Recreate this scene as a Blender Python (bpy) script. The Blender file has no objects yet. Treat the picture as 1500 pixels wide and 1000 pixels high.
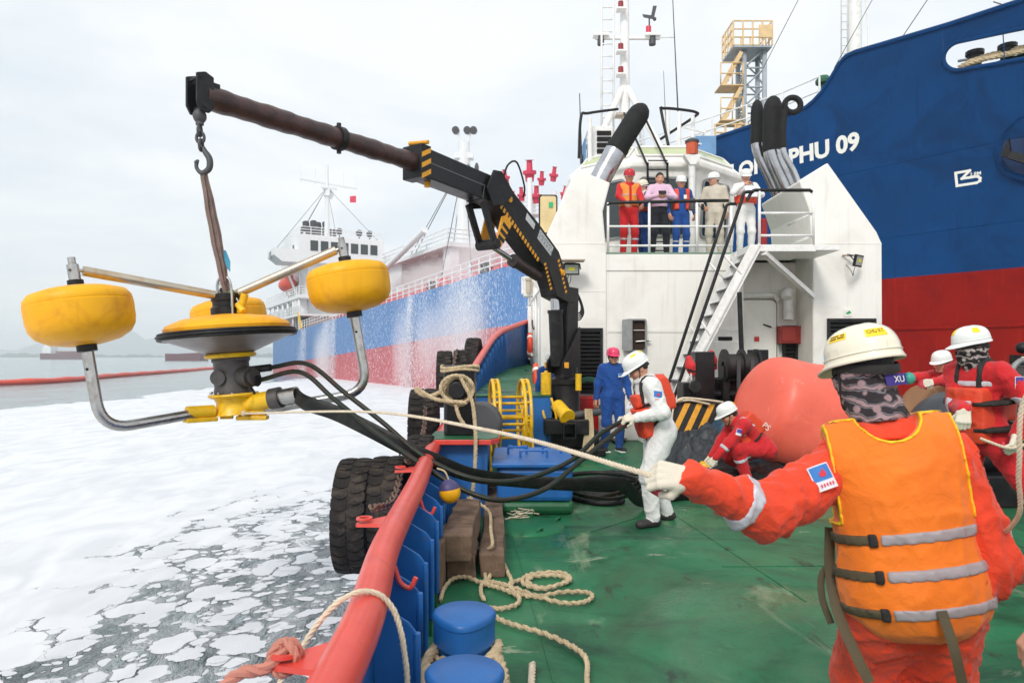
import bpy, bmesh, math, random
import numpy as np
from mathutils import Vector, Matrix
from math import sin, cos, pi, radians, sqrt, atan2

random.seed(7); np.random.seed(7)
S = bpy.context.scene
COL = S.collection

# ---------------------------------------------------------------- camera, sky, sun, exposure
CAM_H = 1.6
cam_d = bpy.data.cameras.new('camera'); cam = bpy.data.objects.new('camera', cam_d); COL.objects.link(cam)
cam.location = (0, 0, CAM_H); cam.rotation_euler = (radians(90), 0, 0)
cam_d.sensor_width = 36; cam_d.lens = 24; cam_d.shift_y = 22 / 1500
cam_d.clip_start = 0.05; cam_d.clip_end = 20000
cam_d.dof.use_dof = True; cam_d.dof.focus_distance = 6.6; cam_d.dof.aperture_fstop = 5.6
S.camera = cam

SUN_EL, SUN_AZ = 40, 200          # azimuth of the sun as a compass-like angle from +Y, clockwise
W = bpy.data.worlds.new('World'); S.world = W; W.use_nodes = True
nt = W.node_tree; nt.nodes.clear()
def wn(t, **k):
    n = nt.nodes.new(t)
    for a, b in k.items(): setattr(n, a, b)
    return n
sky = wn('ShaderNodeTexSky', sky_type='NISHITA', sun_disc=False, sun_elevation=radians(SUN_EL), sun_rotation=radians(SUN_AZ), dust_density=2.0)
tc = wn('ShaderNodeTexCoord'); sep = wn('ShaderNodeSeparateXYZ'); nt.links.new(tc.outputs['Generated'], sep.inputs[0])
zc = wn('ShaderNodeMath', operation='MAXIMUM'); nt.links.new(sep.outputs['Z'], zc.inputs[0]); zc.inputs[1].default_value = 0.0
za = wn('ShaderNodeMath', operation='ADD'); nt.links.new(zc.outputs[0], za.inputs[0]); za.inputs[1].default_value = 0.16
dv = wn('ShaderNodeVectorMath', operation='DIVIDE'); nt.links.new(tc.outputs['Generated'], dv.inputs[0])
cb = wn('ShaderNodeCombineXYZ')
for i in range(3): nt.links.new(za.outputs[0], cb.inputs[i])
nt.links.new(cb.outputs[0], dv.inputs[1])
nz = wn('ShaderNodeTexNoise'); nz.inputs['Scale'].default_value = 1.1; nz.inputs['Detail'].default_value = 7; nz.inputs['Roughness'].default_value = .55
nz.inputs['Distortion'].default_value = .5
nt.links.new(dv.outputs[0], nz.inputs['Vector'])
cr = wn('ShaderNodeValToRGB'); cr.color_ramp.elements[0].position = .34; cr.color_ramp.elements[1].position = .66
cr.color_ramp.elements[0].color = (6.7, 7.4, 8.0, 1); cr.color_ramp.elements[1].color = (8.8, 9.0, 9.1, 1)
nt.links.new(nz.outputs['Fac'], cr.inputs[0])
mx = wn('ShaderNodeMix', data_type='RGBA'); mx.inputs[0].default_value = .94
nt.links.new(sky.outputs[0], mx.inputs[6]); nt.links.new(cr.outputs[0], mx.inputs[7])
bg = wn('ShaderNodeBackground'); bg.inputs['Strength'].default_value = .09
nt.links.new(mx.outputs[2], bg.inputs[0])
wo = wn('ShaderNodeOutputWorld'); nt.links.new(bg.outputs[0], wo.inputs[0])

sd = bpy.data.lights.new('sun', 'SUN'); sun = bpy.data.objects.new('sun', sd); COL.objects.link(sun)
sd.energy = 1.5; sd.angle = radians(15); sd.color = (1, .965, .92)
_el, _az = radians(SUN_EL), radians(SUN_AZ)
_dir = Vector((sin(_az) * cos(_el), cos(_az) * cos(_el), sin(_el)))
sun.rotation_euler = _dir.to_track_quat('Z', 'Y').to_euler()
sun.location = (-20, -30, 60)
vs = S.view_settings
vs.view_transform = 'Standard'; vs.look = 'None'; vs.gamma = 1; vs.use_curve_mapping = False; vs.exposure = 0.42
S.cycles.volume_bounces = 3
# ---------------------------------------------------------------- helpers
HORIZ = 522.0
def P(px, py, Y):
    """a point of the place seen at that pixel, Y metres ahead of the camera"""
    return Vector(((px - 750) / 1000 * Y, Y, CAM_H - (py - HORIZ) / 1000 * Y))
def DK(px, py, z=0.0):
    Y = (CAM_H - z) * 1000 / (py - HORIZ)
    return Vector(((px - 750) / 1000 * Y, Y, z))
def L(r, g, b):
    f = lambda c: (c / 255 / 12.92) if c / 255 <= .04045 else ((c / 255 + .055) / 1.055) ** 2.4
    return (f(r), f(g), f(b))
def V(*a): return Vector(a)

_mats = {}
def M(name, col, rough=.5, metal=0., var=.14, vs=3., bump=.12, bs=40., dirt=None, dscale=2., damt=.3, streak=None, samt=.4, coat=0., spec=.5, chip=None, chipamt=.35, cloth=False):
    if name in _mats: return _mats[name]
    m = bpy.data.materials.new(name); m.use_nodes = True; n = m.node_tree; N = n.nodes; K = n.links
    b = N['Principled BSDF']
    b.inputs['Roughness'].default_value = rough; b.inputs['Metallic'].default_value = metal
    b.inputs['Coat Weight'].default_value = coat; b.inputs['Specular IOR Level'].default_value = spec
    t = N.new('ShaderNodeTexCoord')
    def noise(scale, det=5, vec=None, dist=0., rg=.55):
        x = N.new('ShaderNodeTexNoise'); x.inputs['Scale'].default_value = scale; x.inputs['Detail'].default_value = det
        x.inputs['Distortion'].default_value = dist; x.inputs['Roughness'].default_value = rg
        K.new(vec or t.outputs['Object'], x.inputs['Vector']); return x.outputs['Fac']
    def ramp(fac, a, c):
        r = N.new('ShaderNodeMapRange'); K.new(fac, r.inputs[0]); r.inputs[1].default_value = a; r.inputs[2].default_value = c
        return r.outputs[0]
    def mix(fac, a, c, mode='MIX'):
        x = N.new('ShaderNodeMix'); x.data_type = 'RGBA'; x.blend_type = mode
        if isinstance(fac, float): x.inputs[0].default_value = fac
        else: K.new(fac, x.inputs[0])
        for i, q in ((6, a), (7, c)):
            if isinstance(q, tuple): x.inputs[i].default_value = (*q[:3], 1)
            else: K.new(q, x.inputs[i])
        return x.outputs[2]
    lo = tuple(max(0, c * (1 - var)) for c in col); hi = tuple(min(.95, c * (1 + var * .8)) for c in col)
    c0 = mix(ramp(noise(vs, 6), .3, .7), lo, hi)
    def scaled(f, k):
        x = N.new('ShaderNodeMath'); x.operation = 'MULTIPLY'; K.new(f, x.inputs[0]); x.inputs[1].default_value = k; return x.outputs[0]
    if dirt:
        f = ramp(noise(dscale, 9, dist=1.2, rg=.65), .49, .67)
        c0 = mix(scaled(f, damt), c0, dirt)
    if streak:
        mp = N.new('ShaderNodeMapping'); mp.inputs['Scale'].default_value = (5, 5, .35); K.new(t.outputs['Object'], mp.inputs[0])
        f = ramp(noise(1.6, 7, mp.outputs[0], .2), .55, .78)
        c0 = mix(scaled(f, samt), c0, streak)
    if chip:
        f = ramp(noise(dscale * 4, 10, rg=.7, dist=.6), .61, .65)
        c0 = mix(scaled(f, chipamt), c0, chip)
    K.new(c0, b.inputs['Base Color'])
    rr = N.new('ShaderNodeMapRange'); K.new(noise(vs * 2.3, 5), rr.inputs[0]); rr.inputs[3].default_value = max(.03, rough - .13); rr.inputs[4].default_value = min(1, rough + .13)
    K.new(rr.outputs[0], b.inputs['Roughness'])
    if bump:
        bp = N.new('ShaderNodeBump'); bp.inputs['Strength'].default_value = bump * (2 if cloth else 1); bp.inputs['Distance'].default_value = .02
        if cloth:
            a_ = noise(bs * .22, 3, dist=1.5); K.new(a_, bp.inputs['Height']); b.inputs['Sheen Weight'].default_value = .15
        else: K.new(noise(bs, 4), bp.inputs['Height'])
        K.new(bp.outputs[0], b.inputs['Normal'])
    _mats[name] = m; return m

ORG = {}
def tag(o, label=None, cat=None, group=None, kind=None):
    for k, v in (('label', label), ('category', cat), ('group', group), ('kind', kind)):
        if v: o[k] = v
    return o
def thing(name, label, cat, loc=(0, 0, 0), group=None):
    o = bpy.data.objects.new(name, None); COL.objects.link(o); o.location = loc; o.empty_display_size = .1
    ORG[o] = Vector(loc); tag(o, label, cat, group); return o
def link(name, me, parent=None, mats=None, smooth=False, bevel=0, org=None):
    """vertices arrive in world space; stored relative to the parent (or to org)"""
    o = bpy.data.objects.new(name, me)
    base = ORG[parent] if parent is not None else Vector(org) if org is not None else Vector((0, 0, 0))
    if base.length > 1e-9: me.transform(Matrix.Translation(-base))
    COL.objects.link(o)
    if parent is not None: o.parent = parent
    elif org is not None: o.location = org
    ORG[o] = base
    for m in (mats if isinstance(mats, (list, tuple)) else [mats] if mats else []): me.materials.append(m)
    if smooth:
        me.polygons.foreach_set('use_smooth', [True] * len(me.polygons))
    if bevel:
        b = o.modifiers.new('bevel', 'BEVEL'); b.width = bevel; b.segments = 2; b.limit_method = 'ANGLE'; b.angle_limit = radians(40); b.harden_normals = False
    return o

class MB:
    """collects shapes in world space, then links them as one mesh object"""
    def __init__(s): s.v = []; s.f = []; s.m = []; s.sm = []
    def add(s, vs_, fs_, mi=0, sm=False):
        o = len(s.v); s.v += [tuple(v) for v in vs_]
        for f in fs_: s.f.append([i + o for i in f]); s.m.append(mi); s.sm.append(sm)
        return s
    def box(s, c, d, rot=None, mi=0):
        c = Vector(c); hx, hy, hz = d[0] / 2, d[1] / 2, d[2] / 2
        q = [Vector((x * hx, y * hy, z * hz)) for x in (-1, 1) for y in (-1, 1) for z in (-1, 1)]
        if rot is not None: q = [rot @ a for a in q]
        return s.add([c + a for a in q], [(0, 1, 3, 2), (4, 6, 7, 5), (0, 4, 5, 1), (2, 3, 7, 6), (0, 2, 6, 4), (1, 5, 7, 3)], mi)
    def b2(s, a, b, mi=0):
        a, b = Vector(a), Vector(b); return s.box((a + b) / 2, [abs(x) for x in (b - a)], None, mi)
    def beam(s, a, b, w, h, up=(0, 0, 1), mi=0):
        a, b = Vector(a), Vector(b); d = (b - a); l = d.length; d = d.normalized()
        u = Vector(up); x = d.cross(u)
        if x.length < 1e-4: x = d.cross(Vector((0, 1, 0)))
        x.normalize(); u = x.cross(d)
        return s.box((a + b) / 2, (w, l, h), Matrix((x, d, u)).transposed(), mi)
    def cyl(s, a, b, r0, r1=None, n=14, caps=True, mi=0, sm=True):
        a, b = Vector(a), Vector(b); r1 = r0 if r1 is None else r1
        d = (b - a).normalized(); x = d.orthogonal().normalized(); y = d.cross(x)
        vs_ = []
        for p, r in ((a, r0), (b, r1)):
            vs_ += [p + x * (r * cos(2 * pi * i / n)) + y * (r * sin(2 * pi * i / n)) for i in range(n)]
        s.add(vs_, [(i, (i + 1) % n, n + (i + 1) % n, n + i) for i in range(n)], mi, sm)
        if caps:
            s.add(vs_[:n], [tuple(reversed(range(n)))], mi); s.add(vs_[n:], [tuple(range(n))], mi)
        return s
    def tube(s, pts, r, n=8, closed=False, caps=True, mi=0, flat=None, twist=0.):
        pts = [Vector(p) for p in pts]; m = len(pts)
        if m < 2: return s
        rr = r if isinstance(r, (list, tuple)) else [r] * m
        T = []
        for i in range(m):
            a = pts[(i - 1) % m] if (closed or i > 0) else pts[i]; b = pts[(i + 1) % m] if (closed or i < m - 1) else pts[i]
            d = b - a; T.append(d.normalized() if d.length > 1e-9 else Vector((0, 0, 1)))
        x = T[0].orthogonal().normalized()
        if flat is not None:
            x = Vector(flat[2]); x = (x - T[0] * x.dot(T[0])).normalized()
        vs_ = []
        for i in range(m):
            x = (x - T[i] * x.dot(T[i])); x = x.normalized() if x.length > 1e-6 else T[i].orthogonal().normalized()
            y = T[i].cross(x)
            for k in range(n):
                a = 2 * pi * k / n + twist * i
                if flat is not None: vs_.append(pts[i] + x * (cos(a) * flat[0]) + y * (sin(a) * flat[1]))
                else: vs_.append(pts[i] + x * (cos(a) * rr[i]) + y * (sin(a) * rr[i]))
        fs_ = []
        for i in range(m if closed else m - 1):
            j = (i + 1) % m
            fs_ += [(i * n + k, i * n + (k + 1) % n, j * n + (k + 1) % n, j * n + k) for k in range(n)]
        s.add(vs_, fs_, mi, True)
        if caps and not closed:
            s.add(vs_[:n], [tuple(reversed(range(n)))], mi); s.add(vs_[-n:], [tuple(range(n))], mi)
        return s
    def lathe(s, prof, c, axis=(0, 0, 1), n=32, mi=0, sm=True, close=False):
        c = Vector(c); d = Vector(axis).normalized(); x = d.orthogonal().normalized(); y = d.cross(x)
        vs_ = []
        for r, h in prof:
            vs_ += [c + d * h + x * (r * cos(2 * pi * i / n)) + y * (r * sin(2 * pi * i / n)) for i in range(n)]
        fs_ = []; m = len(prof)
        for j in range(m if close else m - 1):
            k = (j + 1) % m
            fs_ += [(j * n + i, j * n + (i + 1) % n, k * n + (i + 1) % n, k * n + i) for i in range(n)]
        return s.add(vs_, fs_, mi, sm)
    def prism(s, poly, o, ax, ay, ez, mi=0):
        """polygon in the (ax, ay) plane from origin o, pushed along ez"""
        o, ax, ay, ez = Vector(o), Vector(ax), Vector(ay), Vector(ez); n = len(poly)
        a = [o + ax * p[0] + ay * p[1] for p in poly]; b = [p + ez for p in a]
        return s.add(a + b, [tuple(reversed(range(n))), tuple(range(n, 2 * n))] + [(i, (i + 1) % n, n + (i + 1) % n, n + i) for i in range(n)], mi)
    def ball(s, c, r, n=14, mi=0, rot=None):
        c = Vector(c); r = r if isinstance(r, (list, tuple)) else (r, r, r); m = n // 2 + 1
        vs_ = []
        for j in range(m + 1):
            t = pi * j / m
            for i in range(n):
                q = Vector((r[0] * sin(t) * cos(2 * pi * i / n), r[1] * sin(t) * sin(2 * pi * i / n), r[2] * cos(t)))
                vs_.append(c + (rot @ q if rot is not None else q))
        return s.add(vs_, [(j * n + i, (j + 1) * n + i, (j + 1) * n + (i + 1) % n, j * n + (i + 1) % n) for j in range(m) for i in range(n)], mi, True)
    def sheet(s, rows, mi=0, sm=True):
        n = len(rows[0]); vs_ = [p for r in rows for p in r]
        return s.add(vs_, [(j * n + i, j * n + i + 1, (j + 1) * n + i + 1, (j + 1) * n + i) for j in range(len(rows) - 1) for i in range(n - 1)], mi, sm)
    def build(s, name, mats, parent=None, smooth=None, bevel=0, org=None, fix=True, label=None):
        me = bpy.data.meshes.new(name); me.from_pydata(s.v, [], s.f)
        me.polygons.foreach_set('material_index', s.m)
        me.polygons.foreach_set('use_smooth', s.sm if smooth is None else [smooth] * len(s.f))
        if fix:
            b = bmesh.new(); b.from_mesh(me); bmesh.ops.remove_doubles(b, verts=b.verts, dist=1e-5)
            bmesh.ops.recalc_face_normals(b, faces=b.faces)
            for e in b.edges:
                if len(e.link_faces) == 2 and e.calc_face_angle(0) > .7: e.smooth = False
            b.to_mesh(me); b.free()
        me.validate(); me.update()
        o = link(name, me, parent, mats, bevel=bevel, org=org)
        if label: o['label'] = label
        return o

def spline(pts, k=8, closed=False):
    """Catmull-Rom through the points"""
    pts = [Vector(p) for p in pts]; n = len(pts); out = []
    for i in range(n if closed else n - 1):
        p0 = pts[(i - 1) % n] if closed or i > 0 else pts[i] * 2 - pts[i + 1]
        p1 = pts[i]; p2 = pts[(i + 1) % n]
        p3 = pts[(i + 2) % n] if closed or i + 2 < n else p2 * 2 - p1
        for j in range(k):
            t = j / k
            out.append(.5 * ((2 * p1) + (p2 - p0) * t + (2 * p0 - 5 * p1 + 4 * p2 - p3) * t * t + (3 * p1 - p0 - 3 * p2 + p3) * t ** 3))
    if not closed: out.append(pts[-1])
    return out
def rope_mesh(mb, pts, r, k=3, pitch=None, n=6, mi=0, step=None):
    """a laid rope: k strands twisted about the path"""
    pts = [Vector(p) for p in pts]
    step = step or r * .75; pitch = pitch or r * 6
    q = [pts[0]]; acc = 0
    for a, b in zip(pts, pts[1:]):
        l = (b - a).length
        if l < 1e-9: continue
        t = step - acc
        while t <= l: q.append(a.lerp(b, t / l)); t += step
        acc = (acc + l) % step
    if len(q) < 3: return mb
    x = (q[1] - q[0]).normalized().orthogonal().normalized(); fr = []
    for i in range(len(q)):
        d = (q[min(i + 1, len(q) - 1)] - q[max(i - 1, 0)]).normalized()
        x = (x - d * x.dot(d)).normalized(); fr.append((x.copy(), d.cross(x)))
    for s_ in range(k):
        path = []
        for i, p in enumerate(q):
            a = 2 * pi * (s_ / k + i * step / pitch)
            path.append(p + fr[i][0] * (cos(a) * r * .44) + fr[i][1] * (sin(a) * r * .44))
        mb.tube(path, r * .6, n=n, mi=mi)
    return mb
def hang(a, b, sag, n=14):
    a, b = Vector(a), Vector(b)
    return [a.lerp(b, i / n) - Vector((0, 0, sag * 4 * (i / n) * (1 - i / n))) for i in range(n + 1)]
def copy_tree(o, parent=None):
    c = o.copy(); COL.objects.link(c)
    if parent is not None: c.parent = parent
    ORG[c] = ORG.get(o, Vector())
    for ch in list(o.children): copy_tree(ch, c)
    return c
def text_mesh(txt, size=1., depth=.0, bold=.0):
    cu = bpy.data.curves.new('lettering', 'FONT'); cu.body = txt; cu.size = size; cu.extrude = depth; cu.offset = bold; cu.resolution_u = 3
    o = bpy.data.objects.new('lettering', cu); COL.objects.link(o)
    dg = bpy.context.evaluated_depsgraph_get(); me = bpy.data.meshes.new_from_object(o.evaluated_get(dg))
    bpy.data.objects.remove(o); bpy.data.curves.remove(cu)
    vs_ = [v.co.copy() for v in me.vertices]; fs_ = [list(p.vertices) for p in me.polygons]; bpy.data.meshes.remove(me)
    return vs_, fs_
def lettering(mb, txt, height, o, ax, ay, mi=0, fit=None, bold=.0):
    """flat letters: o = lower left corner, ax along, ay up (unit vectors)"""
    vs_, fs_ = text_mesh(txt, 1., bold=bold)
    x0 = min(v.x for v in vs_); x1 = max(v.x for v in vs_); y1 = max(v.y for v in vs_); y0 = min(v.y for v in vs_)
    sy = height / (y1 - y0); sx = fit / (x1 - x0) if fit else sy
    o, ax, ay = Vector(o), Vector(ax), Vector(ay)
    return mb.add([o + ax * ((v.x - x0) * sx) + ay * ((v.y - y0) * sy) for v in vs_], fs_, mi)

# ---------------------------------------------------------------- soft bodies from distance fields (people, clothes, tarpaulins, buoys)
class SDF:
    def __init__(s): s.pr = []
    def cap(s, a, b, ra, rb=None, m=0, k=.03, g=''):
        s.pr.append(('c', np.array(a, float), np.array(b, float), ra, ra if rb is None else rb, m, k, g)); return s
    def ell(s, c, r, R=None, m=0, k=.03, g=''):
        s.pr.append(('e', np.array(c, float), np.array(r, float), np.eye(3) if R is None else np.array(R, float), None, m, k, g)); return s
    def bounds(s, gs=None):
        lo, hi = np.full(3, 1e9), np.full(3, -1e9)
        for p in s.pr:
            if gs and p[7] not in gs: continue
            if p[0] == 'c':
                for q, r in ((p[1], p[3]), (p[2], p[4])): lo = np.minimum(lo, q - r); hi = np.maximum(hi, q + r)
            else:
                R = p[2].max(); lo = np.minimum(lo, p[1] - R); hi = np.maximum(hi, p[1] + R)
        return lo, hi
    def ev(s, X, gs=None, want=False, pad=.12):
        """X: (n,3) points -> distance (and nearest primitive's material)"""
        D = np.full(len(X), 1e3); I = np.zeros(len(X), np.int32); B = np.full(len(X), 1e3)
        for p in s.pr:
            if gs and p[7] not in gs: continue
            if p[0] == 'c':
                R = max(p[3], p[4]); lo = np.minimum(p[1], p[2]) - R - pad; hi = np.maximum(p[1], p[2]) + R + pad
            else:
                R = p[2].max(); lo = p[1] - R - pad; hi = p[1] + R + pad
            w = np.nonzero(((X > lo) & (X < hi)).all(1))[0]
            if not len(w): continue
            x = X[w]
            if p[0] == 'c':
                ba = p[2] - p[1]; pa = x - p[1]; t = np.clip(pa @ ba / max(ba @ ba, 1e-12), 0, 1)
                d = np.linalg.norm(pa - t[:, None] * ba, axis=1) - (p[3] + (p[4] - p[3]) * t)
            else:
                q = (x - p[1]) @ p[3]; k0 = np.linalg.norm(q / p[2], axis=1); k1 = np.linalg.norm(q / p[2] ** 2, axis=1)
                d = k0 * (k0 - 1) / np.maximum(k1, 1e-9)
            k = p[6]; o = D[w]; h = np.maximum(k - np.abs(o - d), 0) / k
            D[w] = np.minimum(o, d) - h * h * k * .25
            nb = d < B[w]; ww = w[nb]; B[ww] = d[nb]; I[ww] = p[5]
        return (D, I) if want else D
def nets(f, lo, hi, h):
    """surface nets over the box; f takes (n,3) points"""
    lo = np.array(lo, float) - 2 * h; hi = np.array(hi, float) + 2 * h
    n = np.ceil((hi - lo) / h).astype(int) + 1
    ax = [lo[i] + h * np.arange(n[i]) for i in range(3)]
    G = np.stack(np.meshgrid(*ax, indexing='ij'), -1)
    # coarse pass so that only cells near the surface are worked out finely
    F = np.full(n, .5)
    st = 4; C = f(G[::st, ::st, ::st].reshape(-1, 3)).reshape(G[::st, ::st, ::st].shape[:3])
    near = np.abs(C) < h * st * 1.9 + .02
    m = np.repeat(np.repeat(np.repeat(near, st, 0), st, 1), st, 2)[:n[0] + st, :n[1] + st, :n[2] + st]
    mm = np.zeros(n, bool); t = [min(m.shape[i], n[i]) for i in range(3)]
    mm[:t[0], :t[1], :t[2]] = m[:t[0], :t[1], :t[2]]
    q = mm.copy()
    for a in range(3):
        for sft in (-2, 2): q |= np.roll(mm, sft, a)
    cs = np.repeat(np.repeat(np.repeat(C, st, 0), st, 1), st, 2)
    F[:] = cs[:n[0], :n[1], :n[2]]
    F[q] = f(G[q])
    s = F < 0
    c = np.zeros(n - 1, np.int8); acc = np.zeros((*(n - 1), 3)); cnt = np.zeros(n - 1)
    corner = lambda i, j, k: (slice(i, n[0] - 1 + i), slice(j, n[1] - 1 + j), slice(k, n[2] - 1 + k))
    for i in (0, 1):
        for j in (0, 1):
            for k in (0, 1): c += s[corner(i, j, k)]
    act = (c > 0) & (c < 8)
    idx = np.nonzero(act); I0 = np.stack(idx, 1)
    acc = np.zeros((len(I0), 3)); cnt = np.zeros(len(I0))
    cs8 = [(i, j, k) for i in (0, 1) for j in (0, 1) for k in (0, 1)]
    for a in cs8:
        for d in range(3):
            if a[d]: continue
            b = list(a); b[d] = 1
            fa = F[I0[:, 0] + a[0], I0[:, 1] + a[1], I0[:, 2] + a[2]]; fb = F[I0[:, 0] + b[0], I0[:, 1] + b[1], I0[:, 2] + b[2]]
            w = (fa < 0) != (fb < 0); tt = np.where(w, fa / np.where(w, fa - fb, 1), 0)
            pt = np.array(a, float)[None].repeat(len(I0), 0); pt[:, d] += tt
            acc[w] += pt[w]; cnt[w] += 1
    vert = lo + (I0 + acc / np.maximum(cnt, 1)[:, None]) * h
    ID = np.full(n - 1, -1); ID[idx] = np.arange(len(I0))
    faces = []
    for d in range(3):
        e1, e2 = [(1, 2), (2, 0), (0, 1)][d]
        sl = [slice(1, n[q] - 1) for q in range(3)]; sl[d] = slice(0, n[d] - 1)
        sh = list(sl); sh[d] = slice(1, n[d])
        A = s[tuple(sl)]; Bm = s[tuple(sh)]; w = np.nonzero(A != Bm)
        if not len(w[0]): continue
        base = np.stack(w, 1); base[:, e1] += 1; base[:, e2] += 1
        o1 = np.zeros(3, int); o1[e1] = 1; o2 = np.zeros(3, int); o2[e2] = 1
        g = lambda b: ID[b[:, 0], b[:, 1], b[:, 2]]
        qd = np.stack([g(base - o1 - o2), g(base - o2), g(base), g(base - o1)], 1)
        fl = ~A[w]; qd[fl] = qd[fl][:, ::-1]
        faces.append(qd)
    fc = np.concatenate(faces) if faces else np.zeros((0, 4), int)
    fc = fc[(fc >= 0).all(1)]
    return vert, fc
def np_mesh(name, parts):
    """parts: list of (verts, quads, material index per face)"""
    vs_, fs_, ms_ = [], [], []; o = 0
    for v, f, m in parts:
        if not len(v): continue
        vs_.append(v); fs_.append(f + o); ms_.append(np.full(len(f), m) if np.isscalar(m) else m); o += len(v)
    v = np.concatenate(vs_); f = np.concatenate(fs_); mi = np.concatenate(ms_)
    me = bpy.data.meshes.new(name); me.vertices.add(len(v)); me.vertices.foreach_set('co', v.astype(np.float32).ravel())
    me.loops.add(len(f) * 4); me.loops.foreach_set('vertex_index', f.astype(np.int32).ravel())
    me.polygons.add(len(f)); me.polygons.foreach_set('loop_start', np.arange(0, len(f) * 4, 4, dtype=np.int32))
    me.polygons.foreach_set('material_index', mi.astype(np.int32)); me.polygons.foreach_set('use_smooth', np.ones(len(f), bool))
    me.update(calc_edges=True); me.validate()
    return me
_R = np.random.RandomState(3)
_FK = _R.normal(size=(7, 3)); _FK /= np.linalg.norm(_FK, axis=1)[:, None]; _FP = _R.uniform(0, 6.28, (7,))
def folds(X, amp, wl, seed=0.):
    """cloth-like creases: ridged, warped waves"""
    o = np.zeros(len(X))
    for i in range(4):
        k = 2 * pi / (wl * (1, .8, .62, .5)[i]); w = np.sin(X @ _FK[(i + 3) % 7] * k * .6 + _FP[i] + seed) * 1.4
        o += (1 - np.abs(np.sin(X @ _FK[i] * k * .5 + w + _FP[i] * 2 + seed))) ** 2 * (1, .8, .42, .22)[i]
    return -amp * (o - .78)
# ---------------------------------------------------------------- materials
m_white = M('white_steel', L(246, 242, 234), .42, var=.02, vs=2, bump=.05, bs=9, dirt=L(186, 174, 158), dscale=.9, damt=.22, streak=L(160, 136, 112), samt=.22)
m_white2 = M('white_trim', L(244, 242, 238), .4, var=.03, bump=.03, dirt=L(170, 160, 150), dscale=3, damt=.3)
m_ship_white = M('ship_white', L(230, 231, 231), .5, var=.03, bump=0, streak=L(190, 180, 170), samt=.25)
m_deck = M('deck_green', L(28, 108, 70), .36, spec=.3, var=.25, vs=1.2, bump=.25, bs=26, dirt=L(12, 52, 34), dscale=1.1, damt=.75, chip=L(150, 150, 116), chipamt=.0)
m_blue = M('bulwark_blue', L(34, 104, 176), .42, var=.12, bump=.06, bs=14, dirt=L(24, 76, 134), dscale=3, damt=.5, streak=L(70, 130, 190), samt=.25, chip=L(96, 84, 76), chipamt=.5)
m_green_skirt = M('skirt_green', L(36, 104, 66), .4, var=.2, dirt=L(30, 70, 50), dscale=5)
m_rail = M('rail_red', L(226, 78, 66), .36, var=.06, bump=.07, bs=16, dirt=L(190, 54, 46), dscale=3, damt=.4, chip=L(236, 150, 136), chipamt=.4, coat=.1)
m_tyre = M('tyre_rubber', L(42, 38, 36), .82, spec=.3, var=.3, vs=8, bump=.4, bs=60, dirt=L(98, 86, 74), dscale=5, damt=.5)
m_black = M('black_steel', L(22, 22, 24), .45, spec=.35, var=.25, vs=6, bump=.1, bs=30, dirt=L(70, 62, 56), dscale=5, damt=.35)
m_blackgloss = M('black_paint', L(18, 19, 21), .32, spec=.4, var=.2, bump=.05, dirt=L(60, 54, 50), dscale=3, damt=.3)
m_rubber = M('hose_rubber', L(20, 20, 21), .5, spec=.35, var=.2, vs=10, bump=.15, bs=50, dirt=L(70, 66, 60), dscale=6, damt=.3)
m_hose_green = M('hose_dark_green', L(26, 36, 26), .42, spec=.35, var=.3, vs=14, bump=.08, dirt=L(110, 40, 34), dscale=9, damt=.25)
m_yellow = M('float_yellow', L(250, 176, 12), .48, var=.08, vs=4, bump=.1, bs=40, dirt=L(206, 124, 20), dscale=3.2, damt=.5, streak=L(150, 96, 30), samt=.3, spec=.4)
m_yellow2 = M('yellow_paint', L(240, 190, 24), .4, var=.1, vs=8, bump=.05, dirt=L(120, 90, 30), dscale=7, damt=.4)
m_steel = M('stainless', L(190, 188, 184), .3, 1., var=.12, vs=10, bump=.06, bs=50, dirt=L(120, 96, 74), dscale=6, damt=.5)
m_grey = M('grey_casting', L(92, 88, 86), .5, .5, var=.2, vs=10, bump=.15, bs=60)
m_dkgrey = M('dark_grey_paint', L(74, 74, 76), .5, var=.15, bump=.1)
m_rope = M('rope_fibre', L(206, 184, 148), .85, var=.2, vs=20, bump=.4, bs=180, dirt=L(140, 116, 84), dscale=6, damt=.45)
m_rope2 = M('rope_pale', L(222, 206, 180), .85, var=.12, vs=20, bump=.3, bs=180, dirt=L(180, 150, 120), dscale=6, damt=.3)
m_wood = M('timber', L(120, 96, 78), .85, var=.3, vs=9, bump=.5, bs=24, dirt=L(62, 46, 36), dscale=4, damt=.7)
m_pole = M('greased_pole', L(72, 46, 42), .4, var=.4, vs=5, bump=.5, bs=16, dirt=L(40, 26, 26), dscale=4, damt=.8)
m_redcab = M('red_cabinet', L(190, 26, 24), .35, var=.08, dirt=L(130, 20, 18), dscale=4)
m_pink = M('buoy_pink', L(243, 108, 86), .42, var=.05, vs=2, bump=.04, bs=20, dirt=L(224, 92, 74), dscale=1.8, damt=.5, chip=L(248, 170, 158), chipamt=.25)
m_glass = M('window_glass', L(36, 48, 50), .06, var=.1, vs=1, bump=0, spec=.8)
m_skylight = M('skylight_glass', L(196, 204, 160), .12, var=.06, bump=0)
m_orange = M('orange_plastic', L(232, 74, 34), .45, var=.06)
m_chrome = M('cylinder_chrome', L(200, 202, 206), .16, 1., var=.08, bump=.02)
m_exh = M('exhaust_metal', L(196, 197, 200), .24, 1., var=.1, vs=2, bump=.03, dirt=L(120, 110, 104), dscale=2, damt=.4)
m_soot = M('soot', L(20, 19, 19), .8, var=.3, bump=.3, bs=30)
m_tarp = M('tarpaulin', L(46, 50, 54), .5, var=.2, bump=.15, bs=30, dirt=L(86, 88, 88), dscale=2, damt=.3)
m_letter = M('white_lettering', L(238, 236, 226), .5, var=.03, bump=0)
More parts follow.
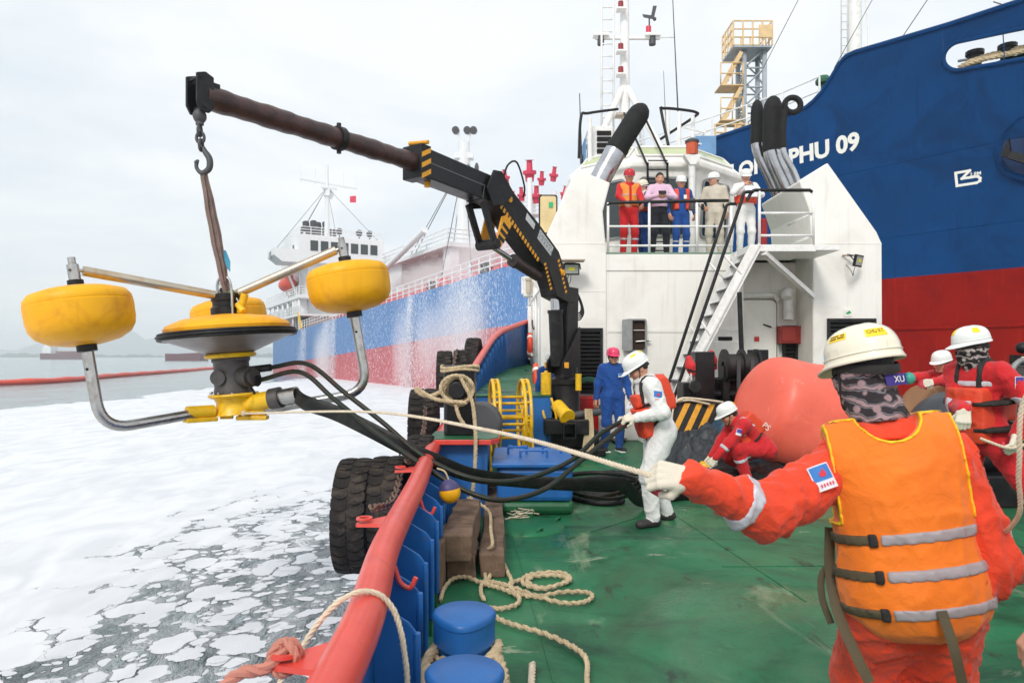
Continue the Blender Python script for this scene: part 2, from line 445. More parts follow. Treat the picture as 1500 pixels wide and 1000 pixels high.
m_dark = M('dark_inside', L(20, 19, 18), .9, var=.2, bump=0)

# ---------------------------------------------------------------- water, foam, far shore
SEA = -1.0
def sea_material():
    m = bpy.data.materials.new('sea_water'); m.use_nodes = True; n = m.node_tree; N = n.nodes; K = n.links
    b = N['Principled BSDF']; b.inputs['Roughness'].default_value = .16
    t = N.new('ShaderNodeTexCoord'); sp = N.new('ShaderNodeSeparateXYZ'); K.new(t.outputs['Object'], sp.inputs[0])
    def math_(op, a, c=None, clamp=False):
        x = N.new('ShaderNodeMath'); x.operation = op; x.use_clamp = clamp
        for i, q in enumerate((a, c)):
            if q is None: continue
            if isinstance(q, (int, float)): x.inputs[i].default_value = q
            else: K.new(q, x.inputs[i])
        return x.outputs[0]
    def noise(scale, det=5, sc=(1, 1, 1), dist=0., rg=.55):
        mp = N.new('ShaderNodeMapping'); mp.inputs['Scale'].default_value = sc; mp.inputs['Rotation'].default_value = (0, 0, radians(20)); K.new(t.outputs['Object'], mp.inputs[0])
        x = N.new('ShaderNodeTexNoise'); x.inputs['Scale'].default_value = scale; x.inputs['Detail'].default_value = det; x.inputs['Distortion'].default_value = dist; x.inputs['Roughness'].default_value = rg
        K.new(mp.outputs[0], x.inputs['Vector']); return x.outputs['Fac']
    def mr(f, a, c, o0=0., o1=1.):
        r = N.new('ShaderNodeMapRange'); K.new(f, r.inputs[0])
        for i, q in enumerate((a, c, o0, o1)): r.inputs[i + 1].default_value = q
        return r.outputs[0]
    X, Y = sp.outputs['X'], sp.outputs['Y']
    big = math_('SUBTRACT', noise(.22, 7, (1, .45, 1), 1.1), .5)
    mid = math_('SUBTRACT', noise(.9, 8, (1, .55, 1), 1.4, .6), .5)
    # the foam sheet: from 24 m out to the tug, broken up near the tug's side
    edge = mr(math_('ADD', X, math_('MULTIPLY', big, 9.)), -25.5, -23.2)
    # near the hull: distance to a line from (-3.9, 12.5) to (-5.2, 5)
    line = math_('ADD', X, math_('MULTIPLY', math_('SUBTRACT', Y, 5.4), .3))
    nearx = mr(math_('ADD', line, math_('MULTIPLY', mid, 1.6)), -4.2, -2.3)
    neary = mr(math_('ADD', Y, math_('MULTIPLY', mid, 2.)), 11.4, 13.2, 1., 0.)
    hole = math_('MULTIPLY', nearx, neary)
    zone = math_('MULTIPLY', mr(math_('ADD', X, math_('MULTIPLY', mid, 2.6)), -5.6, -2.4), mr(math_('ADD', Y, math_('MULTIPLY', mid, 2.)), 13.6, 11.4))
    wr = N.new('ShaderNodeTexNoise'); wr.inputs['Scale'].default_value = 2.2; wr.inputs['Detail'].default_value = 4; K.new(t.outputs['Object'], wr.inputs['Vector'])
    wm = N.new('ShaderNodeVectorMath'); wm.operation = 'MULTIPLY_ADD'; K.new(wr.outputs['Color'], wm.inputs[0]); wm.inputs[1].default_value = (.3, .4, 0)
    m2 = N.new('ShaderNodeMapping'); m2.inputs['Scale'].default_value = (1, .85, 1); m2.inputs['Rotation'].default_value = (0, 0, .3); K.new(t.outputs['Object'], m2.inputs[0]); K.new(m2.outputs[0], wm.inputs[2])
    fine = math_('SUBTRACT', noise(11, 4, (1, .8, 1), .4, .68), .5)
    def blobs(scale, t0, t1, rnd_):
        vc = N.new('ShaderNodeTexVoronoi'); vc.inputs['Scale'].default_value = scale; K.new(wm.outputs[0], vc.inputs['Vector'])
        cs = N.new('ShaderNodeSeparateColor'); K.new(vc.outputs['Color'], cs.inputs[0])
        th_ = math_('SUBTRACT', math_('ADD', t0, math_('MULTIPLY', math_('SUBTRACT', cs.outputs[0], .5), rnd_)), math_('MULTIPLY', zone, t1))
        return mr(math_('ADD', math_('SUBTRACT', th_, vc.outputs['Distance']), math_('MULTIPLY', fine, .16)), -.03, .07)
    big_b = blobs(2.9, .96, .54, .3); small_b = blobs(8., .74, .5, .36)
    bub = N.new('ShaderNodeTexVoronoi'); bub.inputs['Scale'].default_value = 38; K.new(m2.outputs[0], bub.inputs['Vector'])
    bubble = math_('MULTIPLY', mr(bub.outputs['Distance'], .36, .16), mr(noise(3.5, 5, (1, .7, 1), 1.2), .38, .56))
    film = math_('MULTIPLY', mr(noise(1.7, 6, (1, .6, 1), 1.8, .7), .36, .62), .85)
    cells = math_('MAXIMUM', math_('MAXIMUM', big_b, math_('MULTIPLY', small_b, .92)), math_('MAXIMUM', math_('MULTIPLY', bubble, .7), film))
    cover = math_('SUBTRACT', edge, math_('MULTIPLY', hole, .0), True)
    th = noise(.55, 6, (1, .5, 1), 1.2, .62)
    far = mr(Y, 14, 60)
    sheet = mr(math_('SUBTRACT', math_('ADD', th, math_('MULTIPLY', cover, .62)), math_('MULTIPLY', far, .03)), .66, .76)
    vo = N.new('ShaderNodeTexVoronoi'); vo.inputs['Scale'].default_value = 17; vo.inputs['Randomness'].default_value = 1
    mp = N.new('ShaderNodeMapping'); mp.inputs['Scale'].default_value = (1, .7, 1); K.new(t.outputs['Object'], mp.inputs[0]); K.new(mp.outputs[0], vo.inputs['Vector'])
    lace = mr(noise(2.1, 5, (1, .6, 1), 2.2, .68), .5, .58)
    foam = math_('MULTIPLY', sheet, math_('ADD', math_('MULTIPLY', cells, mr(zone, 0, .1)), mr(zone, .1, 0)), True)
    foam = math_('MAXIMUM', foam, math_('MULTIPLY', math_('MULTIPLY', lace, hole), .3), True)
    col = N.new('ShaderNodeMix'); col.data_type = 'RGBA'; K.new(foam, col.inputs[0])
    wc = N.new('ShaderNodeMix'); wc.data_type = 'RGBA'; K.new(mr(noise(.4, 5), .3, .7), wc.inputs[0])
    wc.inputs[6].default_value = (*L(108, 130, 132), 1); wc.inputs[7].default_value = (*L(128, 148, 148), 1); K.new(wc.outputs[2], col.inputs[6])
    fc = N.new('ShaderNodeMix'); fc.data_type = 'RGBA'; K.new(mr(noise(1.4, 5, (1, .5, 1), 1.), .35, .6), fc.inputs[0])
    fc.inputs[6].default_value = (*L(214, 216, 219), 1); fc.inputs[7].default_value = (*L(230, 231, 232), 1); K.new(fc.outputs[2], col.inputs[7])
    K.new(col.outputs[2], b.inputs['Base Color'])
    K.new(mr(foam, 0, 1, .13, .9), b.inputs['Roughness'])
    bp = N.new('ShaderNodeBump'); bp.inputs['Strength'].default_value = .5; bp.inputs['Distance'].default_value = .12
    K.new(math_('ADD', math_('MULTIPLY', noise(1.6, 6, (1, .5, 1), .6), math_('SUBTRACT', 1.1, foam)), math_('MULTIPLY', foam, .35)), bp.inputs['Height'])
    bp2 = N.new('ShaderNodeBump'); bp2.inputs['Strength'].default_value = .7; bp2.inputs['Distance'].default_value = .5
    K.new(math_('MULTIPLY', noise(.28, 6, (1, .45, 1), .5), math_('SUBTRACT', 1., foam)), bp2.inputs['Height']); K.new(bp.outputs[0], bp2.inputs['Normal'])
    K.new(bp2.outputs[0], b.inputs['Normal'])
    return m
mb = MB(); mb.add([(-4480, -80, SEA), (4480, -80, SEA), (4480, 3980, SEA), (-4480, 3980, SEA)], [(0, 1, 2, 3)])
tag(mb.build('sea', sea_material(), fix=False), kind='structure')

# clumps of foam that float one by one on the dark water beside the hull
m_foam = M('foam_clump', L(224, 225, 228), .92, var=.04, vs=3, bump=.25, bs=60)
mb = MB(); rnd = random.Random(11); put = []
def foam_clump(x, y, a, b_, rot, h):
    n = 40; rim = []; ph = [rnd.uniform(0, 6.28) for _ in range(4)]
    for i in range(n):
        t = 2 * pi * i / n
        k = 1 + .13 * sin(2 * t + ph[0]) + .11 * sin(3 * t + ph[1]) + .08 * sin(5 * t + ph[2]) + .06 * sin(9 * t + ph[3]) + .05 * sin(14 * t + ph[0]) + .03 * sin(19 * t + ph[1])
        u, v = a * k * cos(t), b_ * k * sin(t)
        rim.append((u * cos(rot) - v * sin(rot), u * sin(rot) + v * cos(rot)))
    vs_ = [(x + p[0], y + p[1], SEA + .004) for p in rim] + [(x + p[0] * .86, y + p[1] * .86, SEA + h * .8) for p in rim] + [(x + p[0] * .5, y + p[1] * .5, SEA + h) for p in rim] + [(x, y, SEA + h * 1.03)]
    fs_ = []
    for j in range(2): fs_ += [(j * n + i, j * n + (i + 1) % n, (j + 1) * n + (i + 1) % n, (j + 1) * n + i) for i in range(n)]
    fs_ += [(2 * n + i, 2 * n + (i + 1) % n, 3 * n) for i in range(n)]
    mb.add(vs_, fs_, 0, True)
for _ in range(8000):
    y = rnd.uniform(4.6, 13.2); x = rnd.uniform(-6.6, -.9)
    e = x + (y - 5.4) * .3 + 3.6          # > 0 : open water
    if e < .9 or (y > 11.6 and rnd.random() < .9): continue
    dens = .3 if y < 8.5 else .2
    if rnd.random() > dens: continue
    a = rnd.choice((.04, .05, .06, .08, .1, .14, .18)) * rnd.uniform(.7, 1.25); b_ = a * rnd.uniform(.5, .85)
    if any((x - q[0]) ** 2 + (y - q[1]) ** 2 < ((a + q[2]) * 1.12) ** 2 for q in put): continue
    if len(put) > 900: break
    put.append((x, y, a)); foam_clump(x, y, a, b_, rnd.uniform(.0, .9), rnd.uniform(.003, .008))
tag(mb.build('foam_patches', m_foam, fix=False), kind='stuff')

def ridge(name, Y, x0, x1, hfun, n, depth, mat):
    a, c, d = [], [], []
    for i in range(n + 1):
        x = x0 + (x1 - x0) * i / n; h = hfun(x)
        a.append((x, Y - depth * .5, SEA - 1)); c.append((x, Y, SEA + h)); d.append((x, Y + depth, SEA - 1))
    mb = MB().sheet([a, c, d]); return tag(mb.build(name, mat, fix=False), kind='structure')
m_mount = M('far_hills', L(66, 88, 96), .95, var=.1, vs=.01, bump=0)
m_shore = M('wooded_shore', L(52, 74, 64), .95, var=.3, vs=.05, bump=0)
rr = random.Random(5); pk = [(rr.uniform(-3000, 700), rr.uniform(18, 55), rr.uniform(90, 280)) for _ in range(26)] + [(-1970, 118, 110), (-1820, 76, 150), (-2140, 66, 150), (-1600, 76, 190)]
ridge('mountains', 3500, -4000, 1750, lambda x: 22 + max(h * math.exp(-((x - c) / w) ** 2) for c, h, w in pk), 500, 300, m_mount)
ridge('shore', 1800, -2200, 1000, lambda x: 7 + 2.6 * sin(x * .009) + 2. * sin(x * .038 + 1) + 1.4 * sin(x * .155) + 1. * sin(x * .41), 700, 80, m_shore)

# orange containment boom afloat
m_boom = M('boom_orange', L(232, 92, 74), .5, var=.08, bump=.1, bs=4)
pts = spline([(-120, 37, SEA + .2), (-72, 52, SEA + .2), (-46.5, 62, SEA + .22), (-50, 87, SEA + .22), (-56, 117, SEA + .2), (-61, 142, SEA + .2), (-50, 152, SEA + .2)], 16)
mb = MB().tube(pts, [.3 + .05 * sin(i * 1.7) for i in range(len(pts))], n=10)
tag(mb.build('floating_boom', m_boom), 'long orange floating boom stretched across the open water', 'boom')

def far_barge(px0, px1, Y, h, label, house):
    a, b = P(px0, 522, Y).x, P(px1, 522, Y).x; w = b - a
    t = thing('cargo_ship', label, 'ship', (a, Y, SEA))
    mb = MB().prism([(0, 0), (w * .97, 0), (w, h), (w * .93, h * 1.12), (w * .12, h * .9), (0, h)], (a, Y - 6, SEA), (1, 0, 0), (0, 0, 1), (0, 12, 0))
    mb.build('hull', M('far_hull', L(96, 46, 54), .7, bump=0), t)
    if house:
        m2 = MB().b2((a + w * .03, Y - 5, SEA + h), (a + w * .22, Y + 5, SEA + h * 2.1)).b2((a + w * .06, Y - 4, SEA + h * 2.1), (a + w * .17, Y + 4, SEA + h * 2.9))
        m2.build('deckhouse', m_ship_white, t)
        MB().cyl((a + w * .1, Y, SEA + h * 2.9), (a + w * .1, Y, SEA + h * 4.4), .35).build('mast', m_ship_white, t)
        MB().b2((a + w * .3, Y - 3, SEA + h), (a + w * .85, Y + 3, SEA + h * 1.35)).build('hatch_cover', M('far_deck', L(120, 66, 60), .7, bump=0), t)
far_barge(65, 131, 640, 5.6, 'small far-off cargo ship with white stern house and dark red hull', True)
far_barge(249, 300, 420, 4.4, 'distant low barge with a dark red hull and nothing on deck', False)

# ---------------------------------------------------------------- the spraying tanker beyond the tug (blue and red hull)
TO, TD, TB = V(-5.8, 53, 0), V(.488, -.873, 0), V(.873, .488, 0)
def T(s, b, z): return TO + TD * s + TB * b + V(0, 0, z)
def ttop(s): return 6.95 + .032 * s + (.0 if s < 0 else .0006 * s * s)
def tline(s): return 3.1 + .044 * s
tanker = thing('tanker_ship', 'blue and red tanker with white bridge, washed down by falling spray', 'ship', T(-20, 7, SEA))
m_tblue = M('tanker_blue_hazed', L(88, 130, 182), .5, var=.06, vs=.4, bump=0, streak=L(160, 190, 220), samt=.7)  # hull paint made paler: haze and mist are mixed into the colour
m_tred = M('tanker_red_hazed', L(184, 92, 98), .55, var=.06, vs=.4, bump=0, streak=L(226, 170, 176), samt=.7)  # red paled the same way, haze put into the colour
st = [-80, -76, -70, -60, -50, -40, -30, -20, -10, 0, 6, 10, 13, 16, 19, 22]
def tb(s): return (0 if s <= 8 else (s - 8) ** 2 * .034) + (0 if s > -70 else (-70 - s) ** 2 * .03)
red, blu = [], []
for s in st:
    b0, b1 = tb(s), 14 - tb(s) * .95
    red.append([T(s, b0, SEA - .5), T(s, b0, tline(s)), T(s, b1, tline(s)), T(s, b1, SEA - .5)])
    blu.append([T(s, b0, tline(s)), T(s, b0 - .01, ttop(s)), T(s, b1, ttop(s)), T(s, b1, tline(s))])
mb = MB(); mb.sheet([[r[0], r[1]] for r in red], 1).sheet([[r[2], r[3]] for r in red], 1)
mb.sheet([[r[0], r[1]] for r in blu], 0).sheet([[r[2], r[3]] for r in blu], 0)
mb.sheet([[r[1], r[2]] for r in blu], 2)
e = blu[0]; mb.add([e[0], e[1], e[2], e[3]], [(0, 1, 2, 3)], 0); e = red[0]; mb.add(e, [(0, 1, 2, 3)], 1)
mb.build('hull', [m_tblue, m_tred, M('tanker_deck_red', L(150, 70, 66), .6, bump=0)], tanker)
def railing(nm, pts, h, gap, r, parent, mat, rails=3):
    """posts and rails along a line"""
    pr, pp = MB(), MB()
    for k in range(rails):
        z = h * (k + 1) / rails; pr.tube([Vector(p) + V(0, 0, z) for p in pts], r, n=6)
    rl = pr.build(nm, mat, parent)
    for a, b in zip(pts, pts[1:]):
        a, b = Vector(a), Vector(b); n = max(1, round((b - a).length / gap))
        for i in range(n + 1): pp.cyl(a.lerp(b, i / n), a.lerp(b, i / n) + V(0, 0, h), r * 1.15, n=6, caps=False)
    tag(pp.build('railing_posts', mat, parent), kind='stuff'); return rl
railing('railing', [T(s, tb(s) + .15, ttop(s)) for s in range(-50, 15, 3)], 1.15, 1.5, .05, tanker, m_ship_white)
# accommodation at the stern
A = MB()
def tbx(mb, s0, s1, b0, b1, z0, z1, mi=0):
    q = [T(s, b, z) for s in (s0, s1) for b in (b0, b1) for z in (z0, z1)]
    return mb.add(q, [(0, 1, 3, 2), (4, 6, 7, 5), (0, 4, 5, 1), (2, 3, 7, 6), (0, 2, 6, 4), (1, 5, 7, 3)], mi)
tbx(A, -70, -54, 2.2, 12.8, 5.2, 15.4); tbx(A, -66, -52.5, .6, 13.4, 15.4, 19.4); tbx(A, -63, -55, 2, 12, 19.4, 19.9)
A.build('accommodation_block', m_ship_white, tanker)
mb = MB(); mb.prism([(0, 0), (0, 1.9), (-3.4, 1.9), (-3.4, .9), (-2.2, 0)], T(-53.4, .6, 15.4), TB, V(0, 0, 1), TD * -5); mb.build('bridge_wing', m_ship_white, tanker)
mb = MB(); mb.prism([(0, 0), (0, 1.9), (3.4, 1.9), (3.4, .9), (2.2, 0)], T(-53.4, 13.4, 15.4), TB, V(0, 0, 1), TD * -5); mb.build('bridge_wing', m_ship_white, tanker)
for k in range(7):
    mb = MB(); tbx(mb, -52.52, -52.44, 2.2 + k * 1.5, 3.3 + k * 1.5, 17.1, 18.6); mb.build('window', m_glass, tanker)
mb = MB(); tbx(mb, -57, -55.4, -2.85, -2.78, 16, 17); mb.build('wing_window', m_glass, tanker)
for s in (-56, -60, -64):
    mb = MB(); tbx(mb, s - .9, s, .52, .6, 17, 18.3); mb.build('window', m_glass, tanker)
mb = MB(); tbx(mb, -78, -51, .2, 13.8, 10.0, 10.5); tbx(mb, -78, -50, .1, 13.9, 7.4, 7.7)
for s in range(-76, -50, 4): mb.cyl(T(s, .5, 5), T(s, .5, 10), .22, n=6)
mb.build('poop_deck', m_ship_white, tanker)
railing('railing', [T(-78, .3, 10.5), T(-51.2, .3, 10.5), T(-51.2, 3, 10.5)], 1.2, 1.6, .06, tanker, m_ship_white)
railing('railing', [T(-76, .2, 7.7), T(-50.2, .2, 7.7)], 1.2, 1.6, .06, tanker, m_ship_white)
railing('railing', [T(-65, .8, 19.4), T(-52.8, .8, 19.4), T(-52.8, 13.2, 19.4)], 1.2, 1.6, .06, tanker, m_ship_white)
mb = MB(); mb.prism([(-2.2, 0), (2.2, 0), (1.9, 2.6), (-1.6, 2.6)], T(-66, 4, 19.3), TD, V(0, 0, 1), TB * 5)
mb.build('funnel', m_ship_white, tanker)
mb = MB(); mb.prism([(-2.0, 0), (2.0, 0), (1.8, 1.5), (-1.7, 1.9)], T(-66, 4.05, 21.3), TD, V(0, 0, 1), TB * 4.9)
for k in range(4): mb.cyl(T(-66.6 + (k % 2) * 1.1, 4.8 + k, 22), T(-67.4 + (k % 2) * 1.1, 4.8 + k, 24), .55)
mb.build('funnel_cap', M('funnel_black', L(58, 60, 64), .7, bump=0), tanker)
mb = MB(); R = Matrix((TD, TB, V(0, 0, 1))).transposed(); mb.ball(T(-62, .8, 12.9), (3.1, 1.3, 1.15), 16, rot=R); tbx(mb, -63.8, -60.5, .2, 1.4, 13.6, 14.3)
mb.build('lifeboat', M('lifeboat_orange', L(228, 88, 70), .45, bump=0), tanker)
for s in (-65, -59): MB().beam(T(s, 1.9, 10.4), T(s, -.1, 15.2), .3, .3).beam(T(s, 1.9, 10.4), T(s, 2.2, 15.3), .3, .3).build('davit', m_ship_white, tanker)
mb = MB().cyl(T(-58, 6, 19.5), T(-58, 6, 31.5), .45, .22, 10); mb.beam(T(-58, 1.8, 28.8), T(-58, 10.8, 28.3), .22, .22); mb.b2(T(-58, 6, 26.6) - V(.5, .5, 0), T(-58, 6, 26.6) + V(.5, .5, 1.4))
for b in (2, 4.2, 8.6, 10.6): mb.cyl(T(-58, b, 28.2), T(-58, b, 30.6), .05, n=5)
mb.ball(T(-58.5, 6.4, 27), (.8, .8, .8), 8); mb.beam(T(-57.5, 5, 27.8), T(-57.5, 7.4, 27.8), .25, .3); mb.build('mast', m_ship_white, tanker)
mb = MB()
for s, b, z in ((-70, 1, 15.4), (-70, 12, 15.4), (-54, 1, 19.5), (-54, 13, 19.5), (-62, -2, 17)):
    mb.tube([T(-58, 6, 28), T(s, b, z)], .035, n=4)
mb.build('stay_wires', m_dkgrey, tanker)
mb = MB().sheet([[T(-58, 9.6, 27), T(-58, 10.6, 27.2)], [T(-58, 9.6, 26), T(-58, 10.6, 26.1)]]); mb.build('flag', M('red_flag', L(222, 70, 90), .8, bump=0), tanker, smooth=False)
for b in (4, 7.4, 10.5, 12.2):
    mb = MB().ball(T(-56, b, 20.9), .55, 8).cyl(T(-56, b, 19.4), T(-56, b, 20.8), .12, n=6); mb.build('radar_dome', m_dkgrey, tanker)
mb = MB(); mb.prism([(0, 0), (5, 0), (5, 2.6), (1.2, 2.6)], T(-52.3, 1.2, 5.3), TD * -1, V(0, 0, 1), TB * .4); mb.build('green_bulwark', M('tanker_green', L(54, 96, 80), .6, bump=0), tanker)
mb = MB(); mb.prism([(0, 0), (2.4, 0), (2.4, 2.6), (1, 3)], T(-53, .4, 7.7), TD * -1, V(0, 0, 1), TB * 1.6); mb.build('deck_locker', m_ship_white, tanker)
mb = MB()
for q in (0, .7): mb.beam(T(-50.6 - q, .1, 7.8), T(-48.4 - q, .1, 5.5), .1, .2)
for k in range(7): mb.beam(T(-50.6 + k * .33, .1, 7.7 - k * .34), T(-51.3 + k * .33, .1, 7.7 - k * .34), .06, .06)
mb.build('gangway_ladder', m_yellow2, tanker)
# midship house, pipes, mast, monitors
m_tpipe = M('wet_red_paint', L(216, 92, 100), .5, var=.1, bump=0)
mb = MB(); tbx(mb, -24, -19, 4, 11, 6, 11.3); tbx(mb, -24, -6, 3.4, 11.2, 11.3, 11.7); tbx(mb, -8, -6.4, 4, 4.8, 6, 11.3); tbx(mb, -14, -13, 10, 11, 6, 11.3)
mb.build('midship_house', m_ship_white, tanker)
mb = MB(); tbx(mb, -19, -7, 10.2, 10.8, 6, 11.3); mb.build('house_back_wall', m_tpipe, tanker)
railing('railing', [T(-24, 3.6, 11.7), T(-6.2, 3.6, 11.7), T(-6.2, 11, 11.7)], 1.2, 1.6, .06, tanker, m_ship_white)
rp = random.Random(3)
for k in range(5):
    z = 7.4 + .55 * (k % 3); b = 2.2 + k * .9
    MB().tube([T(-40, b, z - 1), T(10, b, z + .5)], .26, n=8).build('deck_pipe', m_tpipe, tanker)
for k in range(26):
    s = rp.uniform(-40, 11); b = rp.uniform(1.4, 5); z = ttop(s)
    mb = MB(); h = rp.uniform(.8, 1.9)
    if k % 2: mb.cyl(T(s, b, z - .2), T(s, b, z + h), .26, n=8).cyl(T(s - .4, b, z + h), T(s + .4, b, z + h), .34, n=8); mb.build('vent_pipe', m_tpipe, tanker)
    else: mb.lathe([(0, .0), (.5, .1), (.55, .9), (.3, 1.3), (0, 1.35)], T(s, b, z), n=10); mb.build('winch_drum', m_tpipe if k % 3 else m_dkgrey, tanker)
MB().cyl(T(3.5, 3.5, 7.4), T(3.5, 3.5, 10.2), .22).cyl(T(3.5, 3.5, 10.2), T(3.5, 3.5, 10.9), .45, n=10).cyl(T(3.5, 3.5, 11.2), T(3.5, 3.5, 12.9), .14).build('fire_hydrant', M('hydrant_pink', L(226, 60, 96), .5, bump=0), tanker)
mb = MB().cyl(T(-10, 7, 6), T(-10, 7, 22), .85, .55, 14); mb.b2(T(-10, 7, 20.4) - V(.9, .5, 0), T(-10, 7, 20.4) + V(.9, .5, .5))
for a in (-1, 1): mb.cyl(T(-10, 7, 22) + V(a * .35, 0, 0), T(-10, 7, 23) + V(a * .6, 0, 0), .12, n=6)
mb.build('foremast', m_ship_white, tanker)
for a in (-.8, .3, .9): MB().cyl(T(-10, 7, 23.1) + V(a, -.3, 0), T(-10, 7, 23.1) + V(a, .3, .1), .36, n=10).build('floodlight', m_dkgrey, tanker)
for a in (-1.2, 1.2): MB().ball(T(-10, 7, 19.5) + V(a, 0, 0), (.22, .22, .6), 8).build('pulley_block', m_dkgrey, tanker)
mb = MB()
for s, b, z in ((-26, 4, 7), (-27, 5, 7), (2, 2, 8), (4, 10, 8), (-22, 11, 12), (-3, 1.4, 7)): mb.tube([T(-10, 7, 20.3), T(s, b, z)], .045, n=4)
mb.build('rigging_wires', m_dkgrey, tanker)
MB().cyl(T(-22, 2.4, 10.2), T(-9, 2.6, 13.1), .3, n=10).build('cargo_boom', m_ship_white, tanker)
c0 = T(4.5, 6, 0)
mb = MB()
for dx, dy in ((-1.9, 0), (-.3, -.6), (1.6, 0), (0, 1)):
    mb.cyl(c0 + V(dx, dy, 7), c0 + V(dx, dy, 14.2 + (.8 if dx == -.3 else 0)), .2, n=8)
for z in (8.6, 10.4, 12.4):
    mb.box(c0 + V(0, .2, z), (3.6, 1.4, .12))
    for k in range(4): mb.cyl(c0 + V(-1.9, -.4, z + .3 * k), c0 + V(1.7, -.4, z + .3 * k), .04, n=5)
for k in range(14): mb.cyl(c0 + V(-1.3, -.5, 7.4 + .45 * k), c0 + V(-.7, -.5, 7.4 + .45 * k), .05, n=5)
mb.build('monitor_tower', m_ship_white, tanker)
for dx, z, k in ((-2.1, 14.9, .42), (-.9, 13.6, .4), (-.3, 15.2, .62), (.6, 14.8, .4), (1.5, 15.1, .42), (2.3, 13.7, .4), (.2, 13.5, .5), (-1.5, 13.4, .35)):
    MB().lathe([(0, -.7 * k), (.5 * k, -.6 * k), (.6 * k, .2 * k), (.85 * k, .3 * k), (.85 * k, .7 * k), (.4 * k, .8 * k), (.35 * k, 1.9 * k), (.6 * k, 1.95 * k), (0, 2 * k)], c0 + V(dx, -.3, z), (.25 * dx * .3, -.2, 1), 12).build('fire_monitor', M('monitor_pink', L(216, 64, 92), .45, bump=0), tanker)
for k in range(2):
    c1 = T(9 + 3.2 * k, 8.4 + 1.3 * k, 0); mb = MB(); h = 17.2 + .9 * k
    for a in (-1, 1):
        mb.cyl(c1 + V(a * 1.3, 0, 7), c1 + V(a * .25, 0, h), .13, n=6); mb.cyl(c1 + V(a * 1.3, 1.4, 7), c1 + V(a * .25, .3, h), .13, n=6)
    for j in range(7):
        z0 = 7 + (h - 7) * j / 7; w0 = 1.3 - 1.05 * j / 7; w1 = 1.3 - 1.05 * (j + 1) / 7; z1 = 7 + (h - 7) * (j + 1) / 7
        mb.cyl(c1 + V(-w0, 0, z0), c1 + V(w1, 0, z1), .07, n=5); mb.cyl(c1 + V(-w0, 0, z0), c1 + V(w0, 0, z0), .07, n=5)
    mb.b2(c1 + V(-.6, -.3, h), c1 + V(.6, .5, h + .35)); mb.build('loading_arm_frame', M('galvanised', L(206, 208, 210), .5, bump=0), tanker)

# falling water along the tanker's side
mb = MB(); rw = random.Random(9)
def drop(p, l, w):
    mb.add([p + V(-w, 0, 0), p + V(w, 0, 0), p + V(w * .6, 0, -l), p + V(-w * .6, 0, -l), p + V(0, -w, -l * .5)], [(0, 1, 4), (1, 2, 4), (2, 3, 4), (3, 0, 4)])
for s0, wd, n, hi in ((-33, 1.3, 2500, .2), (-30, .5, 900, .2), (-5.3, .35, 1500, .3), (-3.5, 1.8, 900, .5), (5.6, 1.4, 3400, 1.4), (8, 2.2, 1700, .8), (1, 3.2, 1300, 1.2), (-14, 6, 800, .6), (-45, .3, 600, .1), (-46.5, .2, 400, .1)):
    for _ in range(int(n * 2.8)):
        s = rw.gauss(s0, wd); f = rw.random() ** .8; top = ttop(s) + hi * rw.random()
        p = T(s + rw.gauss(0, .4) * f, tb(s) - .12 - abs(rw.gauss(.0, .55)) * (.3 + f), SEA + (top - SEA) * (1 - f))
        drop(p, rw.uniform(.04, .24), rw.uniform(.0025, .0075))
for _ in range(3000):
    s = rw.gauss(-3, 7); drop(T(s, rw.uniform(-.5, 7), ttop(s) + abs(rw.gauss(0, 1.8))), .08, .012)
tag(mb.build('water_spray', M('spray_white', L(244, 246, 248), .4, var=.0, bump=0), fix=False), kind='stuff')
def mist(c, r, d):
    m = bpy.data.materials.get('spray_mist')
    if m is None:
        m = bpy.data.materials.new('spray_mist'); m.use_nodes = True; n = m.node_tree; N, K = n.nodes, n.links; N.clear(); o = N.new('ShaderNodeOutputMaterial'); v = N.new('ShaderNodeVolumePrincipled'); t = N.new('ShaderNodeTexCoord')
        q = N.new('ShaderNodeVectorMath'); q.operation = 'LENGTH'; K.new(t.outputs['Object'], q.inputs[0]); f = N.new('ShaderNodeMapRange'); f.interpolation_type = 'SMOOTHSTEP'; K.new(q.outputs['Value'], f.inputs[0])
        for i, x in enumerate((1, .1, 0, d)): f.inputs[i + 1].default_value = x
        K.new(f.outputs[0], v.inputs['Density']); v.inputs['Color'].default_value = (1, 1, 1, 1); K.new(v.outputs[0], o.inputs['Volume'])
    b = MB().ball((0, 0, 0), 1, 24).build('spray_mist', m, org=(0, 0, 0)); b.location = c; b.scale = r; b.rotation_euler = Matrix((TD, TB, V(0, 0, 1))).transposed().to_euler(); tag(b, kind='stuff')
for q in ((5, -1.1, 3.4, 3, 1, 5), (8.2, -1.1, 3, 3, 1, 5), (-5.2, -1.1, 2.4, 1.6, 1, 4.6), (1, -1, 2.6, 4, .9, 4), (-32, -1.2, 1.8, 3, 1.1, 4.2), (3, 3, 9.2, 10, 2.6, 2.4), (-9, 3, 8.6, 9, 2.4, 2.2)): mist(T(*q[:3]), q[3:], .38)
